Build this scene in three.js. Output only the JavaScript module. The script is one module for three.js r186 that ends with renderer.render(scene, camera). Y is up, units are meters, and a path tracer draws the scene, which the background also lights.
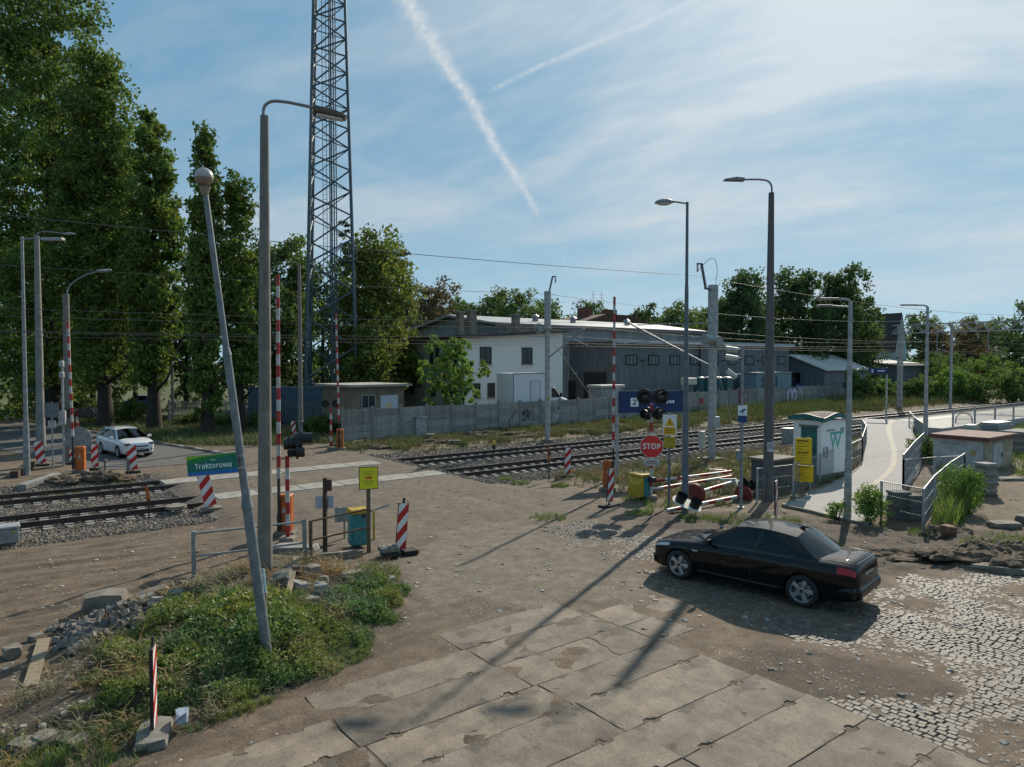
import * as THREE from 'three';
import { mergeGeometries, mergeVertices, toCreasedNormals } from 'three/addons/utils/BufferGeometryUtils.js';
import { RoundedBoxGeometry } from 'three/addons/geometries/RoundedBoxGeometry.js';
import { createNoise2D, createNoise3D } from 'simplex-noise';
import { Brush, Evaluator, SUBTRACTION } from 'three-bvh-csg';

// ---------- camera, sky, sun, exposure ----------
const EYE = 5.2, FOCAL = 710, HORIZON = 362, CX = 512, CY = 383.5;
const PITCH = Math.atan((CY - HORIZON) / FOCAL);
const scene = new THREE.Scene();
const camera = new THREE.PerspectiveCamera(2 * Math.atan(CY / FOCAL) * 180 / Math.PI, 1024 / 767, 0.1, 3000);
camera.position.set(0, EYE, 0);
camera.rotation.x = -PITCH;
const renderer = new THREE.WebGLRenderer({ antialias: true });
renderer.setSize(1024, 767);
renderer.toneMapping = THREE.LinearToneMapping;
renderer.toneMappingExposure = 1.2;
renderer.shadowMap.enabled = true;

const SUN_AZ = 27.4 * Math.PI / 180, SUN_EL = 33.5 * Math.PI / 180;       // clockwise from straight ahead
const sunDir = new THREE.Vector3(Math.sin(SUN_AZ) * Math.cos(SUN_EL), Math.sin(SUN_EL), -Math.cos(SUN_AZ) * Math.cos(SUN_EL));
const sun = new THREE.DirectionalLight(new THREE.Color(1, 0.905, 0.765), 4.5);
sun.position.copy(sunDir).multiplyScalar(120).add(new THREE.Vector3(0, 0, -30));
sun.target.position.set(0, 0, -30);
sun.castShadow = true;
sun.shadow.mapSize.set(4096, 4096);
sun.shadow.radius = 1.3;
Object.assign(sun.shadow.camera, { left: -70, right: 70, top: 60, bottom: -60, near: 1, far: 260 });
scene.add(sun, sun.target);

// ---------- random numbers, noise, picture-to-place ----------
function rng(seed) { let a = seed | 0; return () => { a = (a + 0x6d2b79f5) | 0; let t = Math.imul(a ^ (a >>> 15), 1 | a); t = (t + Math.imul(t ^ (t >>> 7), 61 | t)) ^ t; return ((t ^ (t >>> 14)) >>> 0) / 4294967296; }; }
const R = rng(7), rr = (a, b, r = R) => a + (b - a) * r();
const n2 = createNoise2D(rng(11)), n3 = createNoise3D(rng(12));
const fbm2 = (x, y, o = 4) => { let s = 0, a = 0.5; for (let i = 0; i < o; i++) { s += a * n2(x, y); x *= 2.03; y *= 2.03; a *= 0.5; } return s; };
const sstep = (a, b, x) => { const t = Math.min(1, Math.max(0, (x - a) / (b - a))); return t * t * (3 - 2 * t); };
const mix = (a, b, t) => a + (b - a) * t, clamp = (x, a, b) => Math.min(b, Math.max(a, x));
// a surveyed picture position -> metres on level ground of height y
function dirOf(px, py) {
  const c = Math.cos(PITCH), s = Math.sin(PITCH), dx = px - CX, dy = CY - py;
  return new THREE.Vector3(dx, dy * c - FOCAL * s, -(FOCAL * c + dy * s));
}
function at(px, py, y = 0) { const d = dirOf(px, py), t = (y - EYE) / d.y; return new THREE.Vector3(d.x * t, y, d.z * t); }
function deep(px, py, Z) { const d = dirOf(px, py), t = -Z / d.z; return new THREE.Vector3(d.x * t, EYE + d.y * t, -Z); }
const rowH = (py, Z) => deep(CX, py, Z).y;                                 // height seen in picture row py at distance Z
// the railway frame: s along the track, p across it, away from the camera
const TH = 52.9 * Math.PI / 180, UX = Math.sin(TH), UZ = Math.cos(TH), TURN = Math.atan2(UZ, UX);
const SP = (s, p, y = 0) => new THREE.Vector3(s * UX - p * UZ, y, -(s * UZ + p * UX));
const toSP = (x, z) => [x * UX - z * UZ, -x * UZ - z * UX];

// ---------- the sky ----------
{
  const W = 2048, Hh = 1024, data = new Float32Array(W * Hh * 4);
  const trail = (pts, w0, w1, amount, ragged) => ({ pts: pts.map(([x, y]) => dirOf(x, y).normalize()), w0, w1, amount, ragged });
  const trails = [
    trail([[392, -30], [412, 10], [444, 62], [470, 98], [498, 150], [522, 186], [543, 224]], 0.018, 0.0052, 1.25, 0.9),
    trail([[484, 94], [540, 66], [590, 45], [640, 26], [720, -12], [800, -52]], 0.0022, 0.0056, 1.1, 0.4),
    trail([[346, 160], [400, 178], [470, 204], [560, 240]], 0.011, 0.02, 0.2, 0.3),
    trail([[255, 200], [285, 186], [310, 176]], 0.004, 0.004, 0.2, 0.3),
    trail([[563, 256], [567, 272]], 0.002, 0.002, 0.3, 0.3),
    trail([[560, 318], [680, 292], [860, 268], [1100, 246]], 0.004, 0.009, 0.26, 0.4),
  ];
  const v = new THREE.Vector3(), e = new THREE.Vector3(), q = new THREE.Vector3();
  for (let j = 0; j < Hh; j++) {
    const el = ((j + 0.5) / Hh - 0.5) * Math.PI, ce = Math.cos(el), se = Math.sin(el);
    for (let i = 0; i < W; i++) {
      const az = ((i + 0.5) / W - 0.5) * 2 * Math.PI;
      v.set(ce * Math.cos(az), se, ce * Math.sin(az));
      const o = (j * W + i) * 4;
      if (se < -0.03) { data[o] = 0.13; data[o + 1] = 0.12; data[o + 2] = 0.105; data[o + 3] = 1; continue; }
      const up = Math.max(0, se), h = Math.pow(1 - up, 5.2), ca = v.dot(sunDir), ang = Math.acos(clamp(ca, -1, 1));
      let r = mix(0.07, 0.345, h), g = mix(0.225, 0.53, h), b = mix(0.39, 0.635, h);
      const glow = 0.34 * Math.exp(-ang / 0.24) + 0.15 * Math.exp(-ang / 0.62);
      // high thin cloud: long veils, combed into streaks
      const k = 1 / (up + 0.16), cx = v.x * k, cz = v.z * k;
      const wx = cx + 0.1 * n2(cx * 0.7 + 3, cz * 0.7), wz = cz + 0.1 * n2(cx * 0.7, cz * 0.7 + 9);
      const a = wx * 0.86 + wz * 0.5, c = -wx * 0.5 + wz * 0.86;
      let veil = sstep(-0.28, 0.6, fbm2(a * 0.4 + 1.7, c * 0.8 + 0.4, 3)) * 0.72 + 0.2 * sstep(-0.3, 0.7, fbm2(a * 1.2, c * 3.4 + 4, 4)) + 0.1 * sstep(-0.4, 0.6, fbm2(a * 5, c * 13 + 4, 3));
      veil *= 0.46 + 1.05 * Math.exp(-ang / 0.7);
      veil += 0.16 * Math.exp(-ang / 0.5) + 0.42 * Math.exp(-ang / 0.42) * sstep(-0.6, 0.6, fbm2(a * 5 + 8, c * 15, 3)) * 0.6;
      veil += 0.12 * sstep(-0.1, 0.7, fbm2(a * 0.8 - 5, c * 2.6 + 2, 4));
      veil *= 0.86 + 0.34 * fbm2(a * 1.6 + 2, c * 3.2 + 7, 4) + 0.16 * fbm2(a * 6, c * 14 + 3, 3);
      veil = clamp(veil * mix(0.7, 1, sstep(0.02, 0.3, up)), 0, 0.9);
      let cl = veil;
      for (const t of trails) {
        if (v.dot(t.pts[0]) < 0.6) continue;
        let best = 9, bt = 0;
        for (let n = 0; n < t.pts.length - 1; n++) {
          e.subVectors(t.pts[n + 1], t.pts[n]); q.subVectors(v, t.pts[n]);
          const u = clamp(q.dot(e) / e.lengthSq(), 0, 1), d = q.addScaledVector(e, -u).length();
          if (d < best) { best = d; bt = (n + u) / (t.pts.length - 1); }
        }
        const w = mix(t.w0, t.w1, bt);
        if (best > w * 2.4) continue;
        const rag = 1 + t.ragged * 0.75 * fbm2(az * 34 + 5, el * 34 + t.w0 * 900, 3), fine = 0.72 + 0.5 * n2(az * 90, el * 160);
        const ends = sstep(0, 0.06, bt) * sstep(1.0, 0.9, bt);
        cl = Math.max(cl, mix(cl, 0.95, t.amount * ends * fine * Math.exp(-Math.pow(best / (w * 0.62 * rag), 2))));
      }
      const cw = 0.47 + 0.24 * Math.exp(-ang / 0.5);
      r = mix(r + glow * 0.85, cw * 0.93, cl); g = mix(g + glow * 0.85, cw * 1.03, cl); b = mix(b + glow * 0.75, cw * 1.1, cl);
      data[o] = r; data[o + 1] = g; data[o + 2] = b; data[o + 3] = 1;
    }
  }
  const sky = new THREE.DataTexture(data, W, Hh, THREE.RGBAFormat, THREE.FloatType);
  sky.mapping = THREE.EquirectangularReflectionMapping; sky.magFilter = THREE.LinearFilter; sky.needsUpdate = true;
  scene.background = sky; scene.environment = sky;
}

// ---------- names, things, parts ----------
const used = new Map();
function numbered(n) { const k = used.get(n) ?? 0; used.set(n, k + 1); return k ? `${n}_${String(k).padStart(3, '0')}` : n; }
function tag(o, label, category, group) { o.userData.label = label; if (category) o.userData.category = category; if (group) o.userData.group = group; return o; }
function thing(name, label, category, pos = new THREE.Vector3(), turn = 0, group) {
  const o = new THREE.Group(); o.name = numbered(name); o.position.copy(pos); o.rotation.y = turn;
  scene.add(o); return tag(o, label, category, group);
}
function structure(o) { o.userData.kind = 'structure'; return o; }
// uv in metres from each face's own direction, for the materials that carry a grain
function metricUV(g) {
  g = g.index ? g.toNonIndexed() : g;
  const p = g.attributes.position, uv = new Float32Array(p.count * 2), a = new THREE.Vector3(), b = new THREE.Vector3(), c = new THREE.Vector3();
  for (let i = 0; i < p.count; i += 3) {
    a.fromBufferAttribute(p, i); b.fromBufferAttribute(p, i + 1).sub(a); c.fromBufferAttribute(p, i + 2).sub(a); b.cross(c);
    const x = Math.abs(b.x), y = Math.abs(b.y), z = Math.abs(b.z);
    for (let k = i; k < i + 3; k++) {
      a.fromBufferAttribute(p, k);
      if (y >= x && y >= z) { uv[k * 2] = a.x; uv[k * 2 + 1] = a.z; } else if (x > z) { uv[k * 2] = a.z; uv[k * 2 + 1] = a.y; } else { uv[k * 2] = a.x; uv[k * 2 + 1] = a.y; }
    }
  }
  g.setAttribute('uv', new THREE.BufferAttribute(uv, 2)); return g;
}
function join(list) {
  const L = list.flat(9).filter(Boolean).map((g) => { g = g.index ? g.toNonIndexed() : g.clone(); for (const k of Object.keys(g.attributes)) if (!['position', 'normal', 'uv'].includes(k)) g.deleteAttribute(k); if (!g.attributes.uv) g.setAttribute('uv', new THREE.BufferAttribute(new Float32Array(g.attributes.position.count * 2), 2)); return g; });
  return L.length === 1 ? L[0] : mergeGeometries(L);
}
function part(name, geos, material, parent, keepUV = false) {
  let g = Array.isArray(geos) ? join(geos) : geos;
  if (material.userData.metric && !keepUV) g = metricUV(g);
  const m = new THREE.Mesh(g, material); m.name = parent ? name : numbered(name);
  (parent ?? scene).add(m); return m;
}
// geometry makers
const V3 = (x, y, z) => new THREE.Vector3(x, y, z);
function box(w, h, d, x = 0, y = 0, z = 0, rx = 0, ry = 0, rz = 0) { const g = new THREE.BoxGeometry(w, h, d); if (rx || ry || rz) g.applyMatrix4(new THREE.Matrix4().makeRotationFromEuler(new THREE.Euler(rx, ry, rz, 'YXZ'))); return g.translate(x, y, z); }
function rbox(w, h, d, r, x = 0, y = 0, z = 0, seg = 2) { return new RoundedBoxGeometry(w, h, d, seg, r).translate(x, y, z); }
function cyl(r0, r1, h, x = 0, y = 0, z = 0, n = 14, open = false) { return new THREE.CylinderGeometry(r1, r0, h, n, 1, open).translate(x, y + h / 2, z); }   // r0 at the foot
function disc(r, t, x, y, z, n = 20) { return new THREE.CylinderGeometry(r, r, t, n).rotateX(Math.PI / 2).translate(x, y, z); }                          // axis along z
function bar(a, b, r0, r1 = r0, n = 8) {
  const d = new THREE.Vector3().subVectors(b, a), g = new THREE.CylinderGeometry(r1, r0, d.length(), n);
  g.applyQuaternion(new THREE.Quaternion().setFromUnitVectors(V3(0, 1, 0), d.clone().normalize()));
  return g.translate((a.x + b.x) / 2, (a.y + b.y) / 2, (a.z + b.z) / 2);
}
function beam(a, b, w, h = w) {
  const d = new THREE.Vector3().subVectors(b, a), g = new THREE.BoxGeometry(w, h, d.length());
  const m = new THREE.Matrix4().lookAt(b, a, Math.abs(d.y) > 0.98 * d.length() ? V3(1, 0, 0) : V3(0, 1, 0)); g.applyMatrix4(m);
  return g.translate((a.x + b.x) / 2, (a.y + b.y) / 2, (a.z + b.z) / 2);
}
function tube(pts, r, seg = 24, n = 6) { return new THREE.TubeGeometry(new THREE.CatmullRomCurve3(pts.map((p) => p.isVector3 ? p : V3(...p))), seg, r, n); }
function patch(f, nu, nv) {
  const pos = [], idx = [], uv = [];
  for (let j = 0; j <= nv; j++) for (let i = 0; i <= nu; i++) { const p = f(i / nu, j / nv); pos.push(...p); uv.push(i / nu, j / nv); }
  for (let j = 0; j < nv; j++) for (let i = 0; i < nu; i++) { const a = j * (nu + 1) + i, b = a + 1, c = a + nu + 1, d = c + 1; idx.push(a, b, d, a, d, c); }
  const g = new THREE.BufferGeometry(); g.setAttribute('position', new THREE.Float32BufferAttribute(pos, 3)); g.setAttribute('uv', new THREE.Float32BufferAttribute(uv, 2)); g.setIndex(idx); g.computeVertexNormals(); return g;
}
function prism(pts, depth, bevel = 0) {   // outline in x,y pulled along z, centred
  const s = new THREE.Shape(pts.map(([x, y]) => new THREE.Vector2(x, y)));
  return new THREE.ExtrudeGeometry(s, { depth: depth - 2 * bevel, bevelEnabled: bevel > 0, bevelThickness: bevel, bevelSize: bevel, bevelOffset: -bevel, bevelSegments: 1, curveSegments: 6 }).translate(0, 0, -depth / 2 + bevel);
}
function rock(w, h, d, seed, jag = 0.18) {
  const g = mergeVertices(new THREE.BoxGeometry(w, h, d, 2, 2, 2).deleteAttribute('uv').deleteAttribute('normal')), p = g.attributes.position, r = rng(seed);
  for (let i = 0; i < p.count; i++) { const c = Math.abs(p.getX(i) / w) + Math.abs(p.getY(i) / h) + Math.abs(p.getZ(i) / d), k = c > 1.2 ? 0.86 : 1; p.setXYZ(i, p.getX(i) * k + rr(-jag, jag, r) * w * 0.4, p.getY(i) * k + rr(-jag, jag, r) * h * 0.4, p.getZ(i) * k + rr(-jag, jag, r) * d * 0.4); }
  const f = g.toNonIndexed(); f.computeVertexNormals(); return f;
}

// ---------- materials ----------
function tex(size, f, srgb = true) {
  const d = new Uint8Array(size * size * 4);
  for (let y = 0; y < size; y++) for (let x = 0; x < size; x++) { const c = f(x / size, y / size, x, y), o = (y * size + x) * 4; d[o] = clamp(c[0], 0, 1) * 255; d[o + 1] = clamp(c[1], 0, 1) * 255; d[o + 2] = clamp(c[2], 0, 1) * 255; d[o + 3] = 255; }
  const t = new THREE.DataTexture(d, size, size); t.wrapS = t.wrapT = THREE.RepeatWrapping; t.magFilter = THREE.LinearFilter; if (srgb) t.colorSpace = THREE.SRGBColorSpace; t.needsUpdate = true; return t;
}
// seamless noise over the unit square
const tn = (() => {
  const P = new Uint8Array(512), r = rng(77); for (let i = 0; i < 256; i++) P[i] = i; for (let i = 255; i > 0; i--) { const k = Math.floor(r() * (i + 1)); [P[i], P[k]] = [P[k], P[i]]; } for (let i = 0; i < 256; i++) P[i + 256] = P[i];
  const gr = (h, x, y) => { const a = (h & 15) * 0.3927; return Math.cos(a) * x + Math.sin(a) * y; }, fd = (t) => t * t * t * (t * (t * 6 - 15) + 10);
  const per = (x, y, n, s) => { const xi = Math.floor(x), yi = Math.floor(y), fx = x - xi, fy = y - yi, H = (a, b) => P[(P[((a % n) + n) % n & 255] + (((b % n) + n) % n) + s) & 255], u = fd(fx), v = fd(fy); return mix(mix(gr(H(xi, yi), fx, fy), gr(H(xi + 1, yi), fx - 1, fy), u), mix(gr(H(xi, yi + 1), fx, fy - 1), gr(H(xi + 1, yi + 1), fx - 1, fy - 1), u), v) * 1.5; };
  return (u, v, f, s, oct = 4) => { let a = 0.5, t = 0, k = Math.round(f); for (let i = 0; i < oct; i++) { t += a * per(u * k, v * k, k, (s * 37 + i * 11) & 255); k *= 2; a *= 0.5; } return t; };
})();
const rep = (t, x, y = x) => { const c = t.clone(); c.repeat.set(x, y); c.needsUpdate = true; return c; };
const speck = (() => { const r = rng(99), n = 512, a = new Float32Array(n * n); for (let i = 0; i < a.length; i++) a[i] = r(); return (x, y) => a[((y & 511) << 9) + (x & 511)]; })();
const mottle = tex(512, (u, v, x, y) => { const k = 0.84 + 0.2 * tn(u, v, 5, 1) + 0.1 * tn(u, v, 26, 5, 3) + 0.08 * (speck(x, y) - 0.5); return [k, k * 0.99, k * 0.97]; });
const streaky = tex(512, (u, v, x, y) => { const k = 0.85 + 0.14 * tn(u, 0.3 + 0.05 * v, 16, 3, 4) + 0.13 * tn(u, v, 6, 9) + 0.05 * (speck(x, y) - 0.5); return [k, k, k * 0.985]; });
const grit = tex(512, (u, v, x, y) => { const s = 0.5 * speck(x, y) + 0.5 * speck(x >> 1, (y >> 1) + 77), c = speck(x >> 2, (y >> 2) + 31); const k = 0.8 + 0.16 * tn(u, v, 7, 20) + 0.12 * tn(u, v, 40, 23, 3) + 0.16 * (s - 0.5) + (c > 0.975 ? 0.18 : 0) - (c < 0.03 ? 0.16 : 0); return [k, k * 0.985, k * 0.965]; });
const gritBump = tex(512, (u, v, x, y) => { const s = 0.4 * speck(x, y) + 0.6 * speck(x >> 2, (y >> 2) + 31), k = 0.5 + 0.35 * tn(u, v, 12, 20) + 0.35 * (s - 0.5); return [k, k, k]; }, false);
const fineBump = tex(256, (u, v, x, y) => { const k = 0.5 + 0.4 * tn(u, v, 9, 40) + 0.25 * (speck(x, y) - 0.5); return [k, k, k]; }, false);
const slabTex = (() => { const r = rng(123), n = 1024, cr = new Float32Array(n * n).fill(1); const stroke = (x, y, th, len, w, k, wob) => { for (let i = 0; i < len; i++) { th += rr(-wob, wob, r); x += Math.cos(th); y += Math.sin(th); for (let a = -w; a <= w; a++) for (let b = -w; b <= w; b++) { const o = (((y + a) & 1023) << 10) + ((x + b) & 1023); cr[o] = Math.min(cr[o], k); } } }; for (let i = 0; i < 7; i++) stroke(r() * n, r() * n, r() * 6.3, 260, 0, 0.62, 0.35); for (let i = 0; i < 60; i++) stroke(r() * n, r() * n, 1.2 + rr(-0.3, 0.3, r), rr(60, 300, r), 0, 0.9, 0.01);
  return tex(n, (u, v, x, y) => { const s = 0.5 * speck(x, y) + 0.5 * speck(x >> 1, (y >> 1) + 77), c = speck(x >> 2, (y >> 2) + 31), b = tn(u, v, 3, 61), d = tn(u, v, 9, 63); const k = (0.8 + 0.3 * b + 0.2 * d + 0.12 * tn(u, v, 60, 23, 3) + 0.13 * (s - 0.5) + (c > 0.97 ? 0.12 : 0) - (c < 0.035 ? 0.16 : 0) - 0.2 * sstep(0.18, 0.4, tn(u, v, 5, 91))) * cr[(y << 10) + x], w = 0.5 + b; return [k, k * (0.975 + 0.01 * w), k * (0.94 + 0.03 * w)]; }); })();
const woodTex = tex(256, (u, v, x, y) => { const k = 0.82 + 0.2 * tn(Math.floor(u * 0) + u * 0.0 + 0.2, v, 40, 50, 3) + 0.06 * (speck(x, y) - 0.5); return [k, k * 0.98, k * 0.95]; });
const lin = (r, g, b) => new THREE.Color().setRGB(r, g, b);
function mat(c, rough = 0.7, o = {}) {
  const { map, rep: k = 0.5, bump, bumpScale = 0.01, metric, physical, ...rest } = o;
  const m = new (physical ? THREE.MeshPhysicalMaterial : THREE.MeshStandardMaterial)({ color: lin(...c), roughness: rough, side: THREE.DoubleSide, ...rest });
  if (map) { m.map = rep(map, k); m.userData.metric = true; }
  if (bump) { m.bumpMap = rep(bump, k); m.bumpScale = bumpScale; m.userData.metric = true; }
  return m;
}
const M = {
  galv: mat([0.36, 0.39, 0.42], 0.5, { metalness: 0.35, map: mottle, rep: 0.8 }),
  galvPale: mat([0.5, 0.52, 0.54], 0.55, { metalness: 0.2, map: mottle, rep: 0.8 }),
  poleConcrete: mat([0.26, 0.24, 0.215], 0.9, { map: streaky, rep: 0.7, bump: fineBump, bumpScale: 0.006 }),
  steelBlue: mat([0.13, 0.19, 0.235], 0.55, { metalness: 0.2, map: mottle, rep: 0.5 }),
  greyPaint: mat([0.17, 0.21, 0.25], 0.5, { map: mottle, rep: 0.8 }),
  lampHead: mat([0.22, 0.22, 0.23], 0.5, { metalness: 0.2 }),
  lampGlass: mat([0.62, 0.62, 0.58], 0.3),
  dark: mat([0.018, 0.019, 0.021], 0.55), rubber: mat([0.02, 0.02, 0.02], 0.85),
  red: mat([0.5, 0.035, 0.035], 0.45, { map: mottle, rep: 1.3 }), white: mat([0.66, 0.66, 0.65], 0.5, { map: mottle, rep: 1.1 }),
  orange: mat([0.62, 0.155, 0.02], 0.5, { map: mottle, rep: 1.2 }), yellow: mat([0.62, 0.43, 0.03], 0.5, { map: mottle, rep: 1.2 }),
  teal: mat([0.05, 0.32, 0.36], 0.5, { map: mottle, rep: 1.2 }), navy: mat([0.012, 0.035, 0.12], 0.5), blueSign: mat([0.02, 0.12, 0.36], 0.4),
  concrete: mat([0.28, 0.25, 0.21], 0.92, { map: mottle, rep: 0.45, bump: fineBump, bumpScale: 0.008 }),
  wallConcrete: mat([0.4, 0.39, 0.37], 0.92, { map: streaky, rep: 0.4, bump: fineBump, bumpScale: 0.008 }),
  wallConcreteB: mat([0.33, 0.325, 0.31], 0.92, { map: streaky, rep: 0.33, bump: fineBump, bumpScale: 0.008 }),
  wallConcreteC: mat([0.45, 0.435, 0.4], 0.92, { map: streaky, rep: 0.37, bump: fineBump, bumpScale: 0.008 }),
  wood: mat([0.2, 0.15, 0.1], 0.85, { map: woodTex, rep: 0.6 }), woodPale: mat([0.36, 0.3, 0.21], 0.85, { map: woodTex, rep: 0.6 }), woodDark: mat([0.09, 0.065, 0.045], 0.85, { map: woodTex, rep: 0.6 }),
  rust: mat([0.2, 0.12, 0.07], 0.85, { map: mottle, rep: 1.5 }), railRust: mat([0.07, 0.047, 0.036], 0.7, { map: mottle, rep: 0.8 }),
  railHead: mat([0.42, 0.42, 0.43], 0.34, { metalness: 0.7 }),
  glass: new THREE.MeshPhysicalMaterial({ color: lin(0.5, 0.56, 0.58), roughness: 0.03, transmission: 1, thickness: 0, side: THREE.DoubleSide }),
  windowDark: mat([0.03, 0.035, 0.04], 0.12), insulator: mat([0.3, 0.2, 0.14], 0.3), wire: mat([0.05, 0.05, 0.05], 0.6),
};
function paint2d(w, h, draw) { const c = document.createElement('canvas'); c.width = w; c.height = h; draw(c.getContext('2d'), w, h); const t = new THREE.CanvasTexture(c); t.colorSpace = THREE.SRGBColorSpace; t.anisotropy = 4; return t; }
const printed = (w, h, draw, rough = 0.5) => new THREE.MeshStandardMaterial({ map: paint2d(w, h, draw), roughness: rough, side: THREE.DoubleSide });
const face = (w, h, x = 0, y = 0, z = 0) => new THREE.PlaneGeometry(w, h).translate(x, y, z);
const facing = (p, extra = 0) => Math.atan2(-p.x, -p.z) + extra;            // turns a +z front towards the camera's side of the place

// ---------- ground ----------
const flat = (list) => list.map(([x, y]) => { const v = at(x, y); return [v.x, v.z]; });
function inside(x, z, P) {   // metres inside (+) or outside (-) a plot
  let d = 1e9, odd = false;
  for (let i = 0, j = P.length - 1; i < P.length; j = i++) {
    const [ax, az] = P[j], [bx, bz] = P[i], ex = bx - ax, ez = bz - az, t = clamp(((x - ax) * ex + (z - az) * ez) / (ex * ex + ez * ez), 0, 1);
    d = Math.min(d, Math.hypot(x - ax - t * ex, z - az - t * ez));
    if ((az > z) !== (bz > z) && x < ex * (z - az) / ez + ax) odd = !odd;
  }
  return odd ? d : -d;
}
const PLOT = {
  island: flat([[-60, 800], [-50, 730], [20, 690], [60, 640], [95, 612], [150, 592], [205, 572], [300, 556], [385, 560], [414, 578], [408, 612], [345, 676], [235, 722], [125, 757], [20, 800]]),
  weeds: flat([[95, 716], [108, 668], [150, 622], [200, 604], [262, 604], [285, 612], [345, 606], [356, 584], [395, 576], [410, 590], [400, 614], [340, 668], [235, 710], [165, 728], [110, 736]]),
  path: flat([[783, 507], [828, 487], [860, 469], [870, 450], [862, 420], [930, 420], [916, 450], [917, 468], [886, 505], [866, 526]]),
  setts: flat([[868, 592], [905, 577], [960, 571], [1060, 566], [1200, 600], [1300, 760], [1100, 900], [745, 900], [742, 742], [800, 700], [760, 664], [800, 640], [860, 625]]),
  strip: flat([[543, 527], [590, 521], [640, 534], [700, 546], [850, 588], [875, 600], [800, 642], [700, 604], [655, 577], [600, 553], [550, 541]]),
  mud: flat([[722, 662], [760, 640], [830, 652], [900, 668], [965, 690], [940, 712], [880, 706], [820, 700], [775, 716], [720, 700]]),
  mudLow: flat([[700, 767], [740, 745], [900, 752], [1060, 760], [1060, 860], [680, 860]]),
  earth: flat([[690, 512], [790, 512], [880, 530], [930, 534], [1060, 520], [1060, 566], [905, 574], [870, 582], [780, 548], [640, 526], [640, 512]]),
  heap: flat([[925, 552], [955, 536], [1000, 545], [1045, 556], [1060, 572], [960, 570]]),
  apron: flat([[405, 560], [440, 530], [520, 519], [600, 545], [660, 580], [640, 600], [560, 598], [520, 612], [470, 598], [430, 606], [408, 592]]),
  lane: flat([[400, 520], [470, 486], [560, 505], [545, 535], [660, 580], [740, 640], [690, 690], [600, 640], [440, 650], [395, 600]]),
};
const WALL = [[18.6, 42.4], [39.7, 43.4], [67, 47.3], [110, 52]];           // the concrete panel wall, in the railway frame
const wallP = (s) => { for (let i = 1; i < WALL.length; i++) if (s < WALL[i][0] || i === WALL.length - 1) { const [a, b] = [WALL[i - 1], WALL[i]]; return mix(a[1], b[1], (s - a[0]) / (b[0] - a[0])); } };
const onCrossing = (s) => sstep(6.0, 7.2, s) * sstep(18.4, 17.4, s);
function bury(x, z) {   // how deep loose soil lies over the stone setts
  const m = Math.max(sstep(-0.35, 0.35, inside(x, z, PLOT.mud) + 0.35 * fbm2(x * 1.7, z * 1.7, 3)), 0.9 * sstep(-0.3, 0.4, inside(x, z, PLOT.mudLow) + 0.4 * fbm2(x * 1.3, z * 1.3, 3)));
  return Math.max(m, sstep(0.28, 0.55, fbm2(x * 0.55 + 9, z * 0.55 + 2, 4)) * 0.6);
}
function gy(x, z) {
  const [s, p] = toSP(x, z), dist = Math.hypot(x, z);
  let y = 0.035 * fbm2(x * 0.35, z * 0.35, 3) * clamp(dist / 10, 0.3, 1);
  const cr = onCrossing(s);
  y += -0.265 * sstep(24.6, 26.6, p) * sstep(37, 35.6, p) * (1 - cr);
  y += -0.1 * sstep(21.5, 24.6, p) * sstep(25.8, 24.6, p) * (1 - cr);
  y *= 1 - 0.8 * cr * sstep(12, 20, p) * sstep(46, 40, p);
  const wp = wallP(clamp(s, 18.6, 130));
  y += 0.06 * sstep(36.5, wp - 0.5, p) * sstep(17.5, 21, s);
  y += (0.75) * sstep(wp + 0.1, wp + 0.7, p) * sstep(21, 26, s);
  const isl = inside(x, z, PLOT.island);
  y += sstep(-0.2, 2.2, isl) * (0.26 + 0.16 * fbm2(x * 0.9, z * 0.9, 3));
  if (p < 11.7 && s < 10.2) y = y * (1 - sstep(12.4, 11.4, p) * sstep(11, 10, s)) + (0.003 + 0.02 * fbm2(x * 0.8 + 2, z * 0.8, 4) + 0.006 * fbm2(x * 4, z * 4, 2)) * sstep(11.7, 11.2, p) * sstep(10.25, 9.9, s);
  const st = Math.max(inside(x, z, PLOT.setts), inside(x, z, PLOT.strip));
  if (st > -1) y += sstep(-0.6, 0.2, st) * (0.034 * bury(x, z) + 0.0085) * (1 - sstep(11.7, 11.2, p) * sstep(10.6, 10.2, s));
  const hp = inside(x, z, PLOT.heap); if (hp > -1) y += sstep(-0.5, 0.9, hp) * (0.22 + 0.22 * fbm2(x * 1.6, z * 1.6, 3));
  const ea = inside(x, z, PLOT.earth); if (ea > -0.5) y += sstep(-0.4, 0.5, ea) * (0.03 + 0.1 * fbm2(x * 1.2 + 4, z * 1.2, 4));
  if (s < 6.5 && p > 14 && p < 25) y += sstep(6.5, 5, s) * (0.05 * fbm2(s * 0.25, p * 1.3, 3) - 0.035 * sstep(0.15, 0.45, fbm2(s * 0.1 + 7, p * 2.1, 2)));
  if (s > 6 && s < 19 && p > 12.2 && p < 26) y += sstep(12.2, 13.5, p) * (0.014 * fbm2(s * 2.0, p * 0.18, 3) - 0.02 * sstep(0.2, 0.5, fbm2(s * 1.5 + 4, p * 0.09, 2)));
  y += 0.5 * sstep(70, 130, p) + 1.2 * sstep(110, 260, dist);
  return y;
}
const TONE = { dirt: [0.205, 0.153, 0.104], sand: [0.27, 0.205, 0.139], road: [0.2, 0.165, 0.127], soil: [0.075, 0.056, 0.04], earth: [0.13, 0.094, 0.062], stone: [0.155, 0.142, 0.13], grass: [0.075, 0.085, 0.026], dry: [0.19, 0.155, 0.07], red: [0.16, 0.1, 0.08] };
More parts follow.
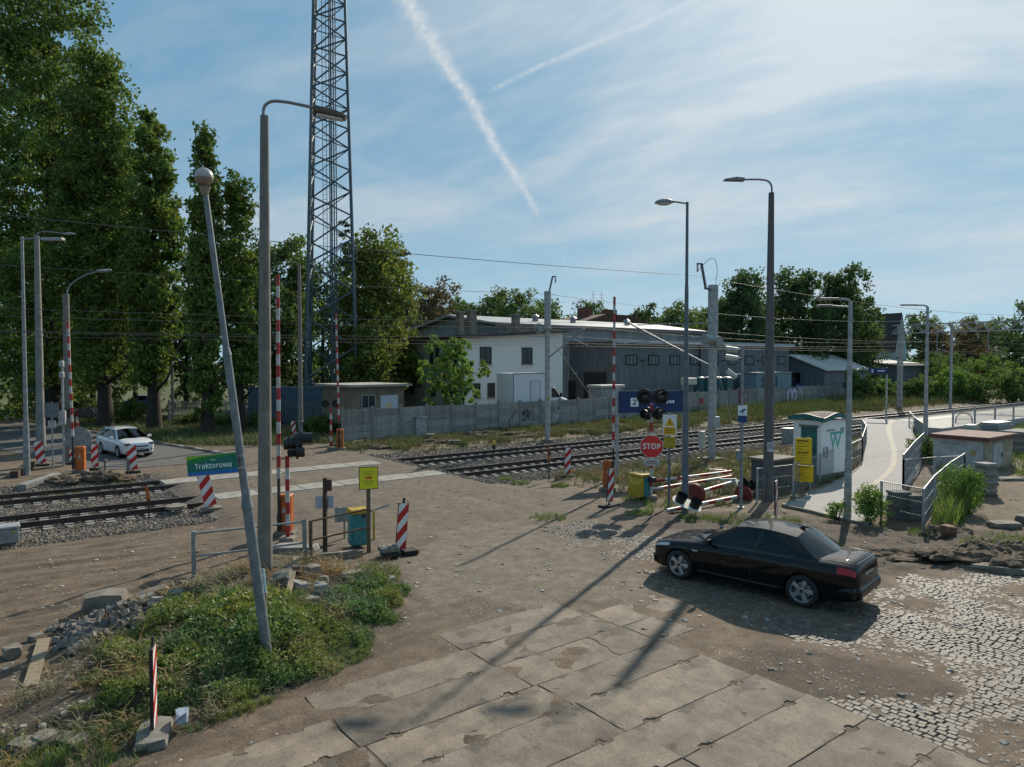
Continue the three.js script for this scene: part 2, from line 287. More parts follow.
function tone(x, z) {
  const [s, p] = toSP(x, z), c = [...TONE.dirt], lay = (t, k) => { k = clamp(k, 0, 1); for (let i = 0; i < 3; i++) c[i] = mix(c[i], t[i], k); };
  const big = fbm2(x * 0.16, z * 0.16, 4), mid = fbm2(x * 0.7 + 5, z * 0.7, 4), fine = fbm2(x * 2.6, z * 2.6 + 3, 3);
  lay(TONE.sand, 0.5 + big * 1.2 + mid * 0.6); lay(TONE.earth, sstep(0.05, 0.5, mid + 0.3 * big) * 0.55);
  if (p < 26 && s < 7) { lay(TONE.earth, 0.45); lay(TONE.sand, 0.6 * sstep(-0.1, 0.5, fbm2(s * 0.2, p * 0.9, 4))); lay(TONE.soil, 0.65 * sstep(0.05, 0.4, fbm2(s * 0.16 + 4, p * 1.5, 4))); }
  // the dusty roadway that leads over the rails, combed by wheels
  const onRoad = sstep(5.6, 8.2, s + 0.8 * mid) * sstep(20.5, 17.5, s + 0.8 * mid - 0.05 * (p - 20)) * sstep(9, 12.5, p) * sstep(46, 44, p);
  lay(TONE.road, onRoad * 0.9); lay(TONE.sand, onRoad * 0.55 * sstep(0, 0.5, fbm2(s * 1.1, p * 0.13, 3))); lay(TONE.earth, onRoad * 0.6 * sstep(0.05, 0.5, fbm2(s * 1.6 + 6, p * 0.2, 3)));
  const track = (c0) => sstep(0.34, 0.12, Math.abs(s + 0.35 * n2(p * 0.12, c0) - c0)), wheels = Math.max(track(9.6), track(11.2), track(13.1), track(14.8)); lay(TONE.sand, onRoad * 0.42 * wheels * (0.6 + 0.6 * mid)); lay(TONE.earth, onRoad * 0.3 * (1 - wheels) * sstep(-0.2, 0.3, mid));
  const ap = inside(x, z, PLOT.apron) + 0.35 * mid; lay([0.245, 0.205, 0.158], 0.8 * sstep(-0.08, 0.12, ap)); lay(TONE.soil, 0.5 * sstep(-0.22, -0.05, ap) * sstep(0.06, -0.02, ap) * sstep(-0.1, 0.2, fine));
  lay(TONE.red, 0.45 * sstep(22, 24, p) * sstep(27.4, 26, p) * sstep(4, 6, s) * sstep(11, 8, s));
  lay(TONE.stone, sstep(24.4, 25.4, p + mid * 0.8) * sstep(36.6, 35.8, p + mid) * (1 - onCrossing(s)) * 0.95);
  const isl = inside(x, z, PLOT.island); lay(TONE.soil, sstep(-0.3, 0.8, isl + 0.5 * mid) * 0.7); lay(TONE.grass, sstep(0.1, 0.9, inside(x, z, PLOT.weeds) + mid) * 0.55);
  const ea = Math.max(inside(x, z, PLOT.earth), inside(x, z, PLOT.heap)); lay(TONE.earth, sstep(-0.5, 0.5, ea + mid) * 0.95); lay(TONE.soil, sstep(-0.3, 0.4, ea + mid * 0.8) * sstep(-0.25, 0.25, fine + mid * 0.7) * 0.85);
  const st = Math.max(inside(x, z, PLOT.setts), inside(x, z, PLOT.strip)); if (st > -1) { lay(TONE.dirt, sstep(-0.5, 0.4, st) * 0.75); lay(TONE.soil, sstep(-0.2, 0.3, inside(x, z, PLOT.mud) + 0.3 * mid) * (0.55 + 0.5 * fine)); }
  const wp = wallP(clamp(s, 18.6, 130));
  const verge = sstep(36, 37.4, p + mid) * sstep(wp + 0.3, wp - 0.3, p) * sstep(17, 20, s); lay(TONE.dry, verge * 0.6); lay(TONE.grass, verge * sstep(-0.2, 0.3, mid + big) * 0.8); lay(TONE.earth, verge * sstep(0.1, 0.4, -mid) * 0.7);
  if (s < 17) { const far = sstep(47, 52, p + s * 0.35 + mid); lay(TONE.grass, far * 0.85); } if (x < -10) lay([0.11, 0.14, 0.03], 0.9 * sstep(58, 63, p + mid));
  if (s > 22 && p < 25) { const green = sstep(-0.05, 0.35, fbm2(x * 0.24 + 2, z * 0.24 + 7, 3)); lay(TONE.grass, green * 0.7 * sstep(14.5, 17, p + 0.0) + green * 0.3); lay(TONE.dry, 0.3 * sstep(0, 0.4, mid)); }
  lay(TONE.grass, 0.8 * sstep(120, 180, Math.hypot(x, z)));
  const k = 1 + 0.26 * fine + 0.16 * mid; return c.map((q) => clamp(q * k, 0.02, 0.6));
}
const groundMat = mat([1, 1, 1], 0.97, { map: grit, rep: 0.42, bump: gritBump, bumpScale: 0.022, vertexColors: true });
{
  const axis = (lo, hi, c0, c1, d0, grow) => { const a = []; let v = c0; while (v > lo) { a.unshift(v); v -= d0 + grow * (c0 - v); } a.unshift(lo); v = c0 + d0; while (v < hi) { a.push(v); v += d0 + grow * Math.max(0, v - c1); } a.push(hi); return a; };
  const xs = axis(-900, 900, -8, 14, 0.15, 0.024), zs = axis(-14, 1500, 6.5, 17, 0.125, 0.02), nx = xs.length, nz = zs.length;
  const pos = new Float32Array(nx * nz * 3), col = new Float32Array(nx * nz * 3), uv = new Float32Array(nx * nz * 2), idx = [];
  for (let j = 0; j < nz; j++) for (let i = 0; i < nx; i++) {
    const k = j * nx + i, x = xs[i], z = -zs[j], t = tone(x, z);
    pos.set([x, gy(x, z), z], k * 3); col.set(t, k * 3); uv.set([x, z], k * 2);
    if (i && j) idx.push(k - nx - 1, k - nx, k, k - nx - 1, k, k - 1);
  }
  const g = new THREE.BufferGeometry(); g.setAttribute('position', new THREE.BufferAttribute(pos, 3)); g.setAttribute('color', new THREE.BufferAttribute(col, 3)); g.setAttribute('uv', new THREE.BufferAttribute(uv, 2)); g.setIndex(idx); g.computeVertexNormals();
  structure(tag(part('ground', g, groundMat, null, true), 'bare trodden earth, gravel and dust around the level crossing'));
}
const put = (v, dy = 0) => V3(v.x, gy(v.x, v.z) + dy, v.z);
const gat = (px, py, dy = 0) => { let v = at(px, py); for (let k = 0; k < 5; k++) v = at(px, py, gy(v.x, v.z)); return put(v, dy); };   // on the ground as it lies

// ---------- the street beyond the rails ----------
{
  const asphalt = mat([0.15, 0.148, 0.142], 0.88, { map: grit, rep: 0.3, bump: gritBump, bumpScale: 0.006 });
  const E0 = [[11.5, 38.6], [10.4, 44], [6.5, 61], [1.8, 82.7], [-6, 118]], E1 = [[4.6, 38.8], [2.6, 46], [-1.2, 61], [-6.4, 82.7], [-14, 118]];
  const line = (L, t) => { const k = t * (L.length - 1), i = Math.min(L.length - 2, Math.floor(k)), f = k - i; return [mix(L[i][0], L[i + 1][0], f), mix(L[i][1], L[i + 1][1], f)]; };
  const g = patch((u, v) => { const a = line(E0, v), b = line(E1, v), w = SP(mix(a[0], b[0], u), mix(a[1], b[1], u)); return [w.x, gy(w.x, w.z) + 0.02, w.z]; }, 12, 60);
  structure(tag(part('street', g, asphalt), 'grey asphalt street that leads away from the crossing on the left'));
  const kerb = structure(tag(new THREE.Group(), 'pale kerb stones along the far side of the asphalt street')); kerb.name = 'kerb'; scene.add(kerb);
  const ks = new THREE.BoxGeometry(0.97, 0.26, 0.16), km = [M.concrete, M.wallConcreteC];
  let t = 0.12, n = 0, last = null;
  for (let k = 0; k < 400; k++) { const a = line(E0, 0.1 + k / 400 * 0.75), w = SP(a[0] + 0.1, a[1]); if (last && w.distanceTo(last) < 1) continue; if (last) { const c = w.clone().add(last).multiplyScalar(0.5), m = part('kerb_stone', metricUV(ks.clone()), km[n++ % 2], kerb, true); m.position.set(c.x, gy(c.x, c.z) + 0.01, c.z); m.rotation.y = Math.atan2(-(w.z - last.z), w.x - last.x); } last = w; }
}

// ---------- concrete road slabs ----------
{
  const road = structure(tag(new THREE.Group(), 'worn concrete road slabs laid in rows across the foreground')); road.name = 'slab_road'; scene.add(road);
  const mats = [[0.265, 0.222, 0.172], [0.222, 0.188, 0.148], [0.295, 0.246, 0.19], [0.246, 0.208, 0.164]].map((c, i) => mat(c, 0.86, { map: slabTex, rep: 0.24 + i * 0.03, bump: gritBump, bumpScale: 0.006 }));
  const outline = (r, broken) => {
    const L = 2.975, W = 0.96, pts = [], j = (k = 0.012) => rr(-k, k, r);
    const side = (x0, y0, x1, y1, n, nx, ny, notches) => {
      const len = Math.hypot(x1 - x0, y1 - y0), cuts = [];
      for (let i = 0; i < n; i++) cuts.push([i / n, j(), j()]);
      for (const q of notches) { const k = () => rr(0.06, 0.085, r); cuts.push([q - rr(0.1, 0.13, r) / len, 0, 0], [q - 0.09 / len, 0, k()], [q, 0, k() + 0.012], [q + 0.09 / len, 0, k()], [q + rr(0.1, 0.13, r) / len, 0, 0]); }
      cuts.sort((a, b) => a[0] - b[0]);
      for (const [t, a, d] of cuts) pts.push([mix(x0, x1, t) + nx * (a * 0.4 + d), mix(y0, y1, t) + ny * (a * 0.4 + d)]);
    };
    const no = (k) => r() < 0.92 ? [k] : [];
    side(-L / 2, -W / 2, L / 2, -W / 2, 5, 0, 1, [...no(0.17), ...no(0.83)]); side(L / 2, -W / 2, L / 2, W / 2, 3, -1, 0, []);
    side(L / 2, W / 2, -L / 2, W / 2, 5, 0, -1, [...no(0.17), ...no(0.83)]); side(-L / 2, W / 2, -L / 2, -W / 2, 3, 1, 0, []);
    if (!broken) return [pts];
    const cut = rr(-0.9, 0.9, r), slope = rr(-0.7, 0.7, r);
    const crack = Array.from({ length: 6 }, (_, i) => { const y = -W / 2 + W * i / 5; return [cut + slope * y + j(0.04), y]; });
    return [[[-L / 2, -W / 2], ...crack.map(([x, y]) => [x - 0.01, y]), [-L / 2, W / 2]], [[L / 2, W / 2], ...crack.reverse().map(([x, y]) => [x + 0.01, y]), [L / 2, -W / 2]]];
  };
  const r = rng(31), make = (o) => o.map((pts) => prism(pts, 0.13, 0.006).rotateX(-Math.PI / 2));
  const whole = [0, 1, 2, 3, 4].map(() => make(outline(r, false))), split = [0, 1, 2].map(() => make(outline(r, true)));
  const rows = [[11.55, 10.62], [10.62, 9.7], [9.7, 8.74], [8.74, 7.9], [7.9, 6.86], [6.86, 5.95], [5.95, 5.0], [5.0, 4.05], [4.05, 3.1], [3.1, 2.15]];
  let n = 0;
  rows.forEach(([a, b], i) => {
    const s0 = [9.9, 9.98, 10.05, 10.12, 10.2, 10.3, 10.3, 10.3, 10.3, 10.3][i], first = i === 1 || i === 2 ? -1 : 0;
    for (let k = first; k < 5; k++) {
      const sc = s0 - 1.5 - 3 * k + rr(-0.03, 0.03, r), pc = (a + b) / 2, w = SP(sc, pc);
      if (inside(w.x, w.z, PLOT.island) > -0.4) continue;
      const set = (first === k && k < 0) || (i === 0 && k !== 0) || r() < 0.16 ? split[n % 3] : whole[n % 5];
      set.forEach((g, q) => {
        if (k === -1 && q === 1) return;
        const m = part('slab', g, mats[(n + q) % 4], road);
        const yaw = TURN + rr(-0.006, 0.006, r); m.position.set(w.x, rr(-0.056, -0.048, r), w.z); m.scale.set(1, 1, (a - b) / 0.974);
        m.rotation.set(0, yaw + (r() < 0.5 ? Math.PI : 0), 0, 'YXZ'); m.rotateX(rr(-0.006, 0.006, r)); m.rotateZ(rr(-0.0022, 0.0022, r));
      });
      n++;
    }
  });
}

// ---------- stone setts ----------
{
  const road = structure(tag(new THREE.Group(), 'uneven stone setts paving the roadway beside the black car')); road.name = 'cobbled_road'; scene.add(road);
  const r = rng(44), mats = [[0.2, 0.178, 0.15], [0.172, 0.15, 0.125], [0.225, 0.203, 0.175], [0.145, 0.125, 0.102]].map((c) => mat(c, 0.67, { map: grit, rep: 1.4, physical: true, specularIntensity: 0.72 }));
  const stone = (seed) => { const q = rng(seed), c = (x, y, z) => [x + rr(-0.035, 0.035, q), y, z + rr(-0.035, 0.035, q)], a = [[-1, -1], [1, -1], [1, 1], [-1, 1]].map(([x, z]) => c(x * 0.5, 0, z * 0.5)), t = a.map(([x, , z]) => [x * 0.8, 0.112 + rr(-0.006, 0.006, q), z * 0.8]), m = a.map(([x, , z]) => [x * 0.98, 0.096, z * 0.98]);
    const pos = [], quad = (p0, p1, p2, p3) => pos.push(...p0, ...p1, ...p2, ...p0, ...p2, ...p3);
    quad(t[3], t[2], t[1], t[0]); for (let i = 0; i < 4; i++) { const k = (i + 1) % 4; quad(m[i], t[i], t[k], m[k]); quad(a[i], m[i], m[k], a[k]); }
    const g = new THREE.BufferGeometry(); g.setAttribute('position', new THREE.Float32BufferAttribute(pos, 3)); g.computeVertexNormals(); return metricUV(g); };
  const kinds = [1, 2, 3, 4, 5, 6].map((k) => stone(k * 17)), all = [];
  for (let s = 9; s < 30; s += 0.112) {
    let p = -4 + rr(0, 0.15, r);
    while (p < 26) {
      const w = SP(s + 0.05 * n2(p * 0.5, s * 0.3), p), big = inside(w.x, w.z, PLOT.setts) > 0 && p < 5.6 && s < 15, len = rr(0.1, 0.145, r);
      p += len + 0.003;
      const st = Math.max(inside(w.x, w.z, PLOT.setts), inside(w.x, w.z, PLOT.strip));
      if (st < 0.1 * n2(w.x * 3, w.z * 3) || (p < 11.6 && s < 10.3)) continue;
      const deepIn = bury(w.x, w.z); if (deepIn > 0.95) continue;
      all.push({ w, len, wid: 0.112 * rr(0.95, 1.03, r), yaw: TURN + rr(-0.07, 0.07, r), y: -0.096 + rr(-0.006, 0.006, r), tx: rr(-0.07, 0.07, r), tz: rr(-0.07, 0.07, r), kind: Math.floor(r() * 6), m: Math.floor(r() * 4) });
    }
  }
  all.sort((a, b) => Math.hypot(a.w.x - 4, a.w.z) - Math.hypot(b.w.x - 4, b.w.z));
  const rest = [[], [], [], []]; let own = 0;
  for (const q of all) {
    const m = new THREE.Mesh(kinds[q.kind], mats[q.m]); m.position.set(q.w.x, q.y + 0.02 * fbm2(q.w.x * 0.5, q.w.z * 0.5, 2), q.w.z); m.rotation.set(q.tx, q.yaw, q.tz, 'YXZ'); m.scale.set(q.wid, 1, q.len);
    const vis = -q.w.z > 8.9 && q.w.x / -q.w.z < 0.722;
    if (vis && own < 300 && bury(q.w.x, q.w.z) < 0.4) { m.name = 'sett'; road.add(m); own++; } else { m.updateMatrix(); rest[q.m].push(kinds[q.kind].clone().applyMatrix4(m.matrix)); }
  }
  rest.forEach((L, i) => { if (L.length) { const m = part('sett_paving', mergeGeometries(L), mats[i], road, true); m.userData.kind = 'stuff'; } });
}

// ---------- railway ----------
const NEAR = 28.58, FAR = 33.42, GAUGE = 0.7525;
{
  const ballast = [];
  const sleeperGeo = metricUV(join([box(0.26, 0.13, 2.5), box(0.24, 0.05, 0.55, 0, 0.08, -0.78), box(0.24, 0.05, 0.55, 0, 0.08, 0.78)])), sm = [mat([0.4, 0.385, 0.36], 0.9, { map: mottle, rep: 0.6 }), mat([0.36, 0.34, 0.31], 0.9, { map: mottle, rep: 0.6 }), mat([0.44, 0.42, 0.385], 0.9, { map: mottle, rep: 0.6 })];
  const r = rng(5);
  for (const [p, label] of [[NEAR, 'railway track nearer the camera with rusty rails on pale concrete sleepers'], [FAR, 'railway track on the wall side, rusty rails on pale concrete sleepers']]) {
    const t = thing('railway_track', label, 'railway track', SP(0, p), TURN, 'two parallel railway tracks');
    for (const q of [-GAUGE, GAUGE]) {
      const rail = part('rail', [box(250, 0.13, 0.018, 75, -0.085, q), box(250, 0.022, 0.14, 75, -0.158, q), box(250, 0.03, 0.068, 75, -0.022, q)], M.railRust, t);
      part('rail_head', box(250, 0.006, 0.058, 75, -0.004, q), M.railHead, rail);
    }
    for (let s = -30; s < 120; s += 0.6) { if (s > 6.6 && s < 17.6) continue; const m = new THREE.Mesh(sleeperGeo, sm[Math.floor(r() * 3)]); m.name = 'sleeper'; m.position.set(s, -0.275 + rr(-0.008, 0.008, r), rr(-0.02, 0.02, r)); m.rotation.y = rr(-0.01, 0.01, r); t.add(m); }
  }
  const tops = (g, n) => { const m = new THREE.InstancedMesh(g, mat([0.185, 0.157, 0.13], 0.95), n); return m; };
  const stones = tops(rock(0.06, 0.045, 0.055, 3, 0.3), 66000), d = new THREE.Object3D(), c = new THREE.Color();
  stones.name = 'ballast'; stones.userData = { kind: 'stuff', label: 'grey crushed stone ballast under and beside the railway tracks' };
  for (let i = 0; i < 66000; i++) {
    let s = i % 3 === 0 ? rr(-4, 8, r) : rr(16, 66, r), p = rr(24.6, 36.6, r);
    if (s > 6.4 && s < 17.4) s = s < 12 ? rr(-4, 6.4, r) : rr(17.4, 30, r);
    for (const q of [NEAR, FAR]) for (const g of [-GAUGE, GAUGE]) if (Math.abs(p - q - g) < 0.11) p += 0.22;
    const w = SP(s, p), k = rr(0.6, 1.5, r); d.position.set(w.x, gy(w.x, w.z) + 0.012, w.z); d.rotation.set(r() * 6, r() * 6, r() * 6); d.scale.setScalar(k); d.updateMatrix(); stones.setMatrixAt(i, d.matrix);
    const b = rr(0.55, 1.5, r); stones.setColorAt(i, c.setRGB(b, b * rr(0.93, 1, r), b * rr(0.86, 0.98, r)));
  }
  scene.add(stones);
  const deckPanel = metricUV(rbox(1.66, 0.14, 1.3, 0.012)), pm = [mat([0.4, 0.38, 0.345], 0.88, { map: mottle, rep: 0.5, bump: fineBump, bumpScale: 0.006 }), mat([0.36, 0.345, 0.315], 0.88, { map: mottle, rep: 0.45, bump: fineBump, bumpScale: 0.006 })];
  for (const [p, label] of [[NEAR, 'pale concrete deck panels between the rails nearer the camera'], [FAR, 'pale concrete deck panels between the rails on the wall side']]) {
    const t = thing('crossing_deck', label, 'crossing deck', SP(0, p), TURN, 'concrete decks between the rails');
    for (let k = 0; k < 6; k++) { const m = part('deck_panel', deckPanel, pm[k % 2], t, true); m.position.set(p === NEAR ? 8.1 + k * 1.7 : 7.2 + k * 1.7, -0.045 + rr(-0.004, 0.004, r), 0); }
  }
}

// ---------- footpath, platform ----------
const rampY = (s) => 0.55 * sstep(30, 54, s);
{
  const pav = tex(256, (u, v, x, y) => { const row = Math.floor(v * 16), f = (u * 8 + (row % 2) * 0.5) % 1, e = (v * 16) % 1, j = Math.min(f, 1 - f) < 0.035 || Math.min(e, 1 - e) < 0.06 ? 0.8 : 1, b = 0.9 + 0.1 * speck(Math.floor(u * 8 + (row % 2) * 0.5) % 8 + 40, row + 9) + 0.06 * (speck(x, y) - 0.5); return [b * j, b * j * 0.99, b * j * 0.97]; });
  const paving = mat([0.29, 0.29, 0.288], 0.85, { map: pav, rep: 0.62 }), strip = mat([0.46, 0.42, 0.34], 0.85, { map: pav, rep: 0.62 }), plat = mat([0.47, 0.455, 0.43], 0.85, { map: pav, rep: 0.5 });
  const Lp = [[783, 507], [800, 499], [828, 487], [858, 469], [864, 450], [862, 434], [862, 425], [864, 419]], Rp = [[866, 526], [886, 505], [904, 491], [919, 470], [919, 452], [914, 438], [912, 430], [918, 422]];
  const pt = ([x, y]) => { let v = at(x, y); for (let k = 0; k < 4; k++) v = at(x, y, rampY(toSP(v.x, v.z)[0])); return v; };
  const CL = new THREE.CatmullRomCurve3(Lp.map(pt), false, 'centripetal'), CR = new THREE.CatmullRomCurve3(Rp.map(pt), false, 'centripetal');
  const strap = (a, b, dy, n) => patch((u, v) => { const l = CL.getPoint(v), q = CR.getPoint(v), w = l.lerp(q, mix(a, b, u)); return [w.x, Math.max(w.y, gy(w.x, w.z)) + dy, w.z]; }, n, 48);
  structure(tag(part('footpath', strap(0, 1, 0.06, 6), paving), 'pale paved footpath ramp leading up to the platform'));
  structure(tag(part('guidance_strip', strap(0.5, 0.6, 0.068, 1), strip), 'cream tactile guidance strip along the footpath'));
  const edge = []; for (let k = 0; k < 8; k++) { const a = CL.getPoint(0).lerp(CR.getPoint(0), k / 8), b = CL.getPoint(0).lerp(CR.getPoint(0), (k + 0.97) / 8); edge.push([a, b]); }
  const kt = structure(tag(new THREE.Group(), 'concrete edging stones at the foot of the paved path')); kt.name = 'path_edging'; scene.add(kt);
  for (const [a, b] of edge) part('edging_stone', beam(a.setY(gy(a.x, a.z) + 0.0), b.setY(gy(b.x, b.z)), 0.09, 0.2), M.concrete, kt);
  for (const C of [CL, CR]) { const n = Math.round(C.getLength() / 1.0); for (let k = 0; k < n; k++) { const a = C.getPointAt(k / n), b = C.getPointAt((k + 0.975) / n), up = (q) => q.setY(Math.max(q.y, gy(q.x, q.z)) + 0.02); part('edging_stone', beam(up(a), up(b), 0.08, 0.14), k % 3 ? M.concrete : M.wallConcreteB, kt); } }
  const P = structure(tag(new THREE.Group(), 'long pale railway platform with a yellow safety line')); P.name = 'platform'; P.position.copy(SP(0, 24.1)); P.rotation.y = TURN; scene.add(P);
  part('platform_slab', box(150, 0.9, 5.4, 129, 0.1, 0), plat, P); part('safety_line', box(150, 0.004, 0.14, 129, 0.554, -1.65), M.yellow, P); part('edge_slab', box(150, 0.16, 0.5, 129, 0.49, -2.95), M.concrete, P);
}

// ---------- concrete panel wall ----------
const YARD = 0.78;
{
  const w = thing('panel_wall', 'weathered grey concrete plank wall along the far side of the railway', 'wall');
  const mats = [M.wallConcrete, M.wallConcreteB, M.wallConcreteC], r = rng(61);
  const plank = [0, 1, 2].map(() => metricUV(join([box(1.92, 0.485, 0.055), box(1.8, 0.37, 0.014, 0, 0, 0.034)]))), post = metricUV(prism([[-0.09, -0.6], [0.09, -0.6], [0.09, 2.1], [0.05, 2.16], [-0.05, 2.16], [-0.09, 2.1]], 0.17));
  let n = 0;
  for (let i = 1; i < WALL.length; i++) {
    const a = SP(...WALL[i - 1]), b = SP(...WALL[i]), len = a.distanceTo(b), bays = Math.round(len / 2.05), yaw = Math.atan2(-(b.z - a.z), b.x - a.x);
    for (let k = 0; k < bays; k++) {
      const q0 = a.clone().lerp(b, k / bays), q = a.clone().lerp(b, (k + 0.5) / bays), y0 = 0.14 + rr(-0.03, 0.03, r), sx = len / bays / 2.05;
      const pm = part('post', post, M.wallConcreteB, w, true); pm.position.set(q0.x, y0, q0.z); pm.rotation.y = yaw; pm.rotation.z = rr(-0.008, 0.008, r);
      for (let h = 0; h < 4; h++) { const m = part('plank', plank[n % 3], mats[Math.floor(r() * 3)], w, true); m.position.set(q.x, y0 + 0.27 + h * 0.492, q.z); m.rotation.y = yaw + rr(-0.004, 0.004, r); m.scale.x = sx; n++; }
    }
  }
  // painted tags on the planks
  const spray = (s, p, wd, ht, y, color, draw) => {
    const t = paint2d(512, 256, (g, W, H) => { g.fillStyle = '#000'; g.fillRect(0, 0, W, H); g.strokeStyle = '#fff'; g.lineCap = 'round'; g.lineJoin = 'round'; draw(g, W, H); });
    t.colorSpace = THREE.NoColorSpace;
    const m = part('graffiti', face(wd, ht), new THREE.MeshStandardMaterial({ color: lin(...color), alphaMap: t, transparent: true, roughness: 0.7, side: THREE.DoubleSide }), w, true), v = SP(s, p), q = SP(s + 1, wallP(s + 1) + p - wallP(s));
    m.position.set(v.x, y, v.z); m.rotation.y = Math.atan2(-(q.z - v.z), q.x - v.x);
  };
  const scr = (g, seedN, n, lw) => { const q = rng(seedN); g.lineWidth = lw; for (let i = 0; i < n; i++) { g.beginPath(); let x = rr(30, 480, q), y = rr(40, 220, q); g.moveTo(x, y); for (let k = 0; k < 3; k++) g.quadraticCurveTo(x + rr(-80, 80, q), y + rr(-90, 90, q), x = clamp(x + rr(-110, 110, q), 20, 490), y = clamp(y + rr(-90, 90, q), 20, 235)); g.stroke(); } };
  spray(33.5, wallP(33.5) - 0.085, 3.4, 1.5, 1.1, [0.03, 0.03, 0.035], (g) => scr(g, 5, 5, 7));
  spray(37.6, wallP(37.6) - 0.085, 1.9, 1.2, 1.0, [0.6, 0.62, 0.64], (g) => scr(g, 8, 6, 9));
  spray(46.5, wallP(46.5) - 0.085, 3.2, 1.4, 1.1, [0.04, 0.04, 0.045], (g) => scr(g, 12, 5, 6));
  spray(52.5, wallP(52.5) - 0.085, 3.2, 1.3, 1.1, [0.035, 0.035, 0.04], (g) => scr(g, 19, 5, 7));
  spray(80.4, wallP(80.4) - 0.085, 4.6, 1.9, 1.25, [0.62, 0.5, 0.62], (g) => { g.lineWidth = 50; g.beginPath(); g.moveTo(60, 230); g.lineTo(70, 90); g.quadraticCurveTo(140, 10, 190, 110); g.lineTo(200, 230); g.moveTo(190, 120); g.quadraticCurveTo(250, 20, 310, 100); g.quadraticCurveTo(340, 160, 270, 220); g.stroke(); g.lineWidth = 26; g.beginPath(); g.moveTo(400, 40); g.quadraticCurveTo(480, 60, 470, 150); g.stroke(); });
}

// ---------- buildings ----------
const rect = (w, h, x, y, z, d = 0.05) => box(w, h, d, x, y, z);
function windowOn(parent, x, y, z, w, h, side, o = {}) {   // side 'z' faces local +z, 'x' faces local -x
  const g = new THREE.Group(); g.name = 'window'; parent.add(g); g.position.set(x, y, z); if (side === 'x') g.rotation.y = -Math.PI / 2;
  const t = o.t ?? 0.09, fm = o.frame ?? M.white;
  part('frame', [box(w, t, 0.1, 0, h / 2 - t / 2, 0), box(w, t, 0.1, 0, -h / 2 + t / 2, 0), box(t, h - 2 * t, 0.1, -w / 2 + t / 2, 0, 0), box(t, h - 2 * t, 0.1, w / 2 - t / 2, 0, 0), ...(o.bars ?? [0]).map((b) => box(t * 0.7, h - 2 * t, 0.08, b * w, 0, 0))], fm, g);
  part('pane', box(w - 2 * t, h - 2 * t, 0.02, 0, 0, 0), o.glass ?? M.windowDark, g);
  if (o.sill) part('sill', box(w + 0.16, 0.06, 0.22, 0, -h / 2 - 0.03, 0.06), M.galv, g);
  return g;
}
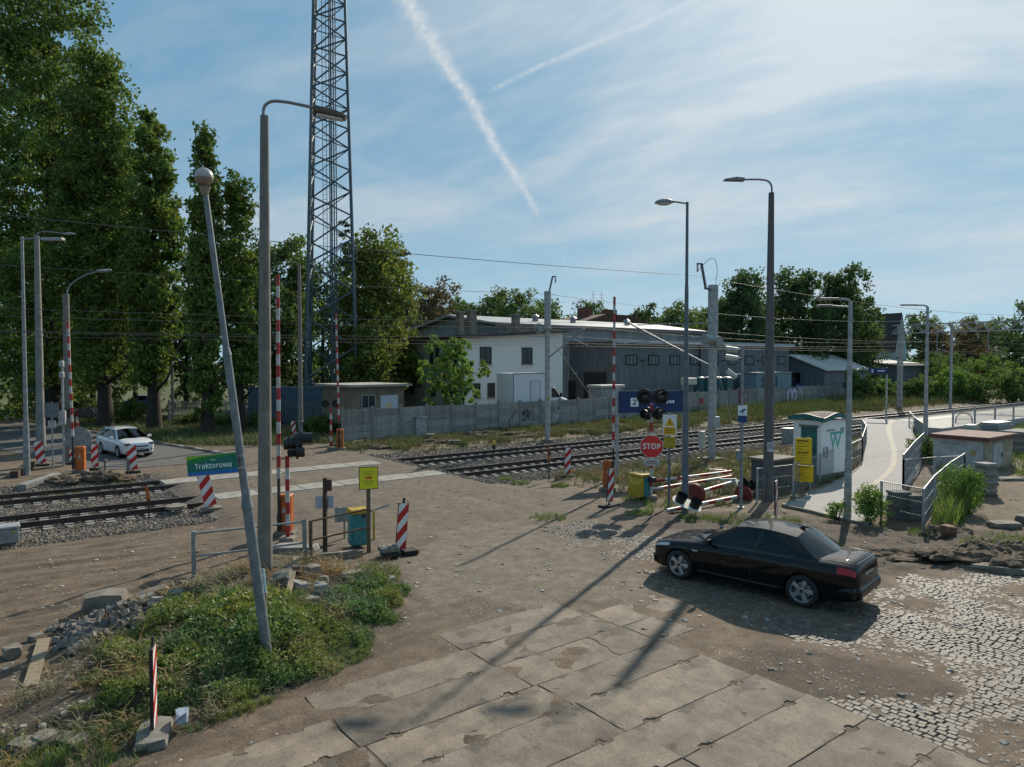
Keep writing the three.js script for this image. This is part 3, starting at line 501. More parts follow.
{
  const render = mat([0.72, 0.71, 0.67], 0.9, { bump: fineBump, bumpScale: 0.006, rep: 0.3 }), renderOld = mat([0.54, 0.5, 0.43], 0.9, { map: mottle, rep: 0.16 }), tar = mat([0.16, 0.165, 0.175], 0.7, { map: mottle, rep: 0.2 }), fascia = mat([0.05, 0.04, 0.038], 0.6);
  // white two-storey building
  const o = deep(464, 362, 62), [s0, p0] = toSP(o.x, o.z), A = thing('office_building', 'white two-storey building with a low sloping roof behind the box van', 'building', SP(s0, p0, YARD), TURN);
  const D = 14, L = 11.4, E0 = 6.55, E1 = 7.35;   // eave heights at the left and right ends
  part('wall', [prism([[0, 0], [L, 0], [L, E1], [0, E0]], 0.3).translate(0, 0, -0.15)], render, A);
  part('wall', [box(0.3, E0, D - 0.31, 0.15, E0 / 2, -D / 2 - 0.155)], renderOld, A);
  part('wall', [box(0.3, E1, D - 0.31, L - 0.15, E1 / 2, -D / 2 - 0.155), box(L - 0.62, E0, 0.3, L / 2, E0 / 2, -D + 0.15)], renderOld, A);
  const roof = part('roof', prism([[-0.55, E0 + 0.0], [L + 0.35, E1 + 0.06], [L + 0.35, E1 + 0.26], [-0.55, E0 + 0.2]], D + 1.1).translate(0, 0, -D / 2), tar, A);
  part('fascia', prism([[-0.6, E0 - 0.1], [L + 0.4, E1 - 0.04], [L + 0.4, E1 + 0.2], [-0.6, E0 + 0.14]], 0.06).translate(0, 0, 0.58), fascia, roof);
  part('fascia', box(0.06, 0.26, D + 1.1, -0.6, E0 + 0.04, -D / 2), fascia, roof);
  part('downpipe', bar(V3(-0.1, 0, 0.12), V3(-0.1, E0, 0.12), 0.06), fascia, A);
  for (const [x, y, w, h] of [[2.3, 5.0, 1.25, 1.55], [7.0, 5.0, 1.25, 1.55], [2.9, 1.9, 0.8, 1.3], [1.3, 1.9, 0.8, 1.3]]) windowOn(A, x, y, 0.02, w, h, 'z', { frame: fascia, sill: true });
  for (const z of [-1.3, -2.35, -4.4, -5.45, -8.6, -9.6, -10.6]) windowOn(A, -0.02, 5.0, z, 0.62, 1.5, 'x', { frame: fascia, bars: [] });
  for (const z of [-2.2, -5.2, -9.2]) windowOn(A, -0.02, 1.9, z, 0.8, 1.3, 'x', { frame: fascia, bars: [] });
  for (const [x, z, h, w] of [[0.75, -1.8, 2.3, 0.5], [3.1, -3.4, 2.6, 0.75], [6.9, -1.6, 2.3, 0.6]]) { const c = part('chimney', [box(w, h, 0.6, x, E0 + h / 2, z)], M.concrete, A); part('cap', box(w + 0.16, 0.1, 0.76, x, E0 + h + 0.05, z), M.wallConcrete, c); }
  // higher hall behind
  const o2 = deep(497, 362, 76), [s2, p2] = toSP(o2.x, o2.z), B = thing('warehouse', 'long pale warehouse with a light metal roof rising behind the white building', 'building', SP(s2, p2, YARD), TURN);
  const pale = mat([0.42, 0.43, 0.43], 0.8, { map: streaky, rep: 0.12 }), metal = mat([0.42, 0.43, 0.44], 0.5, { map: streaky, rep: 0.2, metalness: 0.1 });
  part('wall', [box(34, 8.2, 0.3, 17, 4.1, 0), box(0.3, 8.2, 17.5, 0.15, 4.1, -8.92), box(0.3, 8.2, 17.5, 33.85, 4.1, -8.92), box(33.3, 8.2, 0.3, 17, 4.1, -17.5)], pale, B);
  const rf = part('roof', prism([[0.7, 8.35], [-9, 9.7], [-18.3, 8.35], [-18.3, 8.55], [-9, 9.95], [0.7, 8.6]], 35.4).rotateY(-Math.PI / 2).translate(17, 0, 0), metal, B);
  part('gable', prism([[0.2, 8.2], [-9, 9.6], [-18, 8.2]], 0.3).rotateY(-Math.PI / 2).translate(0.15, 0, 0), pale, B);
  part('gutter', box(35.4, 0.34, 0.24, 17, 8.36, 0.72), mat([0.16, 0.13, 0.12], 0.6), rf);
  for (const x of [8.5, 14.5, 24]) part('roof_vent', [cyl(0.35, 0.35, 0.9, x, 8.9, -4), cyl(0.5, 0.1, 0.3, x, 9.8, -4)], M.galv, B);
  // brick stacks and aerials farther back
  const C = thing('brick_block', 'far brick block with two stacks and thin aerials behind the warehouse', 'building', put(deep(600, 362, 118)), TURN);
  part('wall', box(16, 10.4, 8, 0, 5.2, 0), mat([0.2, 0.1, 0.07], 0.9, { map: mottle, rep: 0.3 }), C); part('roof', prism([[-8.6, 10.4], [8.6, 10.4], [3, 11.9], [-3, 11.9]], 9), mat([0.16, 0.085, 0.065], 0.9, { map: mottle, rep: 0.3 }), C);
  for (const x of [-3.8, 1.8]) part('stack', box(2.2, 1.6, 1.2, x, 12.2, 0.4), mat([0.24, 0.1, 0.07], 0.9, { map: mottle, rep: 0.5 }), C);
  for (const x of [-1.6, 0.3]) part('aerial', [cyl(0.04, 0.03, 4.2, x, 11.8, 0), box(1.1, 0.04, 0.04, x, 15.4, 0), box(0.8, 0.04, 0.04, x, 14.9, 0)], M.galv, C);
  // grey clad hall
  const o3 = deep(616, 362, 76), [s3, p3] = toSP(o3.x, o3.z), Hh = 6.62, G = thing('clad_hall', 'dark grey metal-clad hall with a row of square windows', 'building', SP(s3, p3, YARD), TURN);
  const clad = [[0.19, 0.205, 0.225], [0.18, 0.195, 0.215], [0.2, 0.215, 0.235]].map((c) => mat(c, 0.55, { map: streaky, rep: 0.25 })), dk = mat([0.03, 0.034, 0.04], 0.7);
  part('core', box(32.4, Hh - 0.2, 13.4, 16.5, Hh / 2, -7), dk, G);
  for (let k = 0; k < 11; k++) part('wall_panel', box(2.97, Hh, 0.1, 1.5 + k * 3, Hh / 2, -0.1), clad[k % 3], G);
  for (let k = 0; k < 5; k++) part('wall_panel', prism([[0, 0], [2.77, 0], [2.77, Hh + 0.0 + 0.06 * k], [0, Hh + 0.06 * (k + 1)]], 0.1).rotateY(Math.PI / 2).translate(0.1, 0, -0.16 - 2.8 * k), clad[(k + 1) % 3], G);
  part('roof', box(33.8, 0.22, 15, 16.5, Hh + 0.12, -7.1), mat([0.4, 0.42, 0.44], 0.5, { map: streaky, rep: 0.2 }), G); part('eave', box(33.9, 0.34, 0.12, 16.5, Hh - 0.02, 0.44), mat([0.4, 0.42, 0.44], 0.5), G);
  for (let k = 0; k < 9; k++) windowOn(G, 2.4 + k * 3.6, 4.65, -0.02, 1.75, 1.15, 'z', { frame: dk, t: 0.14, bars: [-0.17, 0.17], glass: mat([0.12, 0.15, 0.17], 0.15) });
  for (let k = 0; k < 4; k++) part('wall_lamp', [box(0.5, 0.1, 0.3, 4.2 + k * 7.2, 4.6, 0.12)], dk, G);
  part('downpipe', bar(V3(14, 0, 0.1), V3(14, Hh, 0.1), 0.08), dk, G);
  const bd = part('roller_door', box(0.1, 3.3, 3.4, -0.04, 1.65, -3.2), mat([0.035, 0.04, 0.047], 0.6), G); for (let k = 0; k < 8; k++) part('door_slat', box(0.05, 0.36, 3.3, -0.11, 0.25 + k * 0.4, -3.2), dk, bd);
  const sd = part('door', box(0.1, 2.3, 1.2, -0.04, 1.15, -7.0), dk, G); part('handle', box(0.06, 0.05, 0.2, -0.12, 1.1, -6.6), M.galv, sd);
  part('sign', [box(0.05, 0.6, 0.55, -0.06, 2.35, -8.1)], M.blueSign, G); part('lamp', rbox(0.25, 0.25, 0.3, 0.05, -0.1, 3.1, -6.4), M.white, G);
  // shed with pale roof
  const o4 = deep(824, 362, 97), [s4, p4] = toSP(o4.x, o4.z), S = thing('sheet_shed', 'grey sheet-metal shed with a pale weathered sloping roof', 'shed', SP(s4, p4, YARD), TURN);
  const sheet = mat([0.2, 0.23, 0.26], 0.6, { map: streaky, rep: 0.3 });
  part('wall', [box(12.2, 3.35, 0.12, 6.1, 1.675, 0)], sheet, S); for (const q of [[[0, 0], [3.4, 0], [3.4, 4.63], [0, 3.35]], [[4.85, 0], [5.05, 0], [5.05, 5.25], [4.85, 5.18]], [[3.4, 2.9], [4.85, 2.9], [4.85, 5.18], [3.4, 4.63]]]) part('wall', prism(q, 0.12).rotateY(Math.PI / 2).translate(0.06, 0, -0.07), sheet, S); part('wall', [box(0.12, 3.3, 4.9, 12.14, 1.65, -2.5), box(11.9, 5.2, 0.12, 6.1, 2.6, -5.0)], sheet, S);
  part('roof', prism([[0.5, 3.2], [-5.3, 5.38], [-5.3, 5.5], [0.5, 3.32]], 12.8).rotateY(-Math.PI / 2).translate(6.1, 0, 0), mat([0.66, 0.65, 0.6], 0.8, { map: streaky, rep: 0.14 }), S);
  part('blue_drum', cyl(0.4, 0.4, 1.2, -0.9, 0.2, -3.1), M.blueSign, S);
  const o5 = deep(884, 362, 128), S2 = thing('flat_shed', 'low pale flat-roofed shed half hidden by bushes beyond the wall', 'shed', put(o5), TURN);
  part('wall', box(13, 4.0, 7, 4, 2.0, 0), sheet, S2); part('roof', box(14, 0.2, 8.4, 4, 4.1, 0, 0.12), mat([0.47, 0.46, 0.43], 0.8, { map: streaky, rep: 0.14 }), S2);
  // gabled house with a pale end wall
  const H2 = thing('gabled_house', 'far house with a steep dark roof and pale green gable', 'house', put(deep(890, 362, 150)), 0.42);
  part('gable', prism([[-4.6, 0], [4.6, 0], [4.6, 7], [0, 14.2], [-4.6, 7]], 0.3).translate(0, 0, 5), mat([0.36, 0.46, 0.44], 0.85), H2); part('wall', box(9, 7, 9.6, 0, 3.5, 0), mat([0.36, 0.4, 0.38], 0.85), H2);
  part('roof', prism([[-5.2, 6.4], [0, 14.6], [5.2, 6.4], [5.2, 6.75], [0, 14.95], [-5.2, 6.75]], 10.6), mat([0.07, 0.06, 0.065], 0.8, { map: mottle, rep: 0.3 }), H2); part('window', box(1.2, 1.6, 0.1, 0, 7.6, 5.17), M.windowDark, H2); H2.scale.set(0.36, 0.95, 0.5);
  // beige gatehouse
  const K = thing('gatehouse', 'small flat-roofed beige hut behind the wall beside the lattice mast', 'hut', SP(...toSP(...(() => { const v = deep(372, 362, 51); return [v.x, v.z]; })()), YARD), TURN + 0.12);
  const beige = mat([0.31, 0.27, 0.2], 0.9, { map: mottle, rep: 0.3 });
  part('wall', box(4.4, 2.65, 0.2, 0.5, 1.32, 0), beige, K); part('wall', box(0.2, 2.65, 4, -1.6, 1.32, -2.11), beige, K); part('wall', [box(0.2, 2.65, 4, 2.6, 1.32, -2.11), box(3.9, 2.65, 0.2, 0.5, 1.32, -4.1)], beige, K);
  part('roof', box(5.2, 0.16, 5.2, 0.5, 2.74, -2), M.wallConcreteC, K); windowOn(K, -0.4, 1.6, 0.11, 1.2, 1.0, 'z', { frame: M.galv });
  const kd = part('notice_board', box(1.5, 1.3, 0.08, 1.35, 1.35, 0.14), mat([0.5, 0.55, 0.6], 0.6), K); part('sheet', box(0.5, 0.5, 0.02, 1.3, 1.2, 0.19), mat([0.62, 0.5, 0.3], 0.7), kd);
  // blue corrugated container
  const cp = deep(297, 362, 60), CT = thing('shipping_container', 'blue corrugated container beside the foot of the lattice mast', 'container', V3(cp.x, gy(cp.x, cp.z) + 0.3, cp.z), 0.06);
  const cb = mat([0.09, 0.17, 0.24], 0.6, { map: mottle, rep: 0.4 }), side = []; for (let k = 0; k < 24; k++) side.push(k * 0.3 - 3.6);
  part('side_panel', prism([...side.flatMap((x) => [[x, -0.04], [x + 0.07, 0], [x + 0.15, 0], [x + 0.22, -0.04]]), [3.6, -0.04], [3.6, 0.1], [-3.6, 0.1]], 2.5).rotateX(-Math.PI / 2).translate(0, 1.3, 1.2), cb, CT);
  part('frame', [box(7.4, 0.16, 2.5, 0, 2.62, 0), box(7.4, 0.16, 2.5, 0, 0.02, 0), ...[-3.66, 3.66].map((x) => box(0.14, 2.5, 2.5, x, 1.3, 0))], cb, CT); part('rear_panel', box(7.2, 2.4, 0.06, 0, 1.3, -1.2), cb, CT);
  // things in the yard, seen over the wall
  const behind = (px, Z) => { const v = deep(px, 362, Z); return V3(v.x, YARD, v.z); };
  const c2 = thing('pale_container', 'pale blue storage container over the wall left of the shed', 'container', behind(766, 88), TURN); part('body', rbox(7.4, 2.6, 2.4, 0.04, 0, 1.75, 0), mat([0.26, 0.36, 0.42], 0.6, { map: streaky, rep: 0.4 }), c2); part('roof', box(7.6, 0.12, 2.6, 0, 3.12, 0), M.galvPale, c2); part('rack', [...[-2.6, -1.2, 0.2].map((x) => box(0.1, 2.2, 0.1, x, 1.7, 1.4)), ...[0.9, 1.6, 2.3].map((y) => box(3.2, 0.07, 0.1, -1.2, y, 1.42))], M.steelBlue, c2);
  for (const [px, i] of [[700, 0], [709, 1], [718, 2], [727, 3]]) { const t = thing('covered_pallet', ['leftmost teal sheeted pallet over the wall behind the mast', 'second teal sheeted pallet from the mast over the wall', 'third teal sheeted pallet from the mast over the wall', 'rightmost teal sheeted pallet over the wall by the container'][i], 'pallet', behind(px, 80), TURN, 'sheeted pallets over the wall'); part('load', rbox(1.05, 2.5, 1.1, 0.12, 0, 1.35, 0), mat([0.03, 0.1, 0.11], 0.5), t); part('cover', new THREE.SphereGeometry(0.66, 10, 5, 0, 6.3, 0, 1.5).scale(0.9, 0.34, 0.9).translate(0, 2.58, 0), M.galvPale, t); }
  const tr = thing('flat_trailer', 'pale flat-topped trailer parked behind the wall in front of the grey hall', 'trailer', behind(606, 68), TURN); part('deck', rbox(3.2, 0.28, 2.0, 0.05, 0, 2.1, 0), M.galvPale, tr); part('box', box(2.8, 1.2, 1.7, -0.1, 1.34, 0), M.galv, tr); for (const x of [-0.8, 0.8]) part('wheel', disc(0.35, 0.2, x, 0.35, 0.9), M.rubber, tr);
  const tk = thing('white_cabinet', 'cream rounded cabinet standing just over the wall behind the lamp pole', 'cabinet', behind(689, 76), TURN); part('body', rbox(1.6, 0.75, 1.0, 0.12, 0, 2.35, 0), mat([0.5, 0.48, 0.4], 0.6), tk); part('stand', [box(0.1, 2, 0.1, -0.5, 1, 0), box(0.1, 2, 0.1, 0.5, 1, 0)], M.galv, tk);
  const rs = thing('red_board', 'narrow red board fixed upright on the concrete wall', 'board', put(SP(67.5, wallP(67.5) - 0.2)), TURN - 0.1); part('board', box(0.7, 2.1, 0.05, 0, 1.2, 0), M.red, rs); part('batten', [box(0.06, 2.2, 0.05, -0.2, 1.1, -0.05), box(0.06, 2.2, 0.05, 0.2, 1.1, -0.05)], M.wood, rs);
  for (const [s, i] of [[57.2, 0], [59.2, 1]]) { const q = thing('red_flag', ['small red marker flag left of the steel pole before the wall', 'small red marker flag right of the steel pole before the wall'][i], 'flag', put(SP(s, 44.8)), TURN, 'red marker flags'); part('staff', cyl(0.02, 0.02, 1.6), M.wood, q); part('cloth', prism([[0, 1.0], [0.6, 1.1], [0.55, 1.5], [0, 1.6]], 0.02), M.red, q); }
}

// ---------- lattice mast ----------
{
  const Z = 62, f = deep(333, 362, Z), m = thing('lattice_mast', 'tall blue-grey steel lattice mast rising out of the picture', 'mast', V3(f.x, gy(f.x, f.z), f.z), 0);
  const Ht = 47, half = (y) => mix(2.2, 1.0, y / Ht), corners = [[-0.86, 0.9], [-1.22, -0.95], [1, 0.12]];
  const P = (k, y) => V3(corners[k][0] * half(y), y, corners[k][1] * half(y));
  for (let k = 0; k < 3; k++) { part('leg', [bar(P(k, 0), P(k, Ht), 0.16, 0.11, 10)], M.steelBlue, m); part('footing', box(0.9, 0.5, 0.9, P(k, 0).x, 0.1, P(k, 0).z), M.concrete, m); }
  let y = 0.4;
  while (y < Ht - 1.6) {
    const st = mix(5.4, 2.9, Math.min(1, y / 28)), y1 = Math.min(y + st, Ht);
    for (let k = 0; k < 3; k++) { const n = (k + 1) % 3; const b = part('brace', [bar(P(k, y), P(n, y + st / 2), 0.075, 0.075, 6)], M.steelBlue, m); part('brace', [bar(P(n, y + st / 2), P(k, y1), 0.075, 0.075, 6)], M.steelBlue, m); if (k < 2 && y > 8) part('brace', [bar(P(n, y), P(k, y + st / 2), 0.045, 0.045, 6), bar(P(k, y + st / 2), P(n, y1), 0.045, 0.045, 6)], M.steelBlue, m); }
    y = y1;
  }
  part('cable_ladder', [...[-0.28, 0.28].map((x) => bar(V3(0.15 + x, 0, 0.1), V3(0.15 + x, Ht, 0.1), 0.05, 0.05, 6)), bar(V3(0.02, 0, 0.1), V3(0.02, Ht, 0.1), 0.08, 0.08, 6), bar(V3(0.24, 0, 0.12), V3(0.24, Ht, 0.12), 0.06, 0.06, 6), ...Array.from({ length: 78 }, (_, i) => bar(V3(-0.13, 0.6 + i * 0.6, 0.1), V3(0.43, 0.6 + i * 0.6, 0.1), 0.014, 0.014, 4))], M.steelBlue, m);
  part('ladder', [...[-0.75, -0.42].map((x) => bar(V3(x, 0, 0), V3(x, Ht, 0), 0.028, 0.028, 5)), ...Array.from({ length: 110 }, (_, i) => bar(V3(-0.75, 0.5 + i * 0.42, 0), V3(-0.42, 0.5 + i * 0.42, 0), 0.016, 0.016, 4))], M.steelBlue, m);
  part('platform_cage', [...[13.2, 14.0, 14.7].map((h) => box(1.5, 0.06, 0.06, 1.5, h, 0.3)), ...[0.8, 1.5, 2.2].map((x) => box(0.05, 1.6, 0.05, x, 14, 0.3)), box(1.5, 0.06, 1.0, 1.5, 13.2, -0.1)], M.steelBlue, m);
}

// ---------- railings and fences on the left ----------
{
  const a = deep(168, 362, 59), b = deep(344, 362, 56), n = 118, f = thing('bar_fence', 'grey upright-bar metal fence behind the poplars', 'fence');
  const slat = box(0.045, 1.75, 0.03, 0, 1.1, 0), postg = box(0.09, 2.1, 0.09, 0, 1.0, 0), yaw = Math.atan2(-(b.z - a.z), b.x - a.x);
  for (let k = 0; k <= n; k++) { const q = a.clone().lerp(b, k / n), m = part(k % 20 ? 'slat' : 'post', k % 20 ? slat : postg, M.greyPaint, f, true); m.position.set(q.x, gy(q.x, q.z), q.z); m.rotation.y = yaw; }
  for (const h of [0.4, 1.75]) for (let k = 0; k < 6; k++) { const p = a.clone().lerp(b, k / 6), q = a.clone().lerp(b, (k + 1) / 6); part('rail', beam(V3(p.x, gy(p.x, p.z) + h, p.z), V3(q.x, gy(q.x, q.z) + h, q.z), 0.04, 0.04), M.greyPaint, f); }
}

// ---------- trees ----------
const BARK = mat([0.055, 0.046, 0.037], 0.95, { map: streaky, rep: 0.6, bump: gritBump, bumpScale: 0.03 });
const leafMat = (v) => new THREE.MeshPhysicalMaterial({ color: lin(...v), roughness: 0.85, specularIntensity: 0.4, transmission: 0.5, thickness: 0, vertexColors: true, side: THREE.DoubleSide });
const LEAF = { poplar: leafMat([0.145, 0.215, 0.038]), dark: leafMat([0.09, 0.14, 0.042]), mid: leafMat([0.125, 0.185, 0.045]), yellow: leafMat([0.155, 0.195, 0.036]), conifer: leafMat([0.045, 0.07, 0.04]), fresh: leafMat([0.17, 0.27, 0.05]), brown: leafMat([0.16, 0.125, 0.06]), bush: leafMat([0.13, 0.19, 0.045]) };
// many small leaves on twigs on clumps, inside the given lobes [x, y, z, rx, ry, rz]
function foliage(lobes, count, size, seed, o = {}) {
  const r = rng(seed), pos = new Float32Array(count * 18), nor = new Float32Array(count * 18), col = new Float32Array(count * 18), vol = lobes.map((l) => Math.pow(l[3] * l[4] * l[5], 0.72)), sum = vol.reduce((a, b) => a + b, 0);
  const clumps = [], per = o.per ?? 55, nC = Math.ceil(count / per), gauss = () => (r() + r() + r() - 1.5) * 0.82;
  for (let i = 0; i < nC; i++) {
    let k = 0, t = r() * sum; while (k < lobes.length - 1 && (t -= vol[k]) > 0) k++;
    const l = lobes[k], th = r() * 6.2832, cz = rr(-1, 1, r), q = Math.sqrt(1 - cz * cz), rad = Math.pow(r(), 0.34) * (1 + 0.16 * n3(l[0] + cz * 2.2, q * Math.cos(th) * 2.2 + seed, q * Math.sin(th) * 2.2));
    clumps.push([l[0] + l[3] * rad * q * Math.cos(th), l[1] + l[4] * rad * cz, l[2] + l[5] * rad * q * Math.sin(th), rr(0.65, 1.35, r) * (o.clump ?? 0.6), rr(0.72, 1.28, r), rr(-0.12, 0.12, r)]);
  }
  const a = new THREE.Vector3(), b = new THREE.Vector3(), n = new THREE.Vector3(), c = new THREE.Vector3();
  for (let i = 0; i < count; i++) {
    const C = clumps[Math.floor(i / per)], s = size * rr(0.6, 1.35, r);
    c.set(C[0] + gauss() * C[3], C[1] + gauss() * C[3] * (o.tall ?? 0.85), C[2] + gauss() * C[3]);
    if (o.floor !== undefined && c.y < o.floor) c.y = o.floor + r() * 0.1;
    n.set(rr(-1, 1, r), rr(-0.5, 1, r), rr(-1, 1, r)).normalize(); a.set(rr(-1, 1, r), rr(-1, 1, r), rr(-1, 1, r)).cross(n).normalize().multiplyScalar(s); b.crossVectors(n, a).multiplyScalar(0.62);
    const k = C[4] * rr(0.75, 1.25, r), h = C[5] + rr(-0.08, 0.08, r);
    const P = [[c.x - a.x * 0.5, c.y - a.y * 0.5, c.z - a.z * 0.5], [c.x + b.x * 0.5, c.y + b.y * 0.5, c.z + b.z * 0.5], [c.x + a.x * 0.6, c.y + a.y * 0.6 - s * 0.1, c.z + a.z * 0.6], [c.x - b.x * 0.5, c.y - b.y * 0.5, c.z - b.z * 0.5]];
    [0, 2, 1, 0, 3, 2].forEach((q, m) => { const w = (i * 6 + m) * 3; pos[w] = P[q][0]; pos[w + 1] = P[q][1]; pos[w + 2] = P[q][2]; nor[w] = n.x; nor[w + 1] = n.y; nor[w + 2] = n.z; col[w] = k * (1 + h); col[w + 1] = k; col[w + 2] = k * (1 - h); });
  }
  const g = new THREE.BufferGeometry(); g.setAttribute('position', new THREE.BufferAttribute(pos, 3)); g.setAttribute('normal', new THREE.BufferAttribute(nor, 3)); g.setAttribute('color', new THREE.BufferAttribute(col, 3)); return g;
}
function trunk(h, r0, seed, limbs, spread, first = 0.3) {
  const r = rng(seed), L = [], bend = V3(rr(-0.03, 0.03, r) * h, 0, rr(-0.03, 0.03, r) * h), pt = (t) => V3(bend.x * t * t, h * t, bend.z * t * t);
  for (let i = 0; i < 6; i++) L.push(bar(pt(i / 6), pt((i + 1) / 6), r0 * (1.15 - i / 6 * 0.95) * (i ? 1 : 1.25), r0 * (1.15 - (i + 1) / 6 * 0.95), 9));
  for (let i = 0; i < limbs; i++) { const t = mix(first, 0.9, i / limbs) + rr(-0.03, 0.03, r), a = pt(t), th = i * 2.4 + r(), len = h * spread * (1.15 - t * 0.75) * rr(0.7, 1.1, r), m = a.clone().add(V3(Math.cos(th) * len * 0.55, len * 0.35, Math.sin(th) * len * 0.55)), e = m.clone().add(V3(Math.cos(th) * len * 0.4, len * 0.5, Math.sin(th) * len * 0.4)), rb = r0 * 0.42 * (1.15 - t); L.push(bar(a, m, rb, rb * 0.62, 6), bar(m, e, rb * 0.62, rb * 0.2, 5)); }
  return join(L);
}
function tree(name, label, base, o) {
  const t = thing(name, label, 'tree', base, o.turn ?? 0, o.group);
  part('trunk', trunk(o.h * (o.trunkTo ?? 0.85), o.r ?? 0.28, o.seed, o.limbs ?? 9, o.spread ?? 0.22, o.first ?? 0.3), BARK, t);
  part('crown', foliage(o.lobes, o.n, o.leaf ?? 0.3, o.seed, o), o.mat, t, true); return t;
}
// a crown between picture rows, wider in the middle
function column(px, Z, top, bottom, half, seed, o = {}) {
  const r = rng(seed), base = put(deep(px, HORIZON, Z)), y1 = rowH(top, Z) - base.y, y0 = rowH(bottom, Z) - base.y, w = half * Z / FOCAL, L = [], n = o.stack ?? 6;
  for (let i = 0; i < n; i++) { const t = (i + 0.5) / n, k = (o.shape ?? ((q) => Math.pow(Math.sin(Math.PI * clamp(q * 0.86 + 0.1, 0, 1)), 0.6)))(t), rad = w * k; for (let j = 0; j < (o.round ?? 3); j++) { const th = j / (o.round ?? 3) * 6.28 + i * 1.3; L.push([Math.cos(th) * rad * 0.48 + rr(-0.1, 0.1, r) * w, mix(y0, y1, t) + rr(-0.25, 0.25, r) * (y1 - y0) / n, Math.sin(th) * rad * 0.48, rad * 0.58, (y1 - y0) / n * 0.78, rad * 0.58]); } }
  L.push([0, y1 - (y1 - y0) / n * 0.4, 0, w * 0.3, (y1 - y0) / n * 0.5, w * 0.3]);
  return { base, lobes: L, h: y1 };
}
{
  const poplars = [
    [-30, 60, -150, 405, 90, 46000, 'broad tall poplar cut by the left edge of the picture', 0.5],
    [52, 58, -62, 388, 78, 62000, 'tallest broad poplar near the left edge, top out of the picture', 0.5],
    [104, 55, 62, 372, 44, 38000, 'broad poplar right of the tallest one at the left', 0.45],
    [153, 53, 128, 372, 29, 26000, 'middle-sized poplar just left of the leaning globe lamp', 0.42],
    [207, 50, 136, 398, 18, 16000, 'slim pointed poplar behind the leaning globe lamp', 0.36],
    [239, 52, 184, 398, 18, 13000, 'lowest slim poplar between globe lamp and concrete lamp post', 0.34],
  ];
  poplars.forEach(([px, Z, top, bot, half, n, label, r], i) => { const c = column(px, Z, top, bot, half, 200 + i, { stack: i < 3 ? 8 : 7, round: i < 3 ? 4 : 3, shape: (q) => i < 3 ? Math.pow(Math.sin(Math.PI * clamp(q * 0.8 + 0.16, 0, 1)), 0.55) : Math.pow(Math.sin(Math.PI * clamp(q * 0.82 + 0.12, 0, 1)), 0.6) }); tree('poplar_tree', label, c.base, { ...c, n, seed: 300 + i, mat: LEAF.poplar, leaf: 0.31, clump: i < 3 ? 0.95 : 0.6, per: 60, r, limbs: 14, spread: 0.16, first: 0.16, group: 'poplars on the left' }); });
  const others = [   // px, distance, top row, bottom row, half width, leaves, kind, label
    [20, 72, 235, 400, 60, 7000, 'dark', 'dark leafy tree behind the poplars at the left edge'],
    [92, 80, 250, 392, 45, 5000, 'dark', 'dark leafy tree behind the street between the poplars'],
    [135, 84, 300, 380, 35, 3500, 'mid', 'lower green tree behind the lawn beyond the white car'],
    [186, 78, 262, 402, 28, 4000, 'dark', 'dark tree in the gap left of the slim poplar'],
    [262, 72, 250, 392, 24, 4500, 'dark', 'dark round tree directly behind the concrete lamp post'],
    [292, 76, 244, 392, 24, 4500, 'mid', 'green tree between the concrete lamp post and the lattice mast'],
    [322, 84, 262, 392, 26, 4000, 'dark', 'dark tree seen through the foot of the lattice mast'],
    [376, 68, 246, 392, 39, 11000, 'yellow', 'yellow-green round tree right of the lattice mast'],
    [372, 62, 322, 388, 18, 3000, 'yellow', 'small olive tree at the left corner of the white building'],
    [434, 118, 290, 372, 30, 4500, 'brown', 'bronze-leaved tree behind the white building'],
    [472, 128, 299, 372, 30, 4000, 'dark', 'dark tree left of the chimneys behind the white building'],
    [513, 134, 294, 360, 32, 4500, 'mid', 'rounded tree above the chimneys of the white building'],
    [547, 138, 302, 360, 24, 3000, 'mid', 'small rounded tree behind the left steel mast'],
    [588, 150, 305, 350, 20, 2200, 'dark', 'small dark tree behind the brick stacks'],
    [643, 150, 311, 350, 18, 2200, 'dark', 'dark tree over the warehouse roof left of the steel lamp pole'],
    [676, 140, 308, 355, 26, 3200, 'mid', 'rounded tree over the warehouse roof beside the steel lamp pole'],
    [741, 104, 280, 362, 26, 7000, 'dark', 'tall dark tree between the steel mast and the concrete lamp pole'],
    [716, 122, 312, 362, 24, 3500, 'mid', 'lower tree just right of the steel mast above the hall'],
    [797, 108, 276, 372, 30, 8500, 'dark', 'tall dark tree right of the concrete lamp pole'],
    [838, 112, 278, 378, 30, 8500, 'dark', 'tall dark tree behind the galvanised lamp post'],
    [860, 122, 306, 382, 16, 3600, 'dark', 'dark tree left of the gabled house'],
    [924, 168, 318, 382, 22, 3600, 'mid', 'green tree right of the gabled house'],
    [956, 160, 326, 386, 34, 4200, 'brown', 'brownish green tree behind the lattice gantry'],
    [992, 170, 328, 386, 34, 4000, 'dark', 'dark tree under the gantry beam near the right edge'],
    [1030, 150, 302, 390, 34, 5000, 'dark', 'tall dark tree cut by the right edge of the picture'],
    [412, 130, 296, 372, 26, 3600, 'dark', 'dark tree behind the spruce left of the bronze-leaved one'],
    [492, 150, 303, 360, 28, 3200, 'brown', 'brownish tree between the chimneys of the white building'],
    [452, 140, 305, 365, 26, 3200, 'mid', 'green tree behind the bronze-leaved one'],
    [700, 150, 316, 360, 24, 2600, 'dark', 'dark tree right behind the near steel mast top'],
    [876, 176, 322, 382, 20, 3600, 'dark', 'dark tree directly behind the gabled house'],
    [975, 190, 320, 380, 36, 3800, 'mid', 'far green tree over the gantry beam'],
    [765, 130, 318, 372, 20, 2600, 'mid', 'lower tree hidden partly by the concrete lamp pole'],
  ];
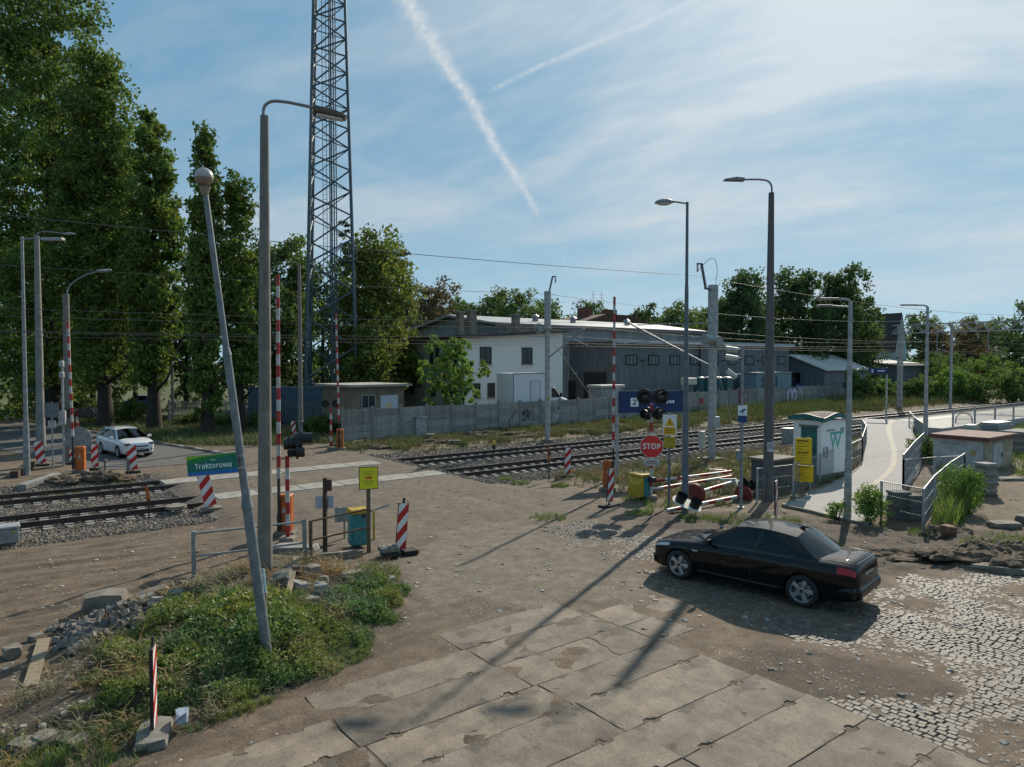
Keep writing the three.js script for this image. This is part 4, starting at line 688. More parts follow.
  others.forEach(([px, Z, top, bot, half, n, kind, label], i) => { const c = column(px, Z, top, bot, half * 1.28, 500 + i, { stack: 4, round: 4, shape: (q) => Math.pow(Math.sin(Math.PI * clamp(q * 0.74 + 0.2, 0, 1)), 0.5) }); tree('broadleaf_tree', label, c.base, { ...c, n: Math.round(n * 1.9), seed: 600 + i, mat: LEAF[kind], leaf: 0.2 + Z * 0.0026, clump: 0.6 + Z * 0.005, per: 45, r: 0.26, group: 'background trees' }); });
  for (const [px, Z, top, bot, half, label, i] of [[345, 88, 226, 392, 17, 'dark spruce peeping out behind the lattice mast', 0], [404, 92, 249, 392, 17, 'dark spruce behind the yellow-green tree', 1]]) {
    const c = column(px, Z, top, bot, half, 700 + i, { stack: 9, round: 4, shape: (q) => 1.05 - q * 0.92 }); tree('spruce_tree', label, c.base, { ...c, n: 6500, seed: 720 + i, mat: LEAF.conifer, leaf: 0.36, clump: 0.55, tall: 0.4, per: 40, r: 0.3, group: 'spruces' });
  }
  // bright young tree growing over the wall
  { const c = column(452, 55, 344, 402, 34, 801, { stack: 3, round: 4 }); c.lobes.push([-3.0, 2.9, 0, 1.1, 0.45, 0.8], [-1.6, 3.5, 0, 1.1, 0.5, 0.8], [2.0, 4.1, 0.2, 0.8, 0.5, 0.7], [1.9, 2.3, 0.2, 0.9, 0.4, 0.7], [0.2, 6.0, 0, 0.5, 0.5, 0.5]); tree('young_ash_tree', 'bright green young tree spreading over the concrete wall', c.base, { ...c, n: 3600, seed: 802, mat: LEAF.fresh, leaf: 0.3, clump: 0.34, per: 34, r: 0.1, limbs: 12, spread: 0.3, group: undefined }); }
}
// ---------- shrubs ----------
function shrub(name, label, base, w, h, n, leaf, material, seed, o = {}) {
  const t = thing(name, label, o.cat ?? 'shrub', base, 0, o.group), L = []; const r = rng(seed);
  for (let k = 0; k < (o.lobes ?? 7); k++) L.push([rr(-0.6, 0.6, r) * w, rr(0.25, 0.62, r) * h, rr(-0.5, 0.5, r) * w * 0.7, w * 0.42, h * 0.36, w * 0.38]);
  part('foliage', foliage(L, n, leaf, seed, { clump: o.clump ?? 0.2, per: 30, floor: 0.03, tall: o.tall }), material, t, true);
  part('stem', join(Array.from({ length: 7 }, (_, k) => bar(V3(rr(-0.2, 0.2, r) * w, -0.05, rr(-0.2, 0.2, r) * w), V3(rr(-0.6, 0.6, r) * w, h * rr(0.5, 0.8, r), rr(-0.4, 0.4, r) * w), 0.018, 0.008, 5))), BARK, t); return t;
}
{
  const far = (px, Z) => put(deep(px, HORIZON, Z));
  const hedge = [
    [106, 62, 2.6, 2.6, 'leafy bush on the verge beyond the left street lamp'], [128, 60, 2.2, 2.3, 'bush beside the trunk behind the white car'], [84, 66, 2.0, 2.4, 'bush on the verge left of the white car'], [50, 66, 2.0, 2.0, 'low bush on the verge behind the thick concrete pole'],
    [188, 57, 1.6, 1.2, 'low bush at the foot of the slim poplar'], [228, 56, 1.6, 1.2, 'low bush in front of the bar fence'], [262, 55, 1.6, 1.4, 'low bush behind the concrete lamp post'], [312, 50, 1.5, 1.5, 'overgrown bush at the foot of the lattice mast'], [330, 52, 1.3, 1.4, 'bush left of the end of the concrete wall'],
  ];
  hedge.forEach(([px, Z, w, h, label], i) => shrub('verge_bush', label, far(px, Z), w, h, 2600, 0.17, i % 2 ? LEAF.bush : LEAF.mid, 900 + i, { group: 'bushes on the far verge', clump: 0.3 }));
  const right = [
    [863, 92, 2.2, 4.6, 'tall bush against the wall behind the galvanised lamp post'], [876, 98, 2.4, 2.8, 'bush right of the sheet-metal shed'], [895, 96, 3.6, 2.5, 'bush at the foot of the gantry mast'], [930, 96, 3.6, 3.4, 'bush behind the far platform lamp'], [950, 94, 4.6, 5.2, 'bush beyond the platform under the gantry'], [975, 96, 4.6, 5.6, 'big bush beyond the platform right of the gantry post'],
    [1000, 92, 4.8, 5.2, 'bush beyond the platform near the right edge'], [1026, 94, 4.8, 5, 'bush beyond the platform cut by the right edge'], [916, 140, 5, 6, 'dense bush behind the flat-roofed shed'], [962, 122, 6, 7, 'dense bush in the second row under the gantry beam'], [1004, 120, 6, 7, 'dense bush in the second row at the right edge'], [944, 130, 5, 6, 'dense bush in the second row behind the platform lamp'],
  ];
  right.forEach(([px, Z, w, h, label], i) => shrub('railway_bush', label, far(px, Z), w, h, 4200, 0.3, i % 3 === 1 ? LEAF.fresh : i % 3 ? LEAF.bush : LEAF.mid, 940 + i, { group: 'bushes beyond the platform', clump: 0.5 }));
  shrub('sapling_bush', 'leafy green bush at the foot of the galvanised lamp post', gat(868, 523), 0.62, 1.4, 4200, 0.062, LEAF.fresh, 980, { clump: 0.16, lobes: 12 });
  shrub('sapling_bush', 'small pale weed bush left of the galvanised lamp post', gat(836, 520), 0.4, 0.66, 1100, 0.055, LEAF.fresh, 981, { clump: 0.13 });
  shrub('wall_weed', 'tall weeds growing beside the white equipment kiosk', gat(856, 458), 0.6, 1.2, 700, 0.1, LEAF.fresh, 982, { clump: 0.12 });
  shrub('fence_bush', 'leafy green bush behind the mesh fence corner before the hut', gat(962, 512), 0.85, 1.75, 5200, 0.07, LEAF.fresh, 985, { clump: 0.2, lobes: 12, tall: 1.6 });
  shrub('grass_bush', 'dense grassy bushes between the path fence and the brown-roofed hut', gat(937, 462), 1.9, 1.5, 3200, 0.12, LEAF.bush, 983, { clump: 0.2 });
}
// ---------- grass and weeds ----------
function blades(seed, n, h, w, lean) {
  const r = rng(seed), pos = [];
  for (let i = 0; i < n; i++) { const th = r() * 6.28, x = rr(-0.05, 0.05, r), z = rr(-0.05, 0.05, r), hh = h * rr(0.5, 1.1, r), dx = Math.cos(th) * lean * hh, dz = Math.sin(th) * lean * hh, px = -Math.sin(th) * w, pz = Math.cos(th) * w;
    const a = [x - px, 0, z - pz], b = [x + px, 0, z + pz], c = [x + dx * 0.4 + px * 0.8, hh * 0.6, z + dz * 0.4 + pz * 0.8], d = [x + dx * 0.4 - px * 0.8, hh * 0.6, z + dz * 0.4 - pz * 0.8], e = [x + dx, hh * (1 - lean * 0.3), z + dz]; pos.push(...a, ...b, ...c, ...a, ...c, ...d, ...d, ...c, ...e); }
  const g = new THREE.BufferGeometry(); g.setAttribute('position', new THREE.Float32BufferAttribute(pos, 3)); g.computeVertexNormals(); return g;
}
function scatter(name, label, geo, material, n, pick, seed, scale = [0.6, 1.4], tint = 0.25) {
  const m = new THREE.InstancedMesh(geo, material, n), r = rng(seed), d = new THREE.Object3D(), c = new THREE.Color();
  for (let i = 0; i < n; i++) { let q; for (let k = 0; k < 60 && !q; k++) q = pick(r); if (!q) q = { x: 0, z: 30, k: 0.001 }; d.position.set(q.x, gy(q.x, q.z) - 0.01, q.z); d.rotation.set(rr(-0.2, 0.2, r), r() * 6.28, rr(-0.2, 0.2, r)); d.scale.setScalar(rr(...scale, r) * (q.k ?? 1)); d.updateMatrix(); m.setMatrixAt(i, d.matrix); const b = rr(1 - tint, 1 + tint, r), y = rr(-0.2, 0.25, r) + (q.dry ?? 0); m.setColorAt(i, c.setRGB(b * (1 + y), b * (1 + y * 0.25), b * (1 - y * 0.4))); }
  m.name = numbered(name); m.userData = { kind: 'stuff', label }; scene.add(m); return m;
}
{
  const grassMat = new THREE.MeshPhysicalMaterial({ color: lin(0.155, 0.22, 0.035), roughness: 0.85, transmission: 0.45, thickness: 0, side: THREE.DoubleSide });
  const dryMat = new THREE.MeshPhysicalMaterial({ color: lin(0.26, 0.2, 0.09), roughness: 0.9, transmission: 0.25, thickness: 0, side: THREE.DoubleSide });
  const vergeMat = new THREE.MeshPhysicalMaterial({ color: lin(0.12, 0.145, 0.036), roughness: 0.85, transmission: 0.35, thickness: 0, side: THREE.DoubleSide }), deadMat = new THREE.MeshPhysicalMaterial({ color: lin(0.2, 0.15, 0.07), roughness: 0.9, transmission: 0.25, thickness: 0, side: THREE.DoubleSide });
  const area = (P, edge = 0, f = 0.55, lim = -0.2) => { const xs = P.map((q) => q[0]), zs = P.map((q) => q[1]), x0 = Math.min(...xs), x1 = Math.max(...xs), z0 = Math.min(...zs), z1 = Math.max(...zs); return (r) => { const x = rr(x0, x1, r), z = rr(z0, z1, r); const e = inside(x, z, P) + 0.5 * n2(x * 0.9, z * 0.9) - edge; return e > 0 && fbm2(x * f + 3, z * f, 3) > lim ? { x, z, k: clamp(0.45 + e * 0.5, 0.45, 1), dry: 0.45 * n2(x * 0.5 + 7, z * 0.5) } : null; }; };
  const tuft = blades(1, 9, 0.2, 0.006, 0.5), tuft2 = blades(2, 7, 0.34, 0.007, 0.35), tall = blades(3, 6, 0.8, 0.012, 0.22);
  const leafy = (seed, n, s, h) => { const g = foliage([[0, h * 0.5, 0, s, h * 0.5, s]], n, 0.038, seed, { clump: 0.06, per: 6, floor: 0.01 }); g.deleteAttribute('color'); return g; };
  const L1 = leafy(21, 64, 0.12, 0.2), L2 = leafy(22, 110, 0.16, 0.36);
  scatter('island_grass', 'low grass over the earth island at the left', tuft, grassMat, 6500, area(PLOT.weeds, -0.05, 0.8, -0.06), 31);
  scatter('island_weeds', 'bright leafy weeds covering the earth island', L1, grassMat, 2300, area(PLOT.weeds, 0.0, 0.75, 0.06), 32, [0.5, 1.7]);
  scatter('tall_weeds', 'taller bright weeds in clumps on the earth island', L2, grassMat, 520, area(PLOT.weeds, 0.25, 0.55, 0.1), 44, [0.8, 2.1]);
  scatter('dry_straw', 'dry straw and dead stems on the earth island', blades(5, 8, 0.35, 0.005, 0.95), dryMat, 1500, area(PLOT.island, 0.0, 0.9, 0.04), 33);
  const sp = (s0, s1, p0, p1, f, lim, k) => (r) => { const s = rr(s0, s1, r), p = rr(p0, p1, r), w = SP(s, p); return p < wallP(clamp(s, 18.6, 130)) - 0.25 && inside(w.x, w.z, PLOT.path) < -0.1 && fbm2(w.x * f + 3, w.z * f, 3) > lim ? { x: w.x, z: w.z, k, dry: 0.25 * n2(w.x * 0.2, w.z * 0.2) } : null; };
  scatter('verge_grass', 'rough grass between the far track and the concrete wall', tuft2, vergeMat, 9000, sp(17.5, 80, 36.8, 52, 0.3, -0.02, 1.5), 34);
  scatter('verge_straw', 'dry yellow grass along the foot of the wall', tuft2, deadMat, 5000, sp(19, 110, 36.6, 52, 0.22, -0.1, 1.3), 35);
  scatter('tall_verge_grass', 'tall wild grass in front of the wall right of the steel mast', tall, vergeMat, 5200, sp(58, 120, 37.5, 54, 0.15, -0.4, 1.15), 36);
  scatter('trackside_grass', 'sparse grass on the near side of the track by the fallen signals', tuft2, vergeMat, 2600, sp(21, 36, 15.5, 25.4, 0.5, 0.02, 0.9), 37);
  scatter('trackside_straw', 'dry grass between the near track and the parked posts', tuft2, dryMat, 2400, sp(20, 40, 16.5, 25.6, 0.4, -0.05, 0.9), 38);
  scatter('platform_grass', 'grass between the footpath and the platform fence', tuft2, grassMat, 3600, (r) => { const s = rr(38, 80, r), p = rr(9, 21, r), w = SP(s, p); return w.x / -w.z > 0.58 && fbm2(w.x * 0.3, w.z * 0.3, 3) > -0.15 ? { x: w.x, z: w.z, k: 1.4 } : null; }, 39);
  scatter('hut_weeds', 'tall green weeds along the mesh fence before the brown-roofed hut', tall, grassMat, 900, (r) => { const u = r(), v = at(mix(938, 972, u) + rr(-8, 14, r), mix(528, 486, u) + rr(-6, 10, r)); return { x: v.x, z: v.z, k: rr(0.5, 1.15, r) }; }, 40);
  scatter('far_verge_grass', 'long grass on the verge beyond the asphalt street', tuft2, vergeMat, 6000, (r) => { const v = deep(rr(-20, 345, r), HORIZON, rr(44, 66, r)), [s, p] = toSP(v.x, v.z); return s > 11.4 - (p - 40) * 0.225 && s < 19 && p > 43 ? { x: v.x, z: v.z, k: 1.6 } : null; }, 41);
  const spots = [[548, 518, 0.5], [662, 505, 0.6], [634, 500, 0.4], [700, 520, 0.5], [735, 522, 0.6], [930, 535, 0.5], [985, 555, 0.5], [1010, 540, 0.6], [520, 482, 0.35], [115, 478, 0.6], [70, 490, 0.7], [380, 572, 0.4], [20, 758, 0.5], [95, 752, 0.6], [60, 762, 0.6], [782, 522, 0.5], [560, 486, 0.3], [505, 478, 0.25], [640, 514, 0.4]];
  scatter('stray_weeds', 'stray tufts of weeds dotted about the bare earth', tuft2, grassMat, 1300, (r) => { const q = spots[Math.floor(r() * spots.length)], v = at(q[0], q[1]), th = r() * 6.28, d = Math.sqrt(r()) * q[2]; return { x: v.x + Math.cos(th) * d * 1.3, z: v.z + Math.sin(th) * d, k: 0.7 }; }, 42);
  const pebble = rock(0.035, 0.022, 0.03, 9, 0.3);
  scatter('pebbles', 'loose pebbles and crumbs of stone scattered on the bare earth', pebble, mat([0.26, 0.235, 0.2], 0.95), 16000, (r) => { const Z = 8 + 32 * Math.pow(r(), 1.4), x = rr(-0.75, 0.75, r) * Z, [s, p] = toSP(x, -Z); if (p < 11.6 && s < 10.2 && r() < 0.92) return null; return fbm2(x * 0.5, Z * 0.5, 3) > -0.05 - 0.2 * r() ? { x, z: -Z, k: r() < 0.06 ? 2.2 : 1 } : null; }, 43, [0.4, 1.5], 0.45);
}

// ---------- lamp posts ----------
const PX = (px, py) => gat(px, py);
function arcArm(h, reach, rise, dir, r = 0.035) { return tube([[0, h - 0.4, 0], [0, h + rise * 0.55, 0], [dir * reach * 0.12, h + rise * 0.95, 0], [dir * reach * 0.35, h + rise, 0], [dir * reach, h + rise * 0.62, 0]], r, 28, 8); }
function cobra(len, dir) { return new THREE.SphereGeometry(0.5, 14, 10).scale(len, 0.17, 0.27).translate(dir * len * 0.5, 0, 0); }
function ledHead(len, dir) { return prism([[0, -0.05], [dir * len, -0.035], [dir * len, 0.02], [dir * len * 0.3, 0.06], [0, 0.05]].sort(() => 0), 0.26, 0.012); }
{
  // concrete post with curved arm, left foreground
  { const b = PX(265, 571), h = rowH(107, -b.z) - b.y, t = thing('street_lamp', 'tall concrete street lamp with a curved arm in the left foreground', 'street lamp', b, 0.12); t.rotation.z = -0.009;
    part('post', [cyl(0.175, 0.135, h * 0.48, 0, -0.2), cyl(0.14, 0.095, h * 0.52, 0, h * 0.48 - 0.2)], M.poleConcrete, t);
    part('arm', arcArm(h - 0.15, 1.2, 0.3, 1, 0.038), M.lampHead, t);
    const hd = part('lamp_head', [prism([[0, -0.06], [0.75, -0.09], [0.78, 0.0], [0.5, 0.08], [0, 0.09]], 0.24, 0.03).rotateZ(-0.16).translate(1.12, h - 0.0, 0)], mat([0.16, 0.12, 0.09], 0.7, { map: mottle, rep: 1.5 }), t); part('diffuser', [box(0.6, 0.03, 0.18, 1.5, h - 0.165, 0, 0, 0, -0.16)], M.lampGlass, hd); }
  // leaning globe lamp with the street-name plate
  { const b = PX(268, 661), top = deep(204, 183, -b.z - 0.3), d = top.clone().sub(b), t = thing('globe_lamp', 'leaning steel lamp post with a round globe, carrying the green street sign', 'street lamp', b);
    const q = (k, off = 0) => V3(d.x * k, d.y * k, d.z * k + off);
    part('post', [bar(q(-0.02), q(0.34), 0.088, 0.084, 14), bar(q(0.335), q(0.66), 0.068, 0.064, 14), bar(q(0.655), q(0.985), 0.05, 0.045, 12), bar(q(0.33), q(0.35), 0.1, 0.075, 14), bar(q(0.65), q(0.665), 0.075, 0.055, 14)], mat([0.25, 0.29, 0.32], 0.55, { map: mottle, rep: 0.9, metalness: 0.2 }), t);
    const g = part('globe', new THREE.SphereGeometry(0.145, 20, 14, 0, 6.2832, 0, 1.75).translate(q(1).x, q(1).y + 0.1, q(1).z), mat([0.5, 0.49, 0.46], 0.35, { physical: true, transmission: 0.3, thickness: 0 }), t); part('globe_bowl', [new THREE.SphereGeometry(0.147, 20, 8, 0, 6.2832, 1.7, 1.0).translate(q(1).x, q(1).y + 0.1, q(1).z), cyl(0.05, 0.09, 0.14, q(0.985).x, q(0.985).y - 0.08, q(1).z)], mat([0.24, 0.19, 0.14], 0.6), g);
    // sign on the left of the post
    const c = deep(215, 463.5, -b.z - 0.15).sub(b), sg = new THREE.Group(); sg.name = 'street_sign'; tag(sg, 'green and blue street-name plate reading Traktorowa'); t.add(sg); sg.position.copy(c).add(V3(0, 0, 0.1)); sg.rotation.z = 0.085;
    const W = 0.84, Hs = 0.335; part('plate', rbox(W, Hs, 0.014, 0.006), M.galv, sg);
    part('print', face(W - 0.012, Hs - 0.012, 0, 0, 0.0095), printed(512, 200, (g, w, h) => { g.fillStyle = '#0b6a5e'; g.fillRect(0, 0, w, h); g.fillStyle = '#8cb52b'; g.beginPath(); g.moveTo(0, 0); g.lineTo(w, 0); g.lineTo(w * 0.5, h * 0.05); g.quadraticCurveTo(w * 0.15, h * 0.08, 0, h * 0.22); g.fill(); g.fillStyle = '#0f7d3e'; g.beginPath(); g.moveTo(0, h * 0.22); g.quadraticCurveTo(w * 0.15, h * 0.08, w * 0.5, h * 0.05); g.lineTo(w, 0); g.lineTo(w, h * 0.08); g.lineTo(0, h * 0.42); g.fill(); g.fillStyle = '#1668ad'; g.beginPath(); g.moveTo(0, h * 0.84); g.lineTo(w, h * 0.76); g.lineTo(w, h); g.lineTo(0, h); g.fill(); g.fillStyle = '#fff'; g.textAlign = 'center'; g.font = '26px sans-serif'; g.fillText('ulica', w * 0.52, h * 0.3); g.font = '74px sans-serif'; g.fillText('Traktorowa', w * 0.52, h * 0.68); }), sg, true);
    part('clamp', [box(0.14, 0.03, 0.03, W / 2 + 0.02, 0.1, -0.02), box(0.14, 0.03, 0.03, W / 2 + 0.02, -0.1, -0.02)], M.galv, sg); }
  // thin galvanised post by the tracks, left
  { const b = PX(27, 475), h = rowH(238, -b.z) - b.y, t = thing('track_lamp', 'thin galvanised lamp post nearest the left edge beside the tracks', 'street lamp', b);
    part('post', [cyl(0.14, 0.12, 2.3), cyl(0.095, 0.06, h - 2.2, 0, 2.2), cyl(0.2, 0.2, 0.04)], M.galv, t); part('arm', [bar(V3(0, h - 0.05, 0), V3(0.95, h, 0), 0.03), bar(V3(0, h - 0.1, 0), V3(0, h + 0.06, 0), 0.07)], M.galv, t); part('lamp_head', rbox(0.95, 0.14, 0.3, 0.04, 1.4, h - 0.06, 0), M.galvPale, t); }
  { const b = PX(41, 447), h = rowH(236, -b.z) - b.y, t = thing('street_lamp', 'thick pale concrete street lamp beside the left street', 'street lamp', b); part('post', [cyl(0.27, 0.2, 4.2), cyl(0.22, 0.14, h - 4.2, 0, 4.2)], mat([0.34, 0.33, 0.31], 0.9, { map: streaky, rep: 0.5 }), t); part('arm', tube([[0, h - 0.2, 0], [0, h + 0.1, 0], [0.35, h + 0.25, 0], [1.4, h + 0.18, 0], [1.7, h + 0.15, 0]], 0.04), M.galv, t); part('lamp_head', cobra(0.75, 1).translate(1.6, h + 0.13, 0), M.galvPale, t); }
  { const b = PX(69, 462), h = rowH(290, -b.z) - b.y, t = thing('street_lamp', 'shorter concrete street lamp with a rounded head behind the left barrier', 'street lamp', b); part('post', [cyl(0.2, 0.15, h, 0, -0.2)], M.poleConcrete, t); part('arm', tube([[0, h - 0.4, 0], [0.2, h + 0.2, 0], [1.0, h + 0.75, 0], [1.7, h + 0.95, 0]], 0.035), M.galv, t); part('lamp_head', cobra(0.85, 1).rotateZ(0.1).translate(1.55, h + 0.95, 0), M.galvPale, t); }
  // right side
  { const b = PX(685, 513), h = rowH(202, -b.z) - b.y, t = thing('street_lamp', 'slim steel street lamp beside the stop sign', 'street lamp', b); part('post', [cyl(0.115, 0.1, h * 0.38, 0, -0.1), cyl(0.085, 0.065, h * 0.36, 0, h * 0.38 - 0.1), cyl(0.055, 0.045, h * 0.26 + 0.1, 0, h * 0.74 - 0.1)], M.greyPaint, t); part('arm', bar(V3(0, h - 0.05, 0), V3(-0.5, h + 0.02, 0), 0.03), M.greyPaint, t); const hd = part('lamp_head', new THREE.SphereGeometry(0.5, 14, 10, 0, 6.2832, 0, 1.7).scale(0.66, 0.26, 0.3).rotateZ(0.05).translate(-0.78, h - 0.02, 0), M.lampHead, t); part('diffuser', new THREE.SphereGeometry(0.5, 12, 6, 0, 6.2832, 1.7, 1.44).scale(0.56, 0.2, 0.26).translate(-0.8, h - 0.02, 0), M.lampGlass, hd); }
  { const b = PX(768, 501), h = rowH(190, -b.z) - b.y, t = thing('street_lamp', 'tall dark concrete street lamp with a flat head left of the footpath', 'street lamp', b); part('post', [cyl(0.2, 0.165, h * 0.45, 0, -0.2), cyl(0.165, 0.1, h * 0.55 + 0.1, 0, h * 0.45 - 0.2)], mat([0.17, 0.165, 0.165], 0.9, { map: streaky, rep: 0.7 }), t); part('arm', tube([[0, h - 0.3, 0], [0, h + 0.15, 0], [-0.12, h + 0.32, 0], [-0.4, h + 0.38, 0], [-1.1, h + 0.38, 0]], 0.035), M.lampHead, t); part('lamp_head', [prism([[0, -0.05], [-0.75, -0.03], [-0.72, 0.02], [-0.3, 0.09], [0, 0.06]].reverse(), 0.26, 0.015).translate(-1.02, h + 0.37, 0)], M.lampHead, t); const n = part('notice', box(0.26, 0.36, 0.01, 0.0, 2.05, 0.21), M.white, t); part('lettering', join([0.1, 0.05, 0, -0.05].map((y) => box(0.18, 0.012, 0.004, 0, 2.05 + y, 0.218))), M.blueSign, n); }
  { const b = PX(847.5, 517), h = rowH(301, -b.z) - b.y, t = thing('path_lamp', 'galvanised lamp post with a flat head beside the green bush', 'street lamp', b); part('post', [cyl(0.125, 0.115, 2.0), cyl(0.1, 0.065, h - 2.0, 0, 2.0), rbox(0.32, 0.05, 0.32, 0.01, 0, 0.02, 0)], M.galvPale, t); part('arm', tube([[0, h - 0.25, 0], [-0.03, h + 0.0, 0], [-0.14, h + 0.05, 0], [-0.6, h + 0.06, 0]], 0.045), M.galvPale, t); part('lamp_head', [rbox(0.62, 0.07, 0.26, 0.025, -0.75, h + 0.07, 0)], M.galv, t); part('rear_arm', [bar(V3(0, h - 0.2, 0), V3(-0.5, h - 0.14, -0.3), 0.03), rbox(0.5, 0.06, 0.22, 0.02, -0.7, h - 0.12, -0.4)], M.galvPale, t); }
  { const b = PX(925, 457), h = rowH(307, -b.z) - b.y, t = thing('path_lamp', 'galvanised lamp post with two flat heads beside the mesh fence', 'street lamp', b); part('post', [cyl(0.13, 0.12, 2.4), cyl(0.105, 0.07, h - 2.4, 0, 2.4)], M.galvPale, t); part('arm', tube([[0, h - 0.25, 0], [-0.03, h + 0.02, 0], [-0.16, h + 0.08, 0], [-0.7, h + 0.1, 0]], 0.045), M.galvPale, t); part('lamp_head', rbox(0.8, 0.08, 0.26, 0.025, -1.05, h + 0.11, 0), M.galv, t); part('rear_arm', [bar(V3(0, h - 0.5, 0), V3(-0.5, h - 0.46, 0), 0.03), rbox(0.7, 0.07, 0.24, 0.02, -0.75, h - 0.45, 0)], M.galv, t); part('controller', rbox(0.34, 0.4, 0.26, 0.03, 0.05, 0.75, 0.16), M.dark, t); }
  // concrete pole between barrier and mast, plus distant poles
  { const b = put(deep(300, HORIZON, 47)), h = rowH(262, 47) - b.y, t = thing('utility_pole', 'thin grey pole between the striped boom and the lattice mast', 'pole', b); part('post', cyl(0.17, 0.1, h, 0, -0.1), M.poleConcrete, t); part('collar', cyl(0.2, 0.2, 0.12, 0, 1.2), M.galv, t); }
  { const b = put(deep(102, HORIZON, 70)), t = thing('utility_pole', 'far grey pole on the lawn behind the white car', 'pole', b); part('post', cyl(0.13, 0.09, rowH(333, 70), 0, -0.1), M.galv, t); part('collar', cyl(0.17, 0.17, 0.1, 0, 1.4), M.galv, t); }
  { const b = put(deep(172, HORIZON, 70)), t = thing('utility_pole', 'far grey pole between the poplar trunks', 'pole', b); part('post', cyl(0.15, 0.1, rowH(328, 70), 0, -0.1), M.galv, t); part('collar', cyl(0.19, 0.19, 0.1, 0, 1.4), M.galv, t); }
}

// ---------- overhead line ----------
function insul(a, b, n = 5) { const L = [bar(a, b, 0.025, 0.025, 6)]; for (let k = 0; k < n; k++) { const q = a.clone().lerp(b, (k + 0.5) / n), d = b.clone().sub(a).normalize(); L.push(bar(q.clone().addScaledVector(d, -0.012), q.clone().addScaledVector(d, 0.012), 0.07, 0.07, 8)); } return join(L); }
const wireAt = { feederNear: [24.0, 9.75], feederFar: [36.2, 9.75], carryNear: [NEAR, 7.4], touchNear: [NEAR, 6.2], carryFar: [FAR, 7.4], touchFar: [FAR, 6.2] };
{
  const mastS1 = 30.5, pF = 36.4, mastS2 = 31.5, pN = 23.85;
  { const b = put(SP(mastS1, pF)), h = 10.0 - b.y, t = thing('catenary_mast', 'pale steel overhead-line mast on the wall side of the tracks', 'mast', b, TURN);
    part('post', [cyl(0.2, 0.2, 0.08), cyl(0.175, 0.175, h - 2.6, 0, 0.08), cyl(0.23, 0.23, 2.5, 0, h - 2.6)], M.galvPale, t); part('base_plate', rbox(0.6, 0.3, 0.6, 0.02, 0, 0.0, 0), M.concrete, t);
    part('feeder_bracket', [beam(V3(0, h - 0.6, 0), V3(0.35, h + 0.9, 0.1), 0.14, 0.07), beam(V3(0.35, h + 0.9, 0.1), V3(0.62, h + 0.92, 0.1), 0.12, 0.08)], M.greyPaint, t); part('insulator', insul(V3(0.6, h + 0.85, 0.1), V3(0.6, h + 0.5, 0.1)), M.insulator, t);
    part('cantilever', [bar(V3(0, 5.6, 0.1), V3(1.1, 7.5, pF - FAR - 0.6), 0.05, 0.05), bar(V3(0, 7.4, 0.1), V3(0.9, 7.35, pF - FAR - 0.4), 0.03, 0.03), bar(V3(0.6, 6.9, 1.6), V3(0.8, 6.35, pF - FAR + 0.1), 0.025)], M.galv, t); part('insulator', insul(V3(0, 7.4, 0.15), V3(0.15, 7.4, 0.65)), M.insulator, t);
    part('tension_wheel', [disc(0.36, 0.12, -0.75, h - 2.6, 0.0, 24).rotateY(0), disc(0.2, 0.3, -0.75, h - 2.6, 0), box(0.9, 0.12, 0.1, -0.4, h - 2.6, 0)], M.galv, t); part('stay', bar(V3(0.6, h - 3.6, 0), V3(7.2, 1.0, -1.6), 0.025, 0.025, 6), M.galvPale, t); part('number_plate', box(0.16, 0.22, 0.02, 0, 2.9, 0.19), M.yellow, t); }
  { const b = put(SP(mastS2, pN)), h = 9.35 - b.y, t = thing('catenary_mast', 'pale steel overhead-line mast on the near side of the tracks', 'mast', b, TURN);
    part('post', [cyl(0.26, 0.26, 0.08), cyl(0.22, 0.22, h - 3.0, 0, 0.08), cyl(0.27, 0.27, 2.95, 0, h - 3.0)], M.galvPale, t); part('base_plate', rbox(0.9, 0.25, 0.9, 0.02, 0, 0.02, 0), M.concrete, t);
    part('feeder_bracket', [beam(V3(-0.2, h - 0.3, 0), V3(-0.72, h - 0.25, 0), 0.1, 0.1), beam(V3(-0.62, h - 0.3, 0), V3(-1.0, h + 1.0, 0), 0.12, 0.08), beam(V3(-0.95, h + 1.0, 0), V3(-1.35, h + 0.98, 0), 0.1, 0.07)], M.greyPaint, t); part('insulator', insul(V3(-1.32, h + 0.95, 0), V3(-1.32, h + 0.55, 0)), M.insulator, t); part('jumper', tube([[-1.3, h + 0.6, 0], [-0.6, h + 1.2, 0.1], [-0.1, h + 1.35, 0.1], [0.25, h + 0.9, 0.05], [0.2, h, 0]], 0.015), M.wire, t);
    part('cantilever', [bar(V3(0, 5.0, 0), V3(-2.0, 6.9, -2.9), 0.05), bar(V3(-2.0, 6.9, -2.9), V3(-2.7, 7.5, -3.7), 0.05), bar(V3(0, 7.35, 0), V3(-2.0, 7.35, -3.6), 0.025), bar(V3(-1.6, 6.5, -2.4), V3(-2.2, 6.3, -4.4), 0.025)], M.galv, t); part('insulator', insul(V3(-0.1, 7.35, -0.2), V3(-0.4, 7.35, -0.75)), M.insulator, t);
    part('tension_drum', [new THREE.CylinderGeometry(0.27, 0.27, 0.8, 20).rotateZ(Math.PI / 2).translate(-0.6, h - 2.95, 0.2), disc(0.33, 0.1, 0.05, h - 3.1, 0.36, 24)], M.galv, t); part('stay', bar(V3(0.2, 5.4, 0), V3(3.2, 0.5, -0.6), 0.02, 0.02, 6), M.galvPale, t); part('box', rbox(0.55, 0.6, 0.4, 0.02, 0, 2.05, 0.12), M.galvPale, t); }
